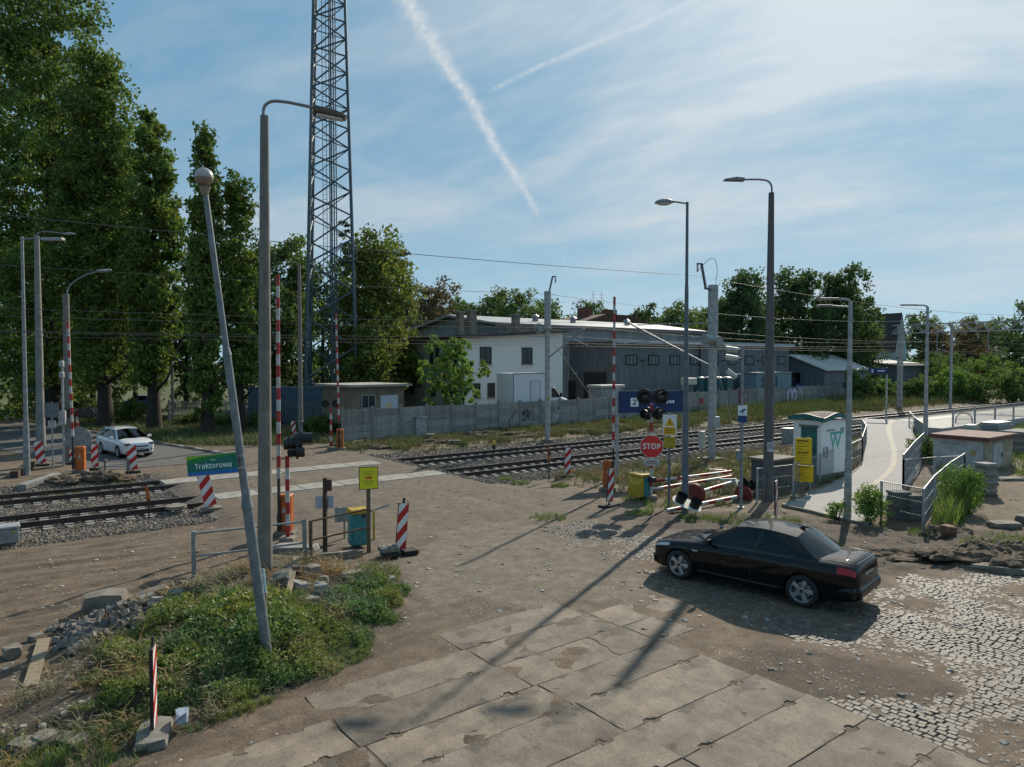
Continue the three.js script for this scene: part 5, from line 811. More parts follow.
  // lattice portal to the right
  { const t = thing('gantry', 'lattice overhead-line portal spanning the tracks at the right', 'gantry', SP(82.6, 0), TURN), H = 9.4, lat = (x0, z0) => { const L = []; for (const [a, b] of [[-0.18, -0.18], [0.18, -0.18], [0.18, 0.18], [-0.18, 0.18]]) L.push(beam(V3(x0 + a, 0, z0 + b), V3(x0 + a, H, z0 + b), 0.09)); for (let y = 0; y < H - 0.5; y += 0.7) { const k = (y / 0.7) % 2 < 1 ? 1 : -1; for (const b of [-0.18, 0.18]) { L.push(beam(V3(x0 - 0.18 * k, y, z0 + b), V3(x0 + 0.18 * k, y + 0.7, z0 + b), 0.06)); L.push(beam(V3(x0 + b, y, z0 - 0.18 * k), V3(x0 + b, y + 0.7, z0 + 0.18 * k), 0.06)); } } return join(L); };
    part('lattice_post', lat(0, -37.2), M.galvPale, t); part('lattice_post', lat(0, -14), M.galvPale, t); part('hanger_post', [cyl(0.14, 0.14, H - 0.5, 0, 0.3, -32)], M.galvPale, t);
    const L = []; for (const y of [H - 0.1, H - 1.0]) for (const x of [-0.3, 0.3]) L.push(beam(V3(x, y, -38), V3(x, y, -13), 0.1)); for (let z = -38, k = 0; z < -13.5; z += 0.8, k++) for (const x of [-0.3, 0.3]) L.push(beam(V3(x, k % 2 ? H - 0.1 : H - 1, z), V3(x, k % 2 ? H - 1 : H - 0.1, z + 0.8), 0.06)); part('lattice_beam', join(L), M.galvPale, t);
    for (const z of [-NEAR, -FAR]) { part('hanger', [beam(V3(0, H - 1, z), V3(0, 6.3, z), 0.07), beam(V3(0, 6.6, z), V3(0, 6.3, z + 1.1), 0.05)], M.galv, t); } }
  // wires
  const sag = (s0, s1, p, y, d) => Array.from({ length: 9 }, (_, i) => { const t = i / 8; return SP(mix(s0, s1, t), p, y - d * 4 * t * (1 - t)); });
  const wire = (name, label, spans, r) => tag(part(name, spans.map((q) => new THREE.TubeGeometry(new THREE.CatmullRomCurve3(q), 24, r, 5)), M.wire), label, 'wire', 'overhead railway wires');
  wire('overhead_wire', 'highest wire, hung on the near-side mast', [sag(-30, mastS2 - 1.3, 24.0, 9.72, 0.5), sag(mastS2 - 1.3, 82, 24.0, 9.72, 0.6), sag(82, 150, 24, 9.7, 0.6)], 0.013);
  wire('overhead_wire', 'high wire hung on the wall-side mast', [sag(-30, mastS1 + 0.6, 36.3, 9.72, 0.5), sag(mastS1 + 0.6, 82, 36.6, 9.72, 0.6), sag(82, 150, 36.6, 9.7, 0.6)], 0.013);
  for (const [p, a, b, s] of [[NEAR, 'carrying wire over the near track', 'contact wire over the near track', mastS2 - 2.6], [FAR, 'carrying wire over the wall-side track', 'contact wire over the wall-side track', mastS1 + 1]]) {
    wire('overhead_wire', a, [sag(-30, s, p, 7.4, 0.45), sag(s, 82, p, 7.4, 0.5), sag(82, 150, p, 7.4, 0.5)], 0.011);
    const L = [sag(-30, s, p, 6.2, 0.02), sag(s, 82, p, 6.2, 0.02), sag(82, 150, p, 6.2, 0.02)]; wire('overhead_wire', b, L, 0.01);
  }
  wire('overhead_wire', 'lower cable crossing from the wall-side mast towards the left', [sag(-30, mastS1, 36.3, 6.9, 0.4), sag(mastS1, 82, 36.5, 7.0, 0.4)], 0.012);
}

// ---------- level-crossing barriers and signals ----------
const bandRed = M.red, bandWhite = M.white;
function bands(parent, x, y0, y1, z, r, step, name = 'boom_band', lean = 0, r1 = r) {
  const n = Math.round((y1 - y0) / step), f = (k) => mix(r, r1, k / n);
  for (let k = 0; k < n; k++) { const a = V3(x + lean * k / n, y0 + (y1 - y0) * k / n, z), b = V3(x + lean * (k + 1) / n, y0 + (y1 - y0) * (k + 1) / n, z); part(name, bar(a, b, f(k), f(k + 1), 10), (n - k) % 2 ? bandRed : bandWhite, parent); }
}
function lampHood(parent, x, y, z, r, yaw, lit = [0.12, 0.1, 0.1]) {
  const g = new THREE.Group(); g.name = 'signal_head'; g.position.set(x, y, z); g.rotation.y = yaw; parent.add(g);
  part('backboard', [disc(r, 0.05, 0, 0, 0, 24), disc(r * 0.7, 0.2, 0, 0, -0.1, 16)], M.dark, g);
  part('visor', new THREE.CylinderGeometry(r * 0.66, r * 0.6, r * 1.25, 18, 1, true, 0.5, 5.2).rotateX(Math.PI / 2).rotateZ(Math.PI * 0.5 + 0.02).translate(0, 0, r * 0.64), M.dark, g);
  part('lens', new THREE.SphereGeometry(r * 0.52, 16, 6, 0, 6.2832, 0, 0.9).scale(1, 0.5, 1).rotateX(Math.PI / 2).translate(0, 0, -0.03), mat(lit, 0.15), g); return g;
}
function barrier(label, base, yaw, topY, o) {
  const t = thing('boom_barrier', label, 'barrier', base, yaw, 'raised striped booms of the crossing');
  part('plinth', rbox(0.62, 0.24, 0.5, 0.03, o.hx ?? 0, 0.02, -0.1), M.concrete, t);
  const h = part('housing', rbox(0.4, 1.12, 0.36, 0.05, o.hx ?? 0, 0.68, -0.12), M.orange, t); part('housing_plate', box(0.1, 0.14, 0.006, (o.hx ?? 0), 0.78, 0.064), M.white, h); part('housing_door', box(0.33, 0.9, 0.012, (o.hx ?? 0), 0.66, -0.304), M.orange, h);
  part('counterweight', [rbox(0.1, 0.5, 0.14, 0.02, o.bx, 0.45, 0.12), box(0.07, 1.4, 0.08, o.bx, 1.1, 0.12)], M.dark, t);
  bands(t, o.bx, 1.75, topY, 0.12, 0.062, 0.34, 'boom_band', o.lean ?? 0, 0.05); return t;
}
function signalPost(label, base, yaw, h, o) { const t = thing('crossing_signal', label, 'signal', base, yaw, 'crossing warning signals'); part('foot', rbox(0.42, 0.26, 0.42, 0.04, 0, 0.06, 0), M.concrete, t); bands(t, 0, 0.18, h, 0, 0.062, 0.34, 'post_band'); for (const [x, y, z, r, w] of o) lampHood(t, x, y, z, r, w); part('bracket', o.map(([x, y, z]) => bar(V3(0, y, 0), V3(x, y, z * 0.6), 0.025)), M.dark, t); return t; }
{
  const b1 = gat(284, 536); barrier('raised striped boom with orange drive box just right of the concrete lamp post', b1, 0, rowH(275, -b1.z) - b1.y, { bx: -0.1, hx: 0.02, lean: 0.03 });
  const q1 = gat(288, 543); signalPost('striped signal post with two hooded lamps seen from the side, beside the left foreground boom', q1, 0, rowH(456, -q1.z) - q1.y, [[0.08, 2.85, -0.1, 0.24, 1.9], [0.34, 3.0, -0.25, 0.24, 1.9], [0.3, 2.62, 0.05, 0.2, -1.2]]);
  const b2 = gat(340, 450); barrier('farthest striped boom standing before the end of the concrete wall', b2, 0.2, rowH(313, -b2.z) - b2.y, { bx: -0.05, lean: -0.12 });
  const q2 = gat(331, 450); signalPost('far striped signal post beside the end of the concrete wall', q2, 0.2, rowH(408, -q2.z) - q2.y, [[-0.3, 2.75, 0, 0.24, 0.1], [0.3, 2.75, 0, 0.24, 0.1]]);
  const b3 = gat(80, 473); barrier('raised striped boom with orange drive box at the left by the white car', b3, 0.3, rowH(322, -b3.z) - b3.y, { bx: -0.24, lean: -0.12 });
  const q3 = gat(78, 464); const s3 = signalPost('dark-faced signal seen from behind at the left barrier with a round disc', q3, 0.3, rowH(410, -q3.z) - q3.y, [[-0.62, 2.62, 0, 0.3, 3.2], [0.62, 2.62, 0, 0.3, 3.2], [-0.2, 2.62, 0, 0.28, 3.2], [0.25, 2.62, 0, 0.28, 3.2]]); part('back_disc', disc(0.62, 0.03, 0.05, 1.3, 0.1, 28), M.galv, s3);
  const b4 = gat(608, 491); barrier('raised striped boom with orange drive box left of the stop sign', b4, -0.1, rowH(297, -b4.z) - b4.y, { bx: 0.2, lean: 0.02 });
  // stop sign and double signal
  const q4 = gat(651, 500), t = signalPost('red and white signal post with four round lamps and the stop sign', q4, facing(q4) + 0.1, rowH(404, -q4.z) - q4.y, [[-0.27, rowH(397, -q4.z), 0.08, 0.3, -0.1], [0.32, rowH(397, -q4.z), 0.08, 0.31, 0.15], [-0.16, rowH(414, -q4.z), -0.05, 0.25, -0.5], [0.26, rowH(414, -q4.z), -0.05, 0.24, 0.5]]);
  const sy = rowH(446, -q4.z) - q4.y, oct = (r) => Array.from({ length: 8 }, (_, i) => [r * Math.cos(Math.PI / 8 + i * Math.PI / 4), r * Math.sin(Math.PI / 8 + i * Math.PI / 4)]);
  const sign = part('stop_sign', prism(oct(0.455), 0.02), M.white, t); sign.position.set(0, sy, 0.11); part('red_face', prism(oct(0.43), 0.004).translate(0, 0, 0.013), mat([0.62, 0.03, 0.03], 0.4), sign);
  part('lettering', face(0.76, 0.34, 0, 0, 0.0175), (() => { const a = paint2d(512, 232, (g, w, h) => { g.fillStyle = '#000'; g.fillRect(0, 0, w, h); g.fillStyle = '#fff'; g.font = 'bold 205px sans-serif'; g.textAlign = 'center'; g.save(); g.translate(w / 2, h * 0.8); g.scale(0.92, 1); g.fillText('STOP', 0, 0); g.restore(); }); a.colorSpace = THREE.NoColorSpace; return new THREE.MeshStandardMaterial({ color: lin(0.75, 0.75, 0.73), alphaMap: a, transparent: true, roughness: 0.4, side: THREE.DoubleSide }); })(), sign, true);
  const pl = part('plate', box(0.6, 0.26, 0.012, 0, sy - 0.6, 0.1), M.white, t); part('print', join([box(0.4, 0.018, 0.004, 0, sy - 0.56, 0.108), box(0.46, 0.018, 0.004, 0, sy - 0.63, 0.108)]), M.dark, pl);
}
// ---------- striped marker boards ----------
const stripes = printed(64, 256, (g, w, h) => { g.fillStyle = '#d8d6d2'; g.fillRect(0, 0, w, h); g.fillStyle = '#b3211f'; for (let k = -1; k < 4; k++) { g.beginPath(); g.moveTo(0, k * 104 + 66); g.lineTo(w, k * 104 - 6); g.lineTo(w, k * 104 + 46); g.lineTo(0, k * 104 + 118); g.fill(); } });
function marker(label, base, w, h, yaw, tilt = 0, o = {}) {
  const t = thing('marker_board', label, 'marker board', base, yaw, 'red and white striped marker boards');
  part('foot', o.foot ?? [rbox(0.6, 0.13, 0.36, 0.03, 0, 0.04, 0)], o.footMat ?? M.rubber, t);
  const b = part('board', rbox(w, h, 0.045, 0.012, 0, h / 2 + 0.16, 0), o.edge ?? M.dark, t); b.rotation.z = tilt; part('print', join([face(w - 0.02, h - 0.02, 0, h / 2 + 0.16, 0.025), face(w - 0.02, h - 0.02, 0, 0, 0).rotateY(Math.PI).translate(0, h / 2 + 0.16, -0.025)]), stripes, b, true);
  part('post', box(0.05, 0.2, 0.03, 0, 0.1, 0), M.dark, t); if (o.handle) part('handle', box(0.06, 0.14, 0.03, 0, h + 0.22, 0), M.dark, b); return t;
}
{
  const face0 = (v, e) => facing(v, e);
  let v = gat(212, 510); marker('tilted striped board under the street sign at the rail end', v, 0.42, 1.15, face0(v, 0.1), 0.22, { edge: M.white, foot: [rock(0.7, 0.24, 0.5, 4)], footMat: M.concrete });
  v = gat(400, 555); { const t = marker('striped board on grey rubber feet at the tip of the grass island', v, 0.3, 1.25, face0(v, 0.35), -0.08, { handle: true, foot: [rbox(0.42, 0.14, 0.5, 0.03, -0.3, 0.1, 0.06), rbox(0.42, 0.12, 0.42, 0.03, 0.26, 0.07, 0)] }); part('spare_foot', [rbox(0.5, 0.13, 0.4, 0.03, -0.35, 0.24, 0.1), ...[-0.5, -0.35, -0.2].map((x) => box(0.06, 0.03, 0.2, x, 0.31, 0.1))], M.poleConcrete, t); }
  v = gat(133, 473); marker('striped board in the street right in front of the white car', v, 0.42, 1.15, face0(v, 0.1), 0.05);
  v = gat(95, 470); marker('striped board between the orange drive box and the white car', v, 0.34, 1.1, face0(v, -0.5), 0.0);
  v = gat(42, 466); marker('striped board leaning at the foot of the thick concrete lamp', v, 0.4, 1.1, face0(v, 0.1), 0.12);
  v = gat(72, 464); marker('narrow striped board half hidden behind the left barrier post', v, 0.3, 1.0, face0(v, 0.3), 0);
  v = gat(567, 477); marker('striped board on the ballast beside the near track', v, 0.28, 1.2, face0(v, 0.1), -0.04);
  v = gat(609, 506); marker('striped board turned edge-on in front of the orange drive box', v, 0.34, 1.2, face0(v, 0.9), -0.1, { foot: [rbox(0.8, 0.1, 0.4, 0.03, 0, 0.02, 0)] });
  v = gat(776, 520); marker('thin striped board turned edge-on behind the roof of the black car', v, 0.3, 1.15, face0(v, 1.35), 0.05, { foot: [rock(0.6, 0.16, 0.4, 8)], footMat: M.concrete });
  v = gat(295, 440); marker('distant striped board seen left of the hooded signal lamps', v, 0.3, 1.1, face0(v, 0), 0.1);
  v = gat(154, 737); { const t = marker('nearest striped board turned edge-on on a concrete block by the island', v, 0.3, 1.12, face0(v, 1.42), 0, { handle: true, foot: [rock(0.75, 0.18, 0.42, 14, 0.1).translate(0, 0.03, 0)], footMat: M.poleConcrete }); part('plastic_scrap', rock(0.22, 0.16, 0.16, 3, 0.4).translate(0.1, 0.2, 0.34), mat([0.35, 0.4, 0.46], 0.2), t); }
}
// ---------- left foreground railings, posts, bins ----------
{
  const pale = mat([0.36, 0.4, 0.4], 0.7, { map: mottle, rep: 1 });
  const a = gat(194, 577), b = gat(305, 559), c = gat(369, 553);
  const f = thing('pipe_railing', 'old pale pipe railing between the rails and the grass island', 'railing');
  part('post', bar(a, a.clone().add(V3(0, 1.12, 0)), 0.055), pale, f); part('post', bar(b, b.clone().add(V3(-0.02, 1.05, 0)), 0.055), pale, f);
  for (const h of [1.06, 0.5]) part('rail', bar(a.clone().add(V3(0, h, 0)), b.clone().add(V3(0, h - 0.07, 0)), 0.028), pale, f);
  const g = thing('rusty_railing', 'rusty pipe railing with a brown post beside the yellow notice', 'railing'); const b2 = b.clone().add(V3(0.16, 0, 0.02));
  part('post', bar(b2, b2.clone().add(V3(0.0, 1.02, 0)), 0.05), M.rust, g); for (const [h0, h1] of [[1.0, 1.22], [0.5, 0.72]]) part('rail', bar(b2.clone().add(V3(0, h0, 0)), c.clone().add(V3(0.05, h1, 0)), 0.026), M.rust, g);
  const w = gat(325, 555), wp = thing('wooden_post', 'dark rough wooden post with a blank white sheet', 'post', w); part('post', [beam(V3(0, -0.2, 0), V3(0.02, 2.1, 0), 0.12, 0.1), box(0.2, 0.3, 0.1, 0.1, 1.9, 0.0)], M.woodDark, wp); part('sheet', box(0.5, 0.34, 0.01, -0.02, 1.42, -0.08, 0, 0, 0.02), mat([0.42, 0.46, 0.5], 0.5), wp);
  const y = c, yt = thing('yellow_notice', 'square yellow notice on a wooden post at the island tip', 'sign', y, facing(y, 0.1)); part('post', box(0.1, 2.3, 0.1, 0, 0.95, -0.07), M.wood, yt); const sy = rowH(478, -y.z) - y.y; const pl = part('board', rbox(0.52, 0.62, 0.03, 0.01, 0, sy, 0), M.dark, yt); part('print', face(0.48, 0.58, 0, sy, 0.018), printed(256, 308, (g, W, H) => { g.fillStyle = '#d9d21c'; g.fillRect(0, 0, W, H); g.fillStyle = '#5d5a12'; for (const [yy, ww] of [[60, 150], [86, 170], [112, 120], [190, 150], [216, 160], [242, 90]]) g.fillRect((W - ww) / 2, yy, ww, 7); g.fillStyle = '#c8321e'; g.fillRect(78, 136, 100, 30); }), pl, true);
  const bin = (label, base, yaw, o) => { const t = thing('grit_bin', label, 'bin', base, yaw, 'teal and yellow grit bins'); part('body', o.body, M.teal, t); part('lid', o.lid, M.yellow, t); part('latch', o.latch, M.dark, t); if (o.panel) part('front_panel', o.panel, M.yellow, t); return t; };
  const q = gat(358, 547); bin('tall teal bin with a yellow lid beside the rusty railing', q, facing(q, 0.3), { body: [rbox(0.5, 0.92, 0.42, 0.09, 0, 0.52, 0)], lid: [rbox(0.54, 0.14, 0.46, 0.04, 0, 1.03, 0), box(0.5, 0.05, 0.1, 0, 0.96, -0.24)], latch: [box(0.1, 0.08, 0.05, 0.1, 0.9, 0.22)] });
  const q2 = gat(641, 499); bin('yellow and teal bin in front of the stop sign', q2, facing(q2, 0.75), { body: [rbox(0.46, 0.78, 0.62, 0.04, 0.12, 0.5, 0)], lid: [rbox(0.62, 0.1, 0.68, 0.04, -0.02, 0.94, 0)], panel: [prism([[-0.36, 0.12], [-0.12, 0.12], [-0.12, 0.9], [-0.24, 0.9], [-0.4, 0.62]], 0.62, 0.03)], latch: [rbox(0.3, 0.16, 0.2, 0.03, 0.2, 0.78, 0.36)] });
  const bd = gat(352, 540), bt = thing('grey_board', 'small grey board leaning behind the tall teal bin', 'board', bd, 0.3); part('board', box(0.55, 0.42, 0.03, -0.2, 0.72, -0.2, -0.1), M.galv, bt); part('stake', [box(0.05, 1.0, 0.05, -0.2, 0.4, -0.25), bar(V3(0.3, 0.75, 0), V3(1.1, 0.95, -0.1), 0.03)], M.galv, bt); part('yellow_stake', box(0.06, 0.9, 0.06, 0.62, 0.4, 0.1), M.yellow, bt);
  const st = gat(271, 658), k = thing('survey_stake', 'thin wooden stake with a pale blue tip leaning by the globe lamp', 'stake', st); part('stick', bar(V3(0, -0.1, 0.1), V3(-0.1, 1.15, -0.05), 0.018, 0.016, 6), M.woodPale, k); part('tip', bar(V3(-0.1, 1.15, -0.05), V3(-0.15, 1.55, -0.1), 0.02, 0.02, 6), mat([0.35, 0.55, 0.62], 0.6), k);
  const om = (label, base, h, dir) => { const t = thing('orange_marker', label, 'marker', base, facing(base), 'orange cable markers'); part('stake', box(0.05, h * 0.62, 0.04, 0, h * 0.3, 0), M.dark, t); part('blade', prism([[-0.07, h * 0.55], [0.07, h * 0.55], [0.03 + dir, h], [-0.05 + dir, h]], 0.03), M.orange, t); return t; };
  om('orange marker blade on the ballast before the left rails', gat(149, 519), 1.15, -0.06); { const t = om('orange and black marker post before the near track, below the steel mast', gat(549, 481), 1.55, 0); part('arrow', prism([[-0.05, 1.15], [0.05, 1.15], [0.05, 1.3], [0, 1.42], [-0.05, 1.3]], 0.05), M.dark, t); }
  const yk = gat(494, 452), yt2 = thing('track_marker', 'little yellow-capped track marker behind the far rails', 'marker', yk); part('stub', cyl(0.09, 0.09, 0.45), M.dark, yt2); part('cap', cyl(0.13, 0.1, 0.22, 0, 0.45), M.yellow, yt2);
  const dk = gat(176, 514), dt = thing('disc_marker', 'pale round plate on a short stub beside the left rails', 'marker', dk); part('stub', cyl(0.07, 0.07, 0.26), M.galv, dt); part('plate', cyl(0.36, 0.36, 0.1, 0, 0.22, 0, 24), M.concrete, dt);
  const eq = gat(0, 546), et = thing('track_box', 'grey trackside equipment box at the left edge', 'equipment box', eq, TURN); part('body', rbox(0.9, 0.42, 0.6, 0.04, 0, 0.3, 0), M.galv, et); part('lid', rbox(0.96, 0.08, 0.66, 0.03, 0, 0.55, 0), M.galvPale, et); part('label', box(0.1, 0.06, 0.006, 0.3, 0.42, 0.304), M.yellow, et); part('foot', box(0.7, 0.2, 0.4, 0, 0.0, 0), M.concrete, et);
}
// ---------- rubble ----------
{
  const r = rng(88), geo = [0, 1, 2, 3, 4, 5].map((k) => rock(1, 0.8, 0.9, 40 + k, 0.28)), stoneM = [mat([0.15, 0.134, 0.117], 0.95), mat([0.19, 0.17, 0.146], 0.95), mat([0.11, 0.099, 0.088], 0.95)];
  const heap = thing('stone_heap', 'heap of dark broken stones on the island beside the concrete block', 'stone heap');
  for (let i = 0; i < 190; i++) { const u = r(), base = at(mix(62, 148, u) + rr(-14, 10, r), mix(632, 606, u) + rr(-2, 26, r)), m = part('stone', geo[i % 6], stoneM[Math.floor(r() * 3)], heap, true), s = rr(0.07, 0.2, r); m.position.set(base.x, gy(base.x, base.z) + rr(0, 0.16, r) * (1 - Math.abs(u - 0.5)), base.z); m.scale.set(s, s, s); m.rotation.set(r() * 6, r() * 6, r() * 6); }
  const chunk = (label, px, py, w, h, d, yaw, tilt, m = M.concrete, seed = 1, name = 'concrete_chunk', cat = 'rubble') => { const b = gat(px, py), t = tag(part(name, rock(w, h, d, seed, 0.07), m), label, cat, 'loose rubble on the island'); t.position.set(b.x, b.y + h * 0.32, b.z); t.rotation.set(tilt, yaw, tilt * 0.7); return t; };
  chunk('squared concrete block beside the stone heap', 106, 611, 0.78, 0.5, 0.5, 0.3, 0.03, M.concrete, 3);
  const L = [[300, 589, 0.5, 0.2, 0.3, 'largest pale concrete chunk in the middle of the rubble'], [313, 577, 0.3, 0.34, 0.3, 'upright broken chunk behind the largest one'], [283, 591, 0.42, 0.28, 0.34, 'grey chunk at the left of the rubble group'], [322, 596, 0.34, 0.34, 0.2, 'leaning chunk at the right of the largest one'], [310, 600, 0.4, 0.16, 0.3, 'flat chunk nearest the camera in the rubble group'], [334, 571, 0.45, 0.14, 0.24, 'flat slab piece behind the rubble near the rusty post'], [352, 576, 0.5, 0.14, 0.28, 'flat slab piece below the yellow notice'], [324, 582, 0.2, 0.2, 0.16, 'small cubic chunk in the rubble group'], [300, 572, 0.7, 0.18, 0.3, 'long chunk at the back of the rubble group'], [388, 580, 0.34, 0.08, 0.2, 'thin pale shard near the island tip']];
  L.forEach(([x, y, w, h, d, label], i) => chunk(label, x, y, w, h, d, rr(-1, 1, r), rr(-0.4, 0.4, r), i % 3 ? M.concrete : M.wallConcrete, 50 + i));
  const K = [[150, 596, 0.75, 0.16, 0.24, 'long slab piece left of the pale railing post'], [166, 592, 0.34, 0.26, 0.3, 'brownish chunk beside the long slab piece'], [176, 600, 0.3, 0.26, 0.26, 'round chunk at the edge of the weeds'], [138, 602, 0.7, 0.14, 0.2, 'dark beam piece lying on the rubble'], [188, 588, 0.4, 0.16, 0.24, 'flat chunk under the pale railing'], [160, 605, 0.36, 0.2, 0.26, 'grey chunk nearest the weeds on the left rubble'], [126, 604, 0.3, 0.2, 0.22, 'small chunk touching the stone heap']];
  K.forEach(([x, y, w, h, d, label], i) => chunk(label, x, y, w, h, d, 0.5 + rr(-0.5, 0.5, r), rr(-0.25, 0.25, r), i % 3 === 1 ? M.wood : i % 2 ? M.wallConcreteB : M.concrete, 70 + i));
  [[26, 750, 0.4, 0.16, 0.26, 'flat stone at the bottom left by the road edge'], [45, 745, 0.3, 0.2, 0.24, 'grey stone beside the flat one at the bottom left'], [70, 742, 0.5, 0.1, 0.26, 'thin slab piece half sunk at the bottom left'], [12, 655, 0.3, 0.2, 0.26, 'pale stone at the left edge of the island'], [36, 640, 0.2, 0.14, 0.2, 'small stone above the pale plank']].forEach(([x, y, w, h, d, label], i) => chunk(label, x, y, w, h, d, rr(-1, 1, r), 0.05, M.concrete, 90 + i));
  { const a = gat(44, 642), b = gat(30, 690); tag(part('plank', beam(a.setY(a.y + 0.05), b.setY(b.y + 0.05), 0.2, 0.05), M.woodPale), 'pale plank lying on the bare earth of the island', 'plank'); }
  { const a = gat(288, 600), b = gat(296, 567); tag(part('plank', beam(a.setY(a.y + 0.05), b.setY(b.y + 0.25), 0.12, 0.035), M.woodPale), 'narrow board propped on the rubble', 'plank'); }
  { const a = gat(316, 560), b = gat(362, 556); tag(part('kerb_beam', beam(a.setY(a.y + 0.08), b.setY(b.y + 0.08), 0.16, 0.18), M.concrete), 'long concrete kerb piece lying under the rusty railing', 'kerb'); }
  { const a = gat(268, 553); tag(part('footing_block', rock(1.2, 0.2, 0.6, 31, 0.1), M.wallConcreteB), 'flat concrete footing beside the lamp post base', 'rubble').position.set(a.x + 0.7, a.y + 0.05, a.z - 0.3); }
  // left of the far side: long slab and debris
  { const a = gat(22, 492), b = gat(58, 483); tag(part('kerb_beam', beam(a.setY(a.y + 0.12), b.setY(b.y + 0.12), 0.4, 0.2), M.wallConcreteB), 'long grey concrete beam lying behind the left rails', 'kerb'); }
  { const a = gat(14, 478), b = gat(32, 468); tag(part('timber', beam(a.setY(a.y + 0.16), b.setY(b.y + 0.2), 0.3, 0.28), M.woodDark), 'black timber baulk by the thin lamp post', 'timber'); }
  const mound = (label, px, py, w, h, d, seed, m) => { const b = gat(px, py), g = new THREE.SphereGeometry(1, 56, 24, 0, 6.2832, 0, 1.75), p = g.attributes.position; for (let i = 0; i < p.count; i++) { const k = 1 + 0.3 * n3(p.getX(i) * 1.6 + seed, p.getY(i) * 0.8, p.getZ(i) * 1.6) + 0.1 * n3(p.getX(i) * 4, p.getY(i) * 2 + seed, p.getZ(i) * 4); p.setXYZ(i, p.getX(i) * w * k, p.getY(i) * h * k, p.getZ(i) * d * k); p.setY(i, p.getY(i) * 0.62 + 0.05 * n3(p.getX(i) * 5, seed, p.getZ(i) * 5) + 0.03 * n3(p.getX(i) * 12, seed, p.getZ(i) * 12)); } g.computeVertexNormals(); const t = tag(part('soil_mound', g, m), label, 'mound'); t.position.set(b.x, b.y - h * 0.12, b.z); return t; };
  const soilM = mat([0.17, 0.125, 0.085], 0.97, { map: grit, rep: 0.6, bump: gritBump, bumpScale: 0.02 }), earthM = mat([0.2, 0.155, 0.11], 0.97, { map: grit, rep: 0.6, bump: gritBump, bumpScale: 0.02 });
  mound('dark soil mound right of the left orange drive box', 101, 483, 1.2, 0.55, 0.7, 1, soilM); mound('dark soil mound behind the left rails', 60, 480, 1.0, 0.35, 0.6, 2, earthM);
  mound('dark clod of earth below the mesh fence corner', 965, 552, 1.1, 0.26, 0.55, 3, soilM); mound('second dark clod of earth near the right edge', 996, 548, 0.9, 0.22, 0.5, 4, soilM); mound('brown bank of earth at the foot of the weeds', 948, 536, 0.7, 0.45, 0.5, 5, earthM); mound('low soil heap on the bare earth behind the car boot', 905, 556, 1.3, 0.22, 0.6, 6, soilM); mound('flat dark earth bank at the right edge', 1030, 560, 1.2, 0.3, 0.6, 7, soilM);
  mound('dark heap of spoil in front of the concrete wall', 500, 436, 2.6, 0.55, 1.0, 8, soilM); mound('low heap of spoil left of the dark one by the wall', 440, 442, 1.6, 0.4, 0.8, 9, soilM); mound('ochre heap of rubble before the wall right of the mast', 575, 432, 2.6, 0.4, 0.9, 10, earthM); mound('dark soil heap beside the farthest boom', 372, 448, 1.4, 0.4, 0.8, 11, soilM);
  { const b = gat(949, 538), t = thing('tree_stump', 'broken reddish tree stump at the foot of the weeds', 'stump', b); part('stump', rock(0.34, 0.5, 0.3, 27, 0.32).translate(0, 0.16, 0), mat([0.24, 0.13, 0.08], 0.9, { map: woodTex, rep: 1 }), t); part('root', [bar(V3(0, 0.2, 0), V3(-0.5, 0, 0.2), 0.09, 0.04), bar(V3(0.1, 0.2, 0), V3(0.5, 0, 0.1), 0.08, 0.03)], M.woodDark, t); }
  [[1004, 527, 0.9, 0.2, 0.5, 'flat grey slab piece on the earth near the right edge'], [1030, 523, 0.7, 0.3, 0.6, 'pale slab block cut by the right edge'], [1004, 570, 1.6, 0.14, 0.5, 'sunken grey slab at the edge of the setts'], [1008, 480, 1.2, 0.14, 0.6, 'flat slab behind the stacked stones'], [716, 470, 0.9, 0.05, 0.2, 'thin white board lying near the steel mast base'], [455, 444, 0.8, 0.3, 0.5, 'pale broken slab by the spoil heap'], [430, 440, 0.5, 0.5, 0.4, 'pale concrete block by the wall']].forEach(([x, y, w, h, d, label], i) => { const b = gat(x, y), t = tag(part('slab_piece', rock(w, h, d, 120 + i, 0.08), i === 4 ? M.white : M.concrete), label, 'rubble', 'slab pieces lying about'); t.position.set(b.x, b.y + h * 0.35, b.z); t.rotation.y = rr(-0.5, 0.5, r); });
  { const b = gat(420, 437), t = thing('relay_cabinet', 'pale grey relay cabinet standing before the concrete wall', 'cabinet', b, TURN); part('body', rbox(0.8, 1.25, 0.5, 0.03, 0, 0.7, 0), M.galvPale, t); part('roof', rbox(0.9, 0.08, 0.6, 0.02, 0, 1.36, 0), M.galv, t); part('foot', box(0.7, 0.2, 0.4, 0, 0.05, 0), M.concrete, t); }
}
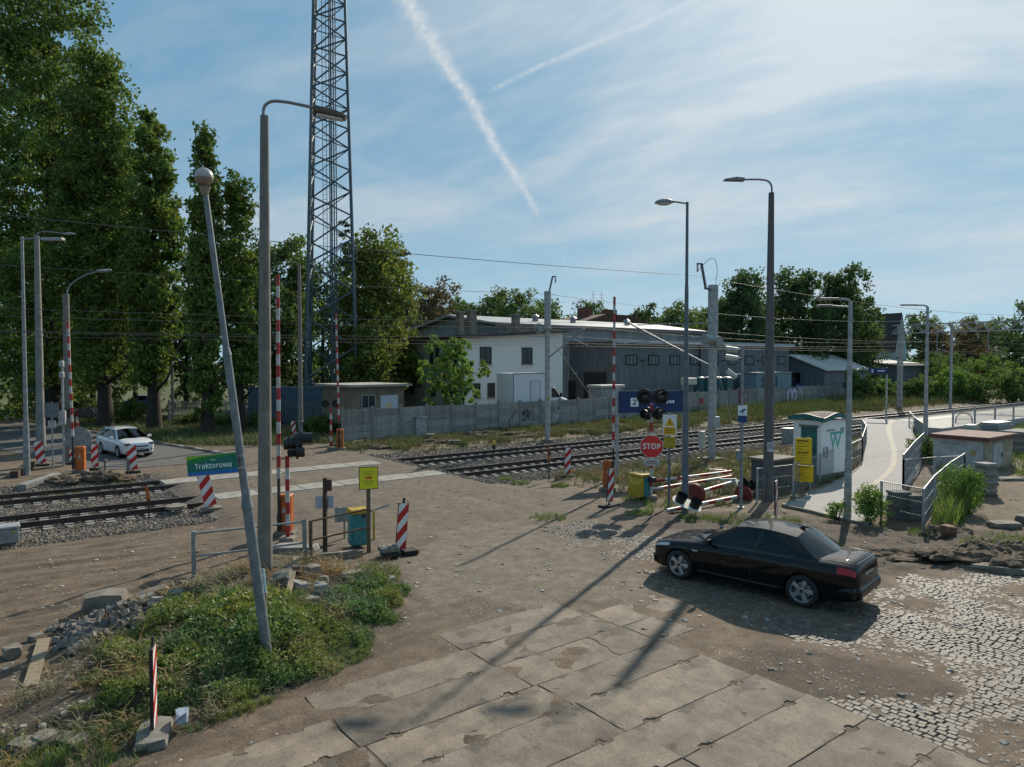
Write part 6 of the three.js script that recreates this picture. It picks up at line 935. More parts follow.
// ---------- right-hand signs, posts, cabinets ----------
{
  // station name board
  { const a = gat(617, 478), b = gat(683, 474), t = thing('station_board', 'dark blue station name board on two white posts behind the signals', 'sign', a, Math.atan2(-(b.z - a.z), b.x - a.x)), L = a.distanceTo(b), y0 = rowH(413, -a.z) - a.y, y1 = rowH(391, -a.z) - a.y;
    part('post', cyl(0.075, 0.075, y1 + 0.15), M.galvPale, t); part('post', cyl(0.075, 0.075, y1 + 0.3, L), M.galvPale, t); const p = part('board', box(L - 0.05, y1 - y0, 0.06, L / 2, (y0 + y1) / 2, 0.09), M.navy, t);
    part('print', face(L - 0.1, y1 - y0 - 0.06, L / 2, (y0 + y1) / 2, 0.123), printed(512, 176, (g, w, h) => { g.fillStyle = '#12305f'; g.fillRect(0, 0, w, h); g.fillStyle = '#e9ecef'; g.fillRect(86, 54, 62, 74); g.fillStyle = '#12305f'; g.font = 'bold 66px sans-serif'; g.fillText('2', 98, 114); g.fillStyle = '#e9ecef'; for (const x of [372, 396, 418]) g.fillRect(x, 78, 15, 26); }), p, true); }
  // camera and loudspeaker post
  { const b = gat(741, 508), h = rowH(346, -b.z) - b.y, t = thing('camera_post', 'slim post with three white cameras left of the dark concrete lamp', 'camera post', b, facing(b)); part('post', [cyl(0.06, 0.05, h), cyl(0.12, 0.12, 0.04)], M.galv, t);
    for (const [y, k] of [[0.12, 0], [0.42, 1], [1.0, 2]]) { const c = part('camera', [new THREE.CylinderGeometry(0.11, 0.085, 0.42, 12).rotateZ(Math.PI / 2 - (k === 2 ? 0.6 : 0.12)).translate(-0.36, h - y, 0.1), bar(V3(0, h - y, 0), V3(-0.3, h - y, 0.1), 0.02)], M.white, t); part('lens', new THREE.CylinderGeometry(0.08, 0.08, 0.02, 12).rotateZ(Math.PI / 2 - (k === 2 ? 0.6 : 0.12)).translate(-0.58, h - y - (k === 2 ? 0.15 : 0.03), 0.1), M.dark, c); }
    const sy = rowH(414, -b.z) - b.y; const p = part('sign', rbox(0.32, 0.62, 0.02, 0.008, 0.02, sy, 0.07), M.white, t); part('print', face(0.3, 0.6, 0.02, sy, 0.0825), printed(128, 256, (g, w, h) => { g.fillStyle = '#e4e6e8'; g.fillRect(0, 0, w, h); g.fillStyle = '#16406f'; g.fillRect(0, 150, w, 106); g.beginPath(); g.moveTo(20, 92); g.lineTo(92, 38); g.lineTo(112, 66); g.lineTo(40, 104); g.fill(); g.fillRect(64, 84, 12, 44); }), p, true); part('box', rbox(0.2, 0.36, 0.14, 0.02, -0.1, rowH(455, -b.z) - b.y, 0.06), M.galv, t); }
  // warning plate post
  { const b = gat(669, 507), t = thing('warning_sign', 'yellow warning plate with a triangle on a grey pole right of the stop sign', 'sign', b, facing(b, 0.1)), h = rowH(413, -b.z) - b.y; part('post', cyl(0.045, 0.045, h), M.greyPaint, t); const y1 = rowH(425, -b.z) - b.y, y2 = rowH(442, -b.z) - b.y; const p = part('plate', box(0.5, 0.76, 0.015, 0, y1, 0.06), M.white, t); part('print', face(0.48, 0.74, 0, y1, 0.069), printed(128, 196, (g, w, h) => { g.fillStyle = '#dfe0dd'; g.fillRect(0, 0, w, h); g.fillStyle = '#e0a416'; g.beginPath(); g.moveTo(64, 22); g.lineTo(112, 106); g.lineTo(16, 106); g.fill(); g.fillRect(8, 118, 112, 70); g.fillStyle = '#2b2412'; g.beginPath(); g.moveTo(68, 46); g.lineTo(54, 78); g.lineTo(64, 78); g.lineTo(58, 100); g.lineTo(76, 70); g.lineTo(66, 70); g.fill(); for (let k = 0; k < 3; k++) g.fillRect(24, 132 + k * 16, 80, 5); }), p, true); part('lower_plate', box(0.4, 0.4, 0.015, 0, y2, 0.06), M.yellow, t); }
  // blade weeds at its foot are in the stray grass; white relay box by the track
  { const b = gat(702, 459), t = thing('track_cabinet', 'narrow white trackside cabinet left of the near steel mast', 'cabinet', b, TURN); part('body', rbox(0.34, 0.95, 0.26, 0.03, 0, 1.05, 0), M.white, t); part('stand', [box(0.08, 0.6, 0.08, 0, 0.3, 0), box(0.5, 0.06, 0.2, 0.2, 1.2, 0)], M.galv, t); part('foot', box(0.5, 0.12, 0.3, 0, 0.02, 0), M.yellow, t); }
  { const b = gat(789, 444), t = thing('track_cabinet', 'grey cabinet beside the rails behind the equipment kiosk', 'cabinet', b, TURN); part('body', rbox(0.9, 0.95, 0.6, 0.03, 0, 0.55, 0), M.galv, t); part('lid', rbox(0.98, 0.06, 0.68, 0.02, 0, 1.05, 0), M.galvPale, t); part('foot', box(0.8, 0.12, 0.5, 0, 0.03, 0), M.dark, t); }
  // dark retaining box
  { const b = gat(775, 492), t = thing('cable_pit', 'dark concrete cable pit with a pale lid behind the dark lamp post', 'cable pit', b, TURN); part('body', box(1.5, 1.22, 1.0, 0.6, 0.61, -0.5), mat([0.11, 0.12, 0.13], 0.9, { map: mottle, rep: 0.5 }), t); part('lid', rbox(1.66, 0.1, 1.2, 0.02, 0.6, 1.27, -0.5), M.concrete, t); }
  // equipment kiosk with teal door
  { const c = gat(821, 480), t = thing('equipment_kiosk', 'white equipment kiosk with a teal door and wavy teal roof edge', 'kiosk', V3(c.x, 0.05, c.z), TURN); const wallM = mat([0.78, 0.78, 0.76], 0.85), door = mat([0.015, 0.17, 0.17], 0.5, { map: mottle, rep: 1 }), Wd = 2.2, Dp = 1.36, Hk = 2.55;
    part('wall', rbox(Wd, Hk, Dp, 0.03, Wd / 2, Hk / 2, -Dp / 2), wallM, t); part('plinth', box(Wd + 0.08, 0.2, Dp + 0.08, Wd / 2, 0.06, -Dp / 2), M.concrete, t);
    const d = part('door', box(0.05, 2.1, 0.74, -0.02, 1.2, -0.58), door, t); part('door_plate', disc(0.09, 0.02, 0, 0, 0).rotateY(-Math.PI / 2).translate(-0.052, 1.75, -0.58), M.yellow, d); part('handle', box(0.04, 0.16, 0.03, -0.065, 1.2, -0.3), M.dark, d); part('lintel', box(0.12, 0.08, 0.9, -0.04, 2.3, -0.58), M.concrete, t);
    const wave = (n, L, amp) => { const top = [], bot = []; for (let i = 0; i <= n; i++) { const x = -0.16 + (L + 0.32) * i / n, y = amp * Math.cos(i / n * 6.2832); top.push([x, 2.78 - y]); bot.unshift([x, 2.58 - y * 0.9]); } return [...top, ...bot]; };
    part('roof_edge', [prism(wave(16, Wd, 0.1), 0.05).translate(0, 0, 0.12), prism(wave(12, Dp, 0.06), 0.05).rotateY(Math.PI / 2).translate(-0.16, 0, 0)], door, t); part('roof', patch((u, v) => [-0.16 + (Wd + 0.32) * u, 2.76 - 0.1 * Math.cos(u * 6.2832) * (1 - v) + 0.1 * Math.sin(v * 3.14), 0.13 - (Dp + 0.26) * v], 18, 8), mat([0.26, 0.2, 0.16], 0.9, { map: mottle, rep: 0.8 }), t);
    part('vent', [box(0.72, 0.08, 0.02, 0.75, 2.1, 0.01), box(0.3, 0.14, 0.02, 1.75, 2.1, 0.01)], mat([0.3, 0.31, 0.31], 0.7), t);
    part('graffiti', face(1.3, 0.9, 1.3, 1.65, 0.006), (() => { const a = paint2d(256, 180, (g, w, h) => { g.fillStyle = '#000'; g.fillRect(0, 0, w, h); g.strokeStyle = '#fff'; g.lineWidth = 22; g.beginPath(); g.moveTo(20, 20); g.lineTo(60, 150); g.lineTo(100, 40); g.lineTo(140, 150); g.lineTo(200, 20); g.moveTo(10, 30); g.lineTo(240, 26); g.stroke(); }); a.colorSpace = THREE.NoColorSpace; return new THREE.MeshStandardMaterial({ color: lin(0.12, 0.42, 0.36), alphaMap: a, transparent: true, roughness: 0.7, side: THREE.DoubleSide }); })(), t, true);
    part('graffiti', face(0.62, 0.6, 0.36, 1.15, 0.007), (() => { const a = paint2d(256, 220, (g, w, h) => { g.fillStyle = '#000'; g.fillRect(0, 0, w, h); g.strokeStyle = '#fff'; g.lineWidth = 18; g.lineCap = 'round'; g.beginPath(); g.moveTo(20, 200); g.lineTo(64, 30); g.lineTo(110, 200); g.moveTo(40, 140); g.lineTo(96, 140); g.moveTo(150, 200); g.lineTo(150, 30); g.quadraticCurveTo(240, 50, 155, 110); g.quadraticCurveTo(250, 150, 150, 200); g.stroke(); }); a.colorSpace = THREE.NoColorSpace; return new THREE.MeshStandardMaterial({ color: lin(0.03, 0.03, 0.04), alphaMap: a, transparent: true, roughness: 0.7, side: THREE.DoubleSide }); })(), t, true); }
  // yellow timetable boards
  { const b = gat(803, 494), t = thing('yellow_board', 'two yellow notice boards one above the other before the kiosk', 'notice board', b, facing(b, -0.1)), y1 = rowH(451, -b.z) - b.y, y2 = rowH(473.5, -b.z) - b.y; part('post', [cyl(0.03, 0.03, y1 + 0.5, -0.25, 0, -0.05), cyl(0.03, 0.03, y1 + 0.5, 0.25, 0, -0.05)], M.galv, t);
    const pm = (n) => printed(128, 192, (g, w, h) => { g.fillStyle = '#e2b50d'; g.fillRect(0, 0, w, h); g.fillStyle = '#6d560a'; const q = rng(n); for (let k = 0; k < 8; k++) g.fillRect(12, 14 + k * 22, rr(50, 104, q), k % 4 === 0 ? 12 : 5); }); for (const [y, w, h, n] of [[y1, 0.62, 1.02, 3], [y2, 0.74, 0.66, 5]]) { const p = part('board', box(w, h, 0.03, 0, y, 0), M.yellow, t); part('print', face(w - 0.02, h - 0.02, 0, y, 0.0165), pm(n), p, true); } }
  // platform number sign
  { const Z = 58, b = put(deep(887, HORIZON, Z)), t = thing('platform_sign', 'small blue platform sign with number 3 on a white pole', 'sign', V3(b.x, 0.55, b.z), facing(b)), y0 = rowH(371, Z) - 0.55; part('post', cyl(0.07, 0.07, y0 + 0.3), M.galvPale, t); const p = part('board', box(1.4, 0.5, 0.06, -0.62, y0, 0.05), M.navy, t); part('print', face(1.36, 0.46, -0.62, y0, 0.082), printed(256, 88, (g, w, h) => { g.fillStyle = '#12305f'; g.fillRect(0, 0, w, h); g.fillStyle = '#e8ecef'; g.font = 'bold 72px sans-serif'; g.fillText('3', 24, 70); for (const [x, ww] of [[120, 26], [152, 34], [192, 26]]) g.fillRect(x, 34, ww, 16); }), p, true); }
  { const b = put(deep(34, HORIZON, 58)), t = thing('direction_sign', 'small blue direction sign beside the thick concrete lamp', 'sign', b, facing(b)), y = rowH(388, 58) - b.y; part('post', cyl(0.05, 0.05, y + 0.4, 0.3), M.galv, t); part('board', box(0.9, 0.72, 0.03, 0, y, 0.06), M.blueSign, t); part('print', [box(0.5, 0.1, 0.006, 0, y + 0.1, 0.08), box(0.5, 0.1, 0.006, 0, y - 0.12, 0.08)], M.white, t); }
  { const b = gat(53, 470), t = thing('sign_back', 'grey sign seen from behind between the left lamp posts', 'sign', b, 0.2), y = rowH(410, -b.z) - b.y; part('post', cyl(0.03, 0.03, y + 0.4), M.galv, t); part('plate', box(0.62, 0.7, 0.02, 0, y, 0.03), M.greyPaint, t); part('small_plate', box(0.34, 0.36, 0.02, 0, y - 0.68, 0.03), M.galvPale, t); }
  { const b = gat(64, 466), t = thing('signal_mast', 'thin white post with small lamps behind the left barrier', 'post', b, 0.2), h = rowH(360, -b.z) - b.y; part('post', cyl(0.06, 0.05, h), M.galvPale, t); part('lamp', [rbox(0.2, 0.3, 0.2, 0.04, 0, h - 0.2, 0.06), rbox(0.2, 0.3, 0.2, 0.04, 0, h - 0.75, 0.06)], M.galvPale, t); part('box', rbox(0.3, 0.7, 0.2, 0.02, 0, 2.4, 0.08), M.galvPale, t); }
  { const b = gat(118, 474), t = thing('low_railing', 'low crash railing in front of the white car', 'railing', b, 0.1); for (const x of [-0.55, 0.45]) part('post', box(0.1, 0.72, 0.1, x, 0.34, 0), M.poleConcrete, t); part('rail', [box(1.0, 0.06, 0.05, -0.05, 0.6, 0), box(1.0, 0.06, 0.05, -0.05, 0.35, 0)], M.galvPale, t); }
  // low hut with brown roof
  { const c = deep(988, HORIZON, 33.7), t = thing('transformer_hut', 'low white hut with a flat reddish-brown roof', 'hut', V3(c.x, gy(c.x, c.z), c.z), TURN), L = 3.4, D = 2.35, H = 1.42, wm = mat([0.62, 0.64, 0.65], 0.85, { map: mottle, rep: 0.5 }), wb = mat([0.5, 0.44, 0.33], 0.85, { map: mottle, rep: 0.5 });
    part('wall', box(L, H, 0.12, L / 2, H / 2, -0.06), wb, t); part('wall', box(0.12, H, D - 0.13, 0.06, H / 2, -D / 2 - 0.065), wm, t); part('wall', [box(0.12, H, D - 0.13, L - 0.06, H / 2, -D / 2 - 0.065), box(L - 0.25, H, 0.12, L / 2, H / 2, -D + 0.06)], wb, t);
    part('roof', box(L + 0.3, 0.1, D + 0.3, L / 2, H + 0.14, -D / 2), mat([0.26, 0.15, 0.125], 0.85, { map: mottle, rep: 0.8 }), t); part('roof_edge', [box(L + 0.34, 0.14, 0.05, L / 2, H + 0.07, 0.16), box(0.05, 0.14, D + 0.3, -0.16, H + 0.07, -D / 2)], mat([0.13, 0.035, 0.035], 0.6), t);
    const d = part('door', box(1.15, 1.2, 0.04, 1.35, 0.66, 0.02), wm, t); part('handle', box(0.04, 0.2, 0.05, 1.8, 0.66, 0.06), M.dark, d); part('vent', box(0.02, 0.1, 0.9, -0.01, H - 0.22, -1.6), M.galv, t); part('warning_plate', prism([[-0.13, 0], [0.13, 0], [0, 0.24]], 0.01).rotateY(-Math.PI / 2).translate(-0.012, 0.72, -0.55), M.yellow, t); }
  // stacks of pavers and slabs
  const stack = (label, base, yaw, w, d, n, th, m, seed, cat = 'paver stack') => { const t = thing('paver_stack', label, cat, base, yaw), r = rng(seed); for (let k = 0; k < n; k++) part('course', rbox(w * rr(0.93, 1, r), th * 0.94, d * rr(0.93, 1, r), 0.012, rr(-0.03, 0.03, r), 0.06 + th * (k + 0.5), rr(-0.03, 0.03, r)), m[k % m.length], t); part('pallet', [box(w, 0.05, d, 0, 0.03, 0)], M.wood, t); return t; };
  const pv = [mat([0.14, 0.145, 0.15], 0.9, { map: mottle, rep: 1.2 }), mat([0.17, 0.17, 0.172], 0.9, { map: mottle, rep: 1.2 })];
  stack('dark grey paver stack behind the mesh, left one with an extra course', gat(899, 520), 0.1, 0.62, 0.5, 10, 0.09, pv, 1); stack('dark grey paver stack behind the mesh, right one', gat(913, 521), 0.1, 0.5, 0.5, 9, 0.09, pv, 2);
  stack('uneven stack of pale slabs and stones before the brown-roofed hut', gat(986, 495), 0.3, 0.62, 0.55, 11, 0.11, [M.concrete, M.wallConcrete, M.wallConcreteB], 3, 'slab stack'); stack('stack of long concrete slabs at the right edge', gat(1022, 452), TURN, 2.4, 1.4, 6, 0.2, [M.concrete, M.wallConcreteB], 4, 'slab stack'); stack('grey stack of covered panels left of the long slabs', gat(996, 436), TURN, 2.6, 1.2, 4, 0.24, [M.galv, M.galvPale], 5, 'slab stack'); stack('small white block stack left of the covered panels', gat(971, 436), TURN, 0.9, 0.6, 3, 0.25, [M.white], 6, 'slab stack');
}
// ---------- mesh fences ----------
{
  const wireG = (L, H, step = 0.07, w = 0.006) => { const g = []; for (let x = 0; x <= L; x += step) g.push(box(w, H, w, x, H / 2 + 0.06, 0)); for (let y = 0; y <= H + 0.001; y += H / 3) g.push(box(L, 0.006, 0.006, L / 2, y + 0.06, 0.008)); return join(g); };
  const fence = (label, pts, H, closed) => { const t = thing('mesh_fence', label, 'fence', V3(0, 0, 0), 0, 'galvanised mesh fences'); for (let i = 0; i < pts.length; i++) { const a = pts[i]; part('post', box(closed ? 0.1 : 0.06, H + 0.12, closed ? 0.1 : 0.06, a.x, a.y + H / 2 + 0.02, a.z), M.galvPale, t); if (i < pts.length - 1) { const b = pts[i + 1], L = Math.hypot(b.x - a.x, b.z - a.z), m = part('mesh_panel', closed ? wireG(L, H, 0.16, 0.016) : wireG(L, H), closed ? M.galvPale : M.galv, t); m.position.copy(a); m.rotation.order = 'YXZ'; m.rotation.y = Math.atan2(-(b.z - a.z), b.x - a.x); m.rotation.z = Math.atan2(b.y - a.y, L); part('top_rail', beam(a.clone().add(V3(0, H + 0.06, 0)), b.clone().add(V3(0, H + 0.06, 0)), 0.028, 0.028), M.galv, t); } } return t; };
  const P = (x, y, h) => { let v = at(x, y, h ?? 0); return V3(v.x, h ?? gy(v.x, v.z), v.z); };
  fence('mesh fence along the left side of the footpath before the kiosk', [P(757, 503), P(793, 497), P(820, 483.5), P(844, 473), P(862, 463)], 1.2);
  fence('mesh fence around the grass between kiosk and rails', [P(862, 463), P(866, 448), P(862, 438), P(842, 440), P(810, 441)], 1.3);
  fence('mesh fence on the right side of the footpath bend', [P(903, 489), P(914, 471), P(924, 459), P(923, 446), P(914, 437), P(909, 431, 0.3)], 1.35);
  fence('mesh fence round the paver stacks up to the brown-roofed hut', [P(881, 522), P(923, 531), P(934, 513), P(950, 496), P(964, 484)], 1.25);
  fence('mesh fence between the footpath bend and the hut', [P(903, 489), P(934, 486), P(964, 484)], 1.15);
  const pf = []; for (let s = 56; s < 118; s += 3.9) { const v = SP(s, 21.5, 0.55); pf.push(v); } fence('long mesh fence on the near edge of the platform', pf, 1.2, true);
  { const b = SP(60, 22.3, 0.55), t = thing('bike_hoop', 'low galvanised bent tube barrier at the platform entrance', 'barrier', b, 0); part('hoop', tube([[-0.6, 0, 0], [-0.55, 0.45, 0], [-0.2, 0.72, 0], [0.3, 0.7, 0], [0.6, 0.45, 0], [0.65, 0, 0]], 0.04), M.galv, t); part('bar', bar(V3(-0.55, 0.3, 0), V3(0.6, 0.3, 0), 0.025), M.galv, t); }
  for (const [s, i] of [[88, 0], [92.5, 1], [94, 2], [100, 3]]) { const t = thing('platform_post', ['leftmost pale platform post standing above the fence', 'second pale platform post above the fence', 'third pale platform post above the fence', 'rightmost pale platform post above the fence'][i], 'post', SP(s, 21.9, 0.55), TURN, 'platform posts'); part('post', box(0.16, 2.3, 0.12, 0, 1.15, 0), M.galvPale, t); part('cap', box(0.2, 0.05, 0.16, 0, 2.32, 0), M.galv, t); }
}
// ---------- dismantled signals and booms on the ground ----------
{
  const lying = (label, a, b, r, step, name) => { const t = thing(name, label, name === 'spare_boom' ? 'boom' : 'signal', V3(0, 0, 0), 0, name === 'spare_boom' ? 'spare booms on the ground' : 'dismantled signals'); const n = Math.round(a.distanceTo(b) / step); for (let k = 0; k < n; k++) part('boom_band', bar(a.clone().lerp(b, k / n), a.clone().lerp(b, (k + 1) / n), r, r, 9), k % 2 ? M.red : M.white, t); return t; };
  lying('rear spare boom lying on the ground behind the lamp pole', gat(640, 489, 0.25), gat(731, 477, 0.25), 0.065, 0.7, 'spare_boom'); lying('front spare boom lying on the ground behind the lamp pole', gat(648, 495, 0.2), gat(731, 481, 0.2), 0.065, 0.9, 'spare_boom');
  const dish = mat([0.16, 0.025, 0.025], 0.6), shield = mat([0.6, 0.58, 0.5], 0.6);
  const headSet = (t, pos, yaw, pitch, roll) => { const g = new THREE.Group(); g.name = 'signal_board'; g.position.copy(pos); g.rotation.set(pitch, yaw, roll, 'YXZ'); g.scale.setScalar(0.78); t.add(g); const o = []; for (let i = 0; i < 20; i++) { const a = i / 20 * 6.2832; o.push([Math.cos(a) * 0.34 + (Math.cos(a) > 0 ? 0.32 : -0.32), Math.sin(a) * 0.36]); } part('shield', prism(o, 0.03, 0.005), shield, g); part('hoods', [-0.32, 0.32].flatMap((x) => [new THREE.CylinderGeometry(0.24, 0.22, 0.34, 16, 1, true, 0, 6.2832).rotateX(Math.PI / 2).translate(x, 0, 0.18), disc(0.23, 0.1, x, 0, -0.04)]), M.dark, g); };
  { const a = gat(667, 514, 0.12), b = gat(743, 500, 0.16), t = lying('dismantled signal whose lamp board lies at the left, post pointing right', a, b, 0.075, 0.42, 'fallen_signal'); const d = b.clone().sub(a).normalize(); part('base_flange', bar(b.clone(), b.clone().addScaledVector(d, 0.12), 0.4, 0.34, 20), dish, t); headSet(t, a.clone().add(V3(0.6, 0.3, 0.3)), 0.5, -1.0, -0.7); }
  { const a = gat(696, 501, 0.3), b = gat(733, 491, 0.36), t = lying('dismantled signal whose lamp board lies at the right, round flange at the left', a, b, 0.075, 0.8, 'fallen_signal'); const d = b.clone().sub(a).normalize(); part('base_flange', bar(a.clone().addScaledVector(d, -0.14), a, 0.36, 0.4, 20), dish, t); headSet(t, gat(745, 498, 0.42).add(V3(0, 0, -0.1)), 0.9, -0.7, -0.35); part('arm', rbox(0.7, 0.1, 0.1, 0.02, b.x - 0.2, b.y + 0.1, b.z), M.white, t); }
}

// ---------- cars ----------
const lerpT = (T, x, c) => { if (x >= T[0][0]) return T[0][c]; for (let i = 1; i < T.length; i++) if (x >= T[i][0]) { const a = T[i - 1], b = T[i], t = (a[0] - x) / (a[0] - b[0]), p = T[Math.max(0, i - 2)], n = T[Math.min(T.length - 1, i + 1)]; const m0 = (b[c] - p[c]) / Math.max(1e-4, p[0] - b[0]) * (a[0] - b[0]), m1 = (n[c] - a[c]) / Math.max(1e-4, a[0] - n[0]) * (a[0] - b[0]), t2 = t * t, t3 = t2 * t; return (2 * t3 - 3 * t2 + 1) * a[c] + (t3 - 2 * t2 + t) * m0 + (-2 * t3 + 3 * t2) * b[c] + (t3 - t2) * m1; } return T[T.length - 1][c]; };
function makeCar(name, label, pos, yaw, o) {
  // local: +x forward, y up, +z right-hand side
  const car = thing(name, label, 'car', pos, yaw), T = o.table;      // x, deck height, belt height, half width, sill half width, underside
  const x0 = T[0][0], x1 = T[T.length - 1][0], NX = 96;
  const ring = (x) => { const dk = lerpT(T, x, 1), be = Math.min(lerpT(T, x, 2), dk + 0.0), w = lerpT(T, x, 3), ws = lerpT(T, x, 4), u = lerpT(T, x, 5); return [[u, 0], [u, ws * 0.86], [u + 0.02, ws * 0.97], [u + 0.09, ws * 1.0], [mix(u, be, 0.36), mix(ws, w, 0.75)], [mix(u, be, 0.56), w], [mix(u, be, 0.7), w * 0.995], [mix(u, be, 0.78), w * 1.0], [mix(u, be, 0.88), w * 0.972], [be - 0.03, w * 0.94], [be - 0.006, w * 0.9], [mix(be, dk, 0.45) + 0.004, w * 0.74], [mix(be, dk, 0.8) + 0.003, w * 0.45], [dk, 0]]; };
  const pos3 = [], idx = [], rows = []; const K = ring(0).length, full = 2 * (K - 1);
  for (let i = 0; i <= NX; i++) { const t = i / NX, x = mix(x0, x1, t < 0.5 ? 0.5 * Math.pow(2 * t, 1.15) : 1 - 0.5 * Math.pow(2 * (1 - t), 1.15)), r = ring(x), L = [...r.map(([y, z]) => [x, y, z]), ...r.slice(1, -1).reverse().map(([y, z]) => [x, y, -z])]; rows.push(L); L.forEach((q) => pos3.push(...q)); }
  for (let i = 0; i < NX; i++) for (let k = 0; k < full; k++) { const a = i * full + k, b = i * full + (k + 1) % full, c = a + full, d = b + full; idx.push(a, c, b, b, c, d); }
  for (const [i, s] of [[0, 1], [NX, -1]]) { const c = pos3.length / 3; const r = ring(i ? x1 : x0); pos3.push(i ? x1 - 0.015 : x0 + 0.02, mix(r[0][0], r[K - 1][0], 0.5), 0); for (let k = 0; k < full; k++) { const a = i * full + k, b = i * full + (k + 1) % full; s > 0 ? idx.push(c, a, b) : idx.push(c, b, a); } }
  let g = new THREE.BufferGeometry(); g.setAttribute('position', new THREE.Float32BufferAttribute(pos3, 3)); g.setAttribute('uv', new THREE.Float32BufferAttribute(new Float32Array(pos3.length / 3 * 2), 2)); g.setIndex(idx); g.computeVertexNormals();
  const ev = new Evaluator(); ev.useGroups = false; ev.attributes = ['position', 'normal', 'uv']; let body = new Brush(g); body.updateMatrixWorld();
  for (const wx of o.axles) for (const s of [-1, 1]) { const c = new Brush(new THREE.CylinderGeometry(o.arch, o.arch, 0.5, 36).rotateX(Math.PI / 2).translate(wx, o.wheel, s * (o.half - 0.1))); c.updateMatrixWorld(); body = ev.evaluate(body, c, SUBTRACTION); body.updateMatrixWorld(); }
  const shell = part('body', body.geometry, o.paint, car, true);
  // glasshouse
  const G = o.house, belt = (x) => Math.min(lerpT(T, x, 2), lerpT(T, x, 1)) - 0.015, zb = (x) => lerpT(T, x, 3) * 0.895, roofE = (x) => lerpT(G.roof, x, 1), zr = (x) => lerpT(G.roof, x, 2), roofC = (x) => lerpT(G.roof, x, 3);
  const xa = (t) => mix(G.a0, G.a1, Math.pow(t, 0.92)), xc = (t) => mix(G.c0, G.c1, Math.pow(t, 0.85));
  const S = (q, t, s, out = 0) => { const x = mix(xa(t), xc(t), q), xr = mix(G.a1, G.c1, q), b = belt(mix(G.a0, G.c0, q)), y = mix(b, roofE(xr), t), z = mix(zb(mix(G.a0, G.c0, q)), zr(xr), Math.pow(t, 1.15)); return [x, y + out * 0.4, s * (z + out)]; };
  const sideP = (q0, q1, t0, t1, s, out, nu = 10, nv = 6) => patch((u, v) => { const uu = s > 0 ? u : 1 - u; const t = mix(t0, t1, v), a = typeof q0 === 'function' ? q0(t) : q0, b = typeof q1 === 'function' ? q1(t) : q1; return S(mix(a, b, uu), t, s, out); }, nu, nv);
  const paintG = [], trimG = [], sideGlass = [];
  for (const s of [-1, 1]) {
    const w = G.win;   // fractions along the side: front pillar, [pane ends], rear pillar
    paintG.push(sideP(0, w[0], 0, 1, s, 0, 3, 6), sideP(w[w.length - 1], 1, 0, 1, s, 0, 8, 6), sideP(w[0], w[w.length - 1], 0.9, 1, s, 0, 14, 2));
    trimG.push(sideP(w[0], w[w.length - 1], 0, 0.07, s, 0.002, 14, 1));
    for (let k = 0; k + 1 < w.length; k++) { const a = w[k], b = w[k + 1]; sideGlass.push([sideP(a + (k ? 0.013 : 0), b - (k + 2 < w.length ? 0.013 : 0), 0.07, 0.9, s, -0.004, 8, 5), s, k]); if (k) trimG.push(sideP(a - 0.013, a + 0.013, 0.05, 0.91, s, 0, 2, 5)); }
  }
  const roofP = patch((u, v) => { const x = mix(G.a1, G.c1, u), w = (v - 0.5) * 2, e = roofE(x), c = roofC(x); return [x, mix(c, e, w * w), w * zr(x)]; }, 18, 14); paintG.push(roofP);
  const shield = (front) => patch((u, v) => { const w = (front ? 1 : -1) * (u - 0.5) * 2, t = v, xb = front ? G.a0 + G.bulgeF * (1 - w * w) : G.c0 - G.bulgeR * (1 - w * w), xt = front ? G.a1 + 0.0 : G.c1, x = mix(xb, xt, Math.pow(t, front ? 0.92 : 0.85)), zB = zb(front ? G.a0 : G.c0), zT = zr(front ? G.a1 : G.c1), xq = front ? G.a1 : G.c1, yb = mix(lerpT(T, xb, 1) - 0.01, belt(front ? G.a0 : G.c0), Math.abs(w)), yt = mix(roofC(xq), roofE(xq), w * w); return [x, mix(yb, yt, t), w * mix(zB, zT, Math.pow(t, 1.15))]; }, 14, 8);
  part('pillars', paintG, o.paint, shell, true); const glassM = o.glass;
  part('windscreen', shield(true), glassM, car, true); part('rear_window', shield(false), glassM, car, true);
  for (const [gg] of sideGlass) part('side_window', gg, o.sideGlass ?? glassM, car, true);
  part('window_trim', trimG, M.dark, shell, true);
  part('cabin_floor', box(G.a0 - G.c0 - 0.1, 0.02, o.half * 1.5, (G.a0 + G.c0) / 2, belt(-0.3) + 0.004, 0), M.dark, car);
  for (const [sx, sz] of o.seats) part('seat', [rbox(0.14, 0.36, 0.46, 0.06, sx, belt(-0.3) + 0.06, sz), rbox(0.09, 0.16, 0.24, 0.04, sx - 0.03, belt(-0.3) + 0.28, sz)], mat([0.16, 0.14, 0.12], 0.8), car);
  // wheels
  for (const wx of o.axles) for (const s of [-1, 1]) {
    const W = new THREE.Group(); W.name = 'wheel'; W.position.set(wx, o.wheel, s * (o.half - 0.125)); if (s < 0) W.rotation.y = Math.PI; car.add(W);
    const R0 = o.wheel, Ri = R0 * 0.72; part('tyre', new THREE.LatheGeometry([[Ri, -0.11], [Ri + 0.03, -0.115], [R0 - 0.025, -0.112], [R0, -0.085], [R0, 0.085], [R0 - 0.025, 0.112], [Ri + 0.03, 0.117], [Ri, 0.11]].map(([r, y]) => new THREE.Vector2(r, y)), 36).rotateX(Math.PI / 2), M.rubber, W);
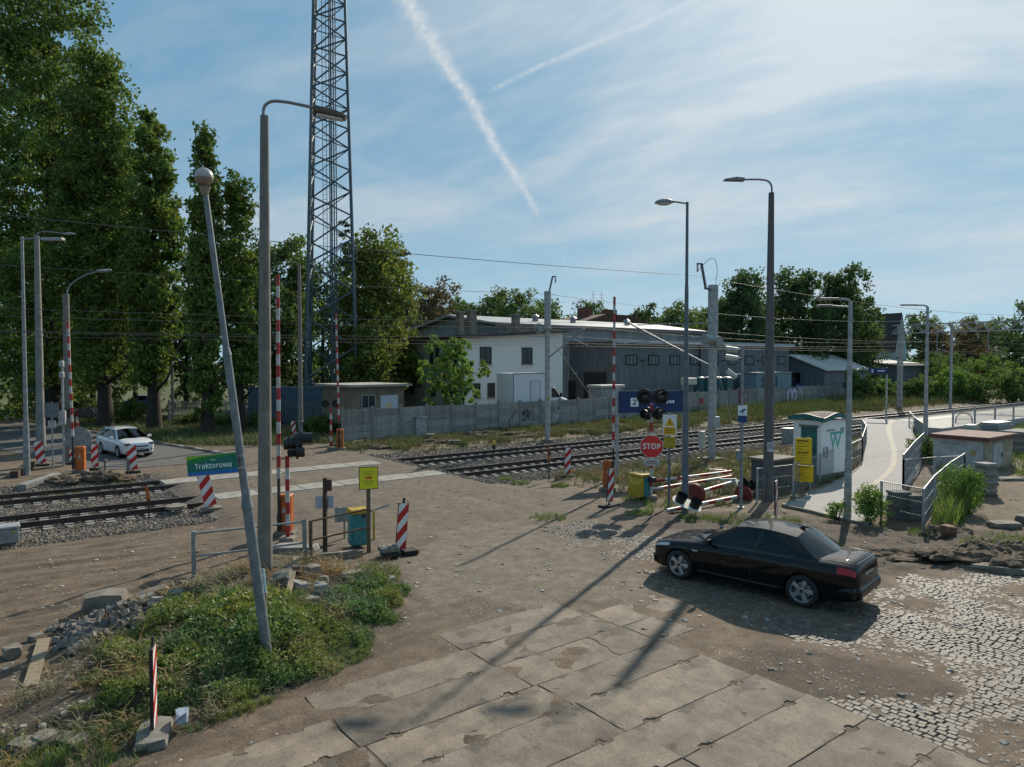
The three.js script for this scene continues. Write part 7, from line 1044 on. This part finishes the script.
    const rim = part('rim', [new THREE.LatheGeometry([[Ri - 0.02, -0.1], [Ri - 0.03, 0.05], [Ri, 0.1], [Ri + 0.006, 0.104], [Ri + 0.006, 0.09]].map(([r, y]) => new THREE.Vector2(r, y)), 36).rotateX(Math.PI / 2), ...Array.from({ length: 5 }, (_, k) => [-0.11, 0.11].map((d) => prism([[0.04, -0.026], [Ri - 0.01, -0.02], [Ri - 0.01, 0.02], [0.04, 0.026]], 0.035, 0.006).translate(0, 0, 0.075).rotateZ(k * 1.2566 + d))), disc(0.065, 0.06, 0, 0, 0.075, 16)], o.rim, W); part('hub_cap', disc(0.035, 0.02, 0, 0, 0.112, 12), M.dark, rim); part('brake_disc', disc(Ri * 0.72, 0.02, 0, 0, 0.0, 20), M.galv, W);
    part('arch_liner', new THREE.CylinderGeometry(o.arch - 0.012, o.arch - 0.012, 0.2, 24, 1, true, 0, 6.2832).rotateX(Math.PI / 2).translate(0, 0, -0.12), M.dark, W);
  }
  // shut lines follow the flank
  const flank = (x, t, s, out) => { const r = ring(x), k = t * 6 + 3, i = Math.min(K - 2, Math.floor(k)), f = k - i; return V3(x, mix(r[i][0], r[i + 1][0], f), s * (mix(r[i][1], r[i + 1][1], f) + out)); };
  const seam = (pts) => { const L = []; for (const s of [-1, 1]) for (let i = 0; i + 1 < pts.length; i++) L.push(bar(flank(pts[i][0], pts[i][1], s, -0.002), flank(pts[i + 1][0], pts[i + 1][1], s, -0.002), 0.0055, 0.0055, 5)); return L; };
  for (const d of o.doors) { const [a, b] = d, pts = []; for (let i = 0; i <= 8; i++) pts.push([a, 1 - i / 8 * 0.96]); for (let i = 1; i <= 8; i++) pts.push([mix(a, b, i / 8), 0.04]); for (let i = 1; i <= 8; i++) pts.push([b + (d[2] ?? 0) * (i / 8), 0.04 + i / 8 * 0.96]); const dr = part('door_line', seam(pts), M.dark, shell); part('door_handle', [-1, 1].map((s) => { const p = flank(b + 0.16, 0.84, s, 0.018); return rbox(0.2, 0.03, 0.03, 0.012, p.x, p.y, p.z); }), o.paint, dr); }
  for (const s of [-1, 1]) { const p = flank(o.mirror, 1, s, 0.0); const m = part('mirror', [rbox(0.11, 0.14, 0.2, 0.045, p.x, p.y + 0.1, p.z + s * 0.16), bar(V3(p.x, p.y + 0.02, p.z), V3(p.x, p.y + 0.06, p.z + s * 0.1), 0.03)], o.paint, car); }
  for (const s of [-1, 1]) { part('headlight', patch((u, v) => { const x = mix(o.head[0], o.head[1], u), p = flank(x, mix(0.78, 0.98, v), s, 0.005); return p.toArray(); }, 8, 4), mat([0.5, 0.52, 0.54], 0.08, { physical: true, clearcoat: 1 }), car, true); part('tail_light', patch((u, v) => { const x = mix(o.tail[0], o.tail[1], u), p = flank(x, mix(o.tail[2], o.tail[3], v), s, 0.005); return p.toArray(); }, 8, 4), mat([0.34, 0.008, 0.008], 0.3), car, true); }
  o.extra?.(car, { flank, shell, roofC, ring, belt });
  return car;
}
{
  const blackPaint = new THREE.MeshPhysicalMaterial({ color: lin(0.004, 0.005, 0.006), roughness: 0.6, specularIntensity: 0.05, clearcoat: 0.75, clearcoatRoughness: 0.015, side: THREE.DoubleSide });
  const tint = new THREE.MeshPhysicalMaterial({ color: lin(0.1, 0.14, 0.16), roughness: 0.02, transmission: 1, thickness: 0, side: THREE.DoubleSide });
  const tintDark = new THREE.MeshPhysicalMaterial({ color: lin(0.05, 0.07, 0.082), roughness: 0.02, transmission: 1, thickness: 0, side: THREE.DoubleSide });
  const rimM = mat([0.5, 0.51, 0.53], 0.28, { metalness: 0.75 });
  const c = SP(14.45, 9.74), hd = Math.atan2(0.675, -0.737);
  makeCar('parked_sedan', 'black four-door sedan with silver alloy wheels on the setts', V3(c.x, 0.03, c.z), hd, {
    table: [[2.27, 0.66, 0.62, 0.5, 0.48, 0.3], [2.24, 0.72, 0.68, 0.64, 0.6, 0.24], [2.16, 0.785, 0.745, 0.76, 0.72, 0.2], [2.0, 0.845, 0.8, 0.835, 0.8, 0.19], [1.75, 0.9, 0.85, 0.88, 0.845, 0.18], [1.3, 0.965, 0.91, 0.91, 0.87, 0.18], [0.95, 1.01, 0.95, 0.92, 0.88, 0.18], [0.6, 1.03, 0.975, 0.925, 0.885, 0.18], [0, 1.03, 0.99, 0.925, 0.89, 0.18], [-0.7, 1.03, 1.0, 0.925, 0.89, 0.18], [-1.3, 1.05, 1.01, 0.925, 0.885, 0.19], [-1.75, 1.085, 1.015, 0.912, 0.865, 0.2], [-2.05, 1.1, 1.01, 0.89, 0.84, 0.22], [-2.27, 1.1, 1.0, 0.85, 0.81, 0.25], [-2.4, 1.07, 0.97, 0.795, 0.77, 0.27], [-2.48, 0.98, 0.91, 0.72, 0.7, 0.3], [-2.52, 0.84, 0.8, 0.6, 0.6, 0.36]],
    half: 0.93, axles: [1.445, -1.445], wheel: 0.34, arch: 0.39, paint: blackPaint, glass: tint, sideGlass: tintDark, rim: rimM, seats: [[-0.25, -0.38], [-0.25, 0.38], [-0.92, -0.36], [-0.92, 0.36]],
    house: { a0: 0.95, a1: 0.14, c0: -1.8, c1: -1.22, bulgeF: 0.13, bulgeR: 0.14, win: [0.085, 0.48, 0.82], roof: [[0.18, 1.4, 0.57, 1.452], [-0.25, 1.452, 0.6, 1.505], [-0.7, 1.45, 0.6, 1.505], [-1.25, 1.38, 0.57, 1.442]] },
    doors: [[0.82, -0.32], [-0.32, -1.2, -0.12]], mirror: 0.62, head: [2.2, 1.72], tail: [-2.14, -2.47, 0.66, 0.99],
    extra: (car, { flank, shell, roofC, ring }) => {
      part('roof_aerial', prism([[0.08, 0], [-0.1, 0], [-0.1, 0.075], [-0.06, 0.075]], 0.035, 0.008).translate(-1.1, roofC(-1.1) - 0.004, 0), M.dark, car);
      part('number_plate', box(0.02, 0.12, 0.52, -2.515, 0.74, 0), M.white, car); part('front_plate', box(0.02, 0.11, 0.52, 2.28, 0.42, 0), M.white, car);
      part('boot_line', [[-1.9, 0.74], [-2.3, 0.72]].flatMap(([x]) => []).concat([bar(V3(-2.45, 1.03, -0.6), V3(-2.45, 1.03, 0.6), 0.006)]), M.dark, shell);
      part('bumper_line', [bar(V3(-2.52, 0.6, -0.6), V3(-2.52, 0.6, 0.6), 0.007), ...[-1, 1].map((s) => bar(flank(-2.0, 0.38, s, 0), flank(-2.5, 0.42, s, 0), 0.006))], M.dark, shell);
      for (const s of [-1, 1]) { const p = flank(1.02, 0.62, s, 0.006); part('indicator', rbox(0.14, 0.03, 0.012, 0.005, p.x, p.y, p.z), mat([0.5, 0.5, 0.5], 0.3), car); part('exhaust', new THREE.CylinderGeometry(0.035, 0.035, 0.16, 12).rotateZ(Math.PI / 2).translate(-2.46, 0.31, s * 0.5), M.galv, car); part('reflector', rbox(0.02, 0.04, 0.2, 0.006, -2.525, 0.46, s * 0.5), mat([0.4, 0.02, 0.02], 0.2), car); }
      for (const s of [-1, 1]) part('kidney_grille', rbox(0.05, 0.17, 0.24, 0.03, 2.25, 0.62, s * 0.15), mat([0.1, 0.1, 0.11], 0.3, { metalness: 0.6 }), car);
      part('rear_bumper', [rbox(0.3, 0.3, 1.5, 0.12, -2.42, 0.44, 0, 4), ...[-1, 1].map((s) => rbox(0.55, 0.28, 0.2, 0.09, -2.22, 0.44, s * 0.76, 4))], blackPaint, car); part('front_bumper', [rbox(0.26, 0.3, 1.3, 0.11, 2.16, 0.36, 0, 4), ...[-1, 1].map((s) => rbox(0.5, 0.26, 0.2, 0.09, 1.98, 0.36, s * 0.7, 4))], blackPaint, car);
      const deckY = (x, z) => { const r = ring(x); for (let i = r.length - 1; i > 8; i--) if (Math.abs(z) <= r[i - 1][1]) { const a = r[i], b = r[i - 1], t = (Math.abs(z) - a[1]) / (b[1] - a[1]); return mix(a[0], b[0], t); } return r[9][0]; };
      const lid = (pts) => pts.slice(1).map((p, i) => bar(V3(pts[i][0], deckY(...pts[i]) + 0.001, pts[i][1]), V3(p[0], deckY(...p) + 0.001, p[1]), 0.005, 0.005, 5));
      for (const s of [-1, 1]) { part('boot_seam', lid(Array.from({ length: 9 }, (_, i) => [mix(-1.88, -2.4, i / 8), s * mix(0.7, 0.64, i / 8)])), M.dark, shell); part('hood_seam', lid(Array.from({ length: 13 }, (_, i) => [mix(0.92, 2.12, i / 12), s * mix(0.72, 0.5, i / 12)])), M.dark, shell); }
      for (const s of [-1, 1]) part('sill_trim', Array.from({ length: 8 }, (_, i) => bar(flank(mix(0.95, -0.95, i / 8), 0.03, s, 0.004), flank(mix(0.95, -0.95, (i + 1) / 8), 0.03, s, 0.004), 0.02, 0.02, 6)), M.dark, shell);
      for (const s of [-1, 1]) part('chrome_trim', Array.from({ length: 16 }, (_, i) => { const f = (t) => { const x = mix(0.74, -1.2, t), r = ring(x); return V3(x, r[9][0] + 0.014, s * (r[9][1] * 0.965)); }; return bar(f(i / 16), f((i + 1) / 16), 0.006, 0.006, 5); }), mat([0.3, 0.31, 0.32], 0.25, { metalness: 0.7 }), shell);
      part('rear_shelf', box(0.4, 0.02, 1.2, -1.55, 0.985, 0), M.dark, car); part('hood_crease', [-1, 1].map((s) => bar(V3(0.85, 0.985, s * 0.62), V3(2.0, 0.8, s * 0.42), 0.004)), blackPaint, shell);
    },
  });
  // white hatchback estate on the street
  const whitePaint = new THREE.MeshPhysicalMaterial({ color: lin(0.68, 0.69, 0.7), roughness: 0.4, clearcoat: 1, clearcoatRoughness: 0.05, side: THREE.DoubleSide });
  const w = gat(117, 457), dir = SP(0, -1), wy = Math.atan2(-(-dir.z), -(-dir.x));
  makeCar('parked_estate_car', 'white estate car waiting on the street behind the left barrier', V3(w.x, 0.05, w.z - 0.9), Math.atan2(-SP(0.18, -1).z, SP(0.18, -1).x), {
    table: [[2.12, 0.68, 0.64, 0.45, 0.44, 0.3], [2.08, 0.78, 0.72, 0.64, 0.6, 0.22], [1.95, 0.86, 0.79, 0.78, 0.74, 0.19], [1.65, 0.94, 0.86, 0.85, 0.82, 0.19], [1.2, 1.02, 0.92, 0.88, 0.85, 0.19], [0.9, 1.05, 0.95, 0.885, 0.86, 0.19], [0.2, 1.03, 0.97, 0.885, 0.86, 0.19], [-0.8, 1.0, 0.98, 0.885, 0.86, 0.19], [-1.6, 1.02, 1.01, 0.87, 0.84, 0.21], [-2.1, 1.03, 1.02, 0.83, 0.8, 0.24], [-2.35, 1.02, 1.01, 0.76, 0.74, 0.28], [-2.42, 0.9, 0.88, 0.66, 0.64, 0.34]],
    half: 0.885, axles: [1.3, -1.3], wheel: 0.315, arch: 0.36, paint: whitePaint, glass: tintDark, rim: rimM, seats: [[-0.1, -0.36], [-0.1, 0.36]],
    house: { a0: 1.3, a1: 0.3, c0: -2.22, c1: -1.95, bulgeF: 0.14, bulgeR: 0.08, win: [0.08, 0.42, 0.7, 0.94], roof: [[0.35, 1.4, 0.55, 1.45], [-0.3, 1.46, 0.58, 1.515], [-1.2, 1.45, 0.57, 1.505], [-2.0, 1.38, 0.53, 1.43]] },
    doors: [[0.85, -0.2], [-0.2, -1.05, -0.1]], mirror: 0.75, head: [2.04, 1.5], tail: [-2.1, -2.38, 0.7, 0.98],
    extra: (car) => { part('number_plate', box(0.02, 0.11, 0.5, 2.14, 0.46, 0), M.galvPale, car); part('lower_grille', rbox(0.08, 0.16, 0.95, 0.03, 2.11, 0.36, 0), M.dark, car); part('grille', rbox(0.06, 0.07, 0.8, 0.02, 2.12, 0.6, 0), M.dark, car); for (const s of [-1, 1]) { part('headlight', rbox(0.34, 0.13, 0.3, 0.05, 1.94, 0.73, s * 0.6), mat([0.12, 0.13, 0.14], 0.15), car); part('fog_light', rbox(0.1, 0.12, 0.2, 0.04, 2.05, 0.42, s * 0.56), M.dark, car); } part('roof_rail', [-1, 1].map((s) => bar(V3(0.0, 1.5, s * 0.53), V3(-1.85, 1.47, s * 0.5), 0.016)), M.galv, car); part('roof_aerial', prism([[0.06, 0], [-0.06, 0], [-0.06, 0.06]], 0.03).translate(-1.7, 1.46, 0), M.dark, car); },
  });
  // dark blue car far behind, on the lawn side road
  const bluePaint = new THREE.MeshPhysicalMaterial({ color: lin(0.015, 0.05, 0.16), roughness: 0.4, clearcoat: 1, side: THREE.DoubleSide });
  const b = put(deep(140, HORIZON, 78)); makeCar('distant_car', 'small dark blue car parked far behind between the poplar trunks', b.setY(b.y + 0.02), 2.9, {
    table: [[1.95, 0.62, 0.58, 0.5, 0.48, 0.3], [1.85, 0.75, 0.7, 0.74, 0.72, 0.2], [1.2, 0.92, 0.86, 0.84, 0.82, 0.19], [0, 0.97, 0.94, 0.85, 0.82, 0.19], [-1.4, 1.0, 0.98, 0.84, 0.8, 0.2], [-1.85, 0.98, 0.96, 0.76, 0.72, 0.26], [-1.95, 0.88, 0.86, 0.64, 0.62, 0.34]],
    half: 0.85, axles: [1.2, -1.2], wheel: 0.3, arch: 0.35, paint: bluePaint, glass: tintDark, rim: rimM, seats: [],
    house: { a0: 0.95, a1: 0.2, c0: -1.7, c1: -1.3, bulgeF: 0.1, bulgeR: 0.08, win: [0.08, 0.5, 0.9], roof: [[0.25, 1.38, 0.54, 1.42], [-0.5, 1.42, 0.56, 1.46], [-1.4, 1.38, 0.54, 1.42]] }, doors: [[0.7, -0.3]], mirror: 0.65, head: [1.88, 1.5], tail: [-1.7, -1.9, 0.7, 0.98],
  });
  // box van in the yard
  { const v = deep(532, HORIZON, 57.5), t = thing('box_van', 'white box van parked behind the wall in front of the white building', 'van', V3(v.x, YARD, v.z), TURN), wm = mat([0.66, 0.67, 0.68], 0.45), L = 3.7;
    const H = 3.55, box0 = part('cargo_box', rbox(L, 2.75, 2.2, 0.05, -0.9, H - 1.375, 0), wm, t); part('edge_trim', [box(L + 0.02, 0.08, 0.05, -0.9, H - 0.02, 1.1), box(L + 0.02, 0.08, 0.05, -0.9, 0.82, 1.1), box(0.06, 2.7, 0.05, -2.72, H - 1.4, 1.1)], M.galv, box0);
    const d = part('side_door', [box(0.9, 1.95, 0.03, -0.55, 1.95, 1.11)], mat([0.6, 0.61, 0.62], 0.5), t); part('frame', [box(0.03, 2.0, 0.02, -1.02, 1.95, 1.135), box(0.03, 2.0, 0.02, -0.08, 1.95, 1.135), box(0.96, 0.03, 0.02, -0.55, 2.94, 1.135)], M.galv, d);
    part('wind_deflector', prism([[0.95, 2.15], [1.25, 2.25], [1.6, 2.45], [0.96, H - 0.05]], 2.05, 0.06), wm, t);
    const cab = part('cab', prism([[0.95, 0.5], [3.1, 0.5], [3.12, 1.1], [2.95, 1.38], [2.35, 1.55], [1.62, 2.42], [1.3, 2.5], [0.95, 2.5]], 1.95, 0.07), wm, t);
    part('windscreen', prism([[2.36, 1.58], [1.68, 2.4], [1.7, 2.42], [2.4, 1.6]], 1.7).translate(0.02, 0.02, 0), mat([0.1, 0.17, 0.18], 0.06), cab); for (const s of [-1, 1]) { part('side_window', prism([[1.25, 1.55], [2.2, 1.55], [1.62, 2.28], [1.25, 2.3]], 0.02).translate(0, 0, s * 0.98), M.windowDark, cab); part('mirror', rbox(0.12, 0.36, 0.22, 0.04, 2.1, 1.75, s * 1.16), M.dark, cab); part('headlight', rbox(0.14, 0.22, 0.34, 0.05, 3.02, 1.08, s * 0.72), M.lampGlass, cab); }
    for (const x of [2.3, -1.9]) for (const s of [-1, 1]) { const W = part('wheel', disc(0.36, 0.24, x, 0.36, s * 0.9), M.rubber, t); part('rim', disc(0.2, 0.02, x, 0.36, s * 1.03), M.galv, W); } part('chassis', box(5.6, 0.2, 1.2, -0.4, 0.6, 0), M.dark, t); }
}

// ---------- shadows on, draw ----------
scene.traverse((o) => { if (o.isMesh) { o.castShadow = true; o.receiveShadow = true; } });
renderer.render(scene, camera);
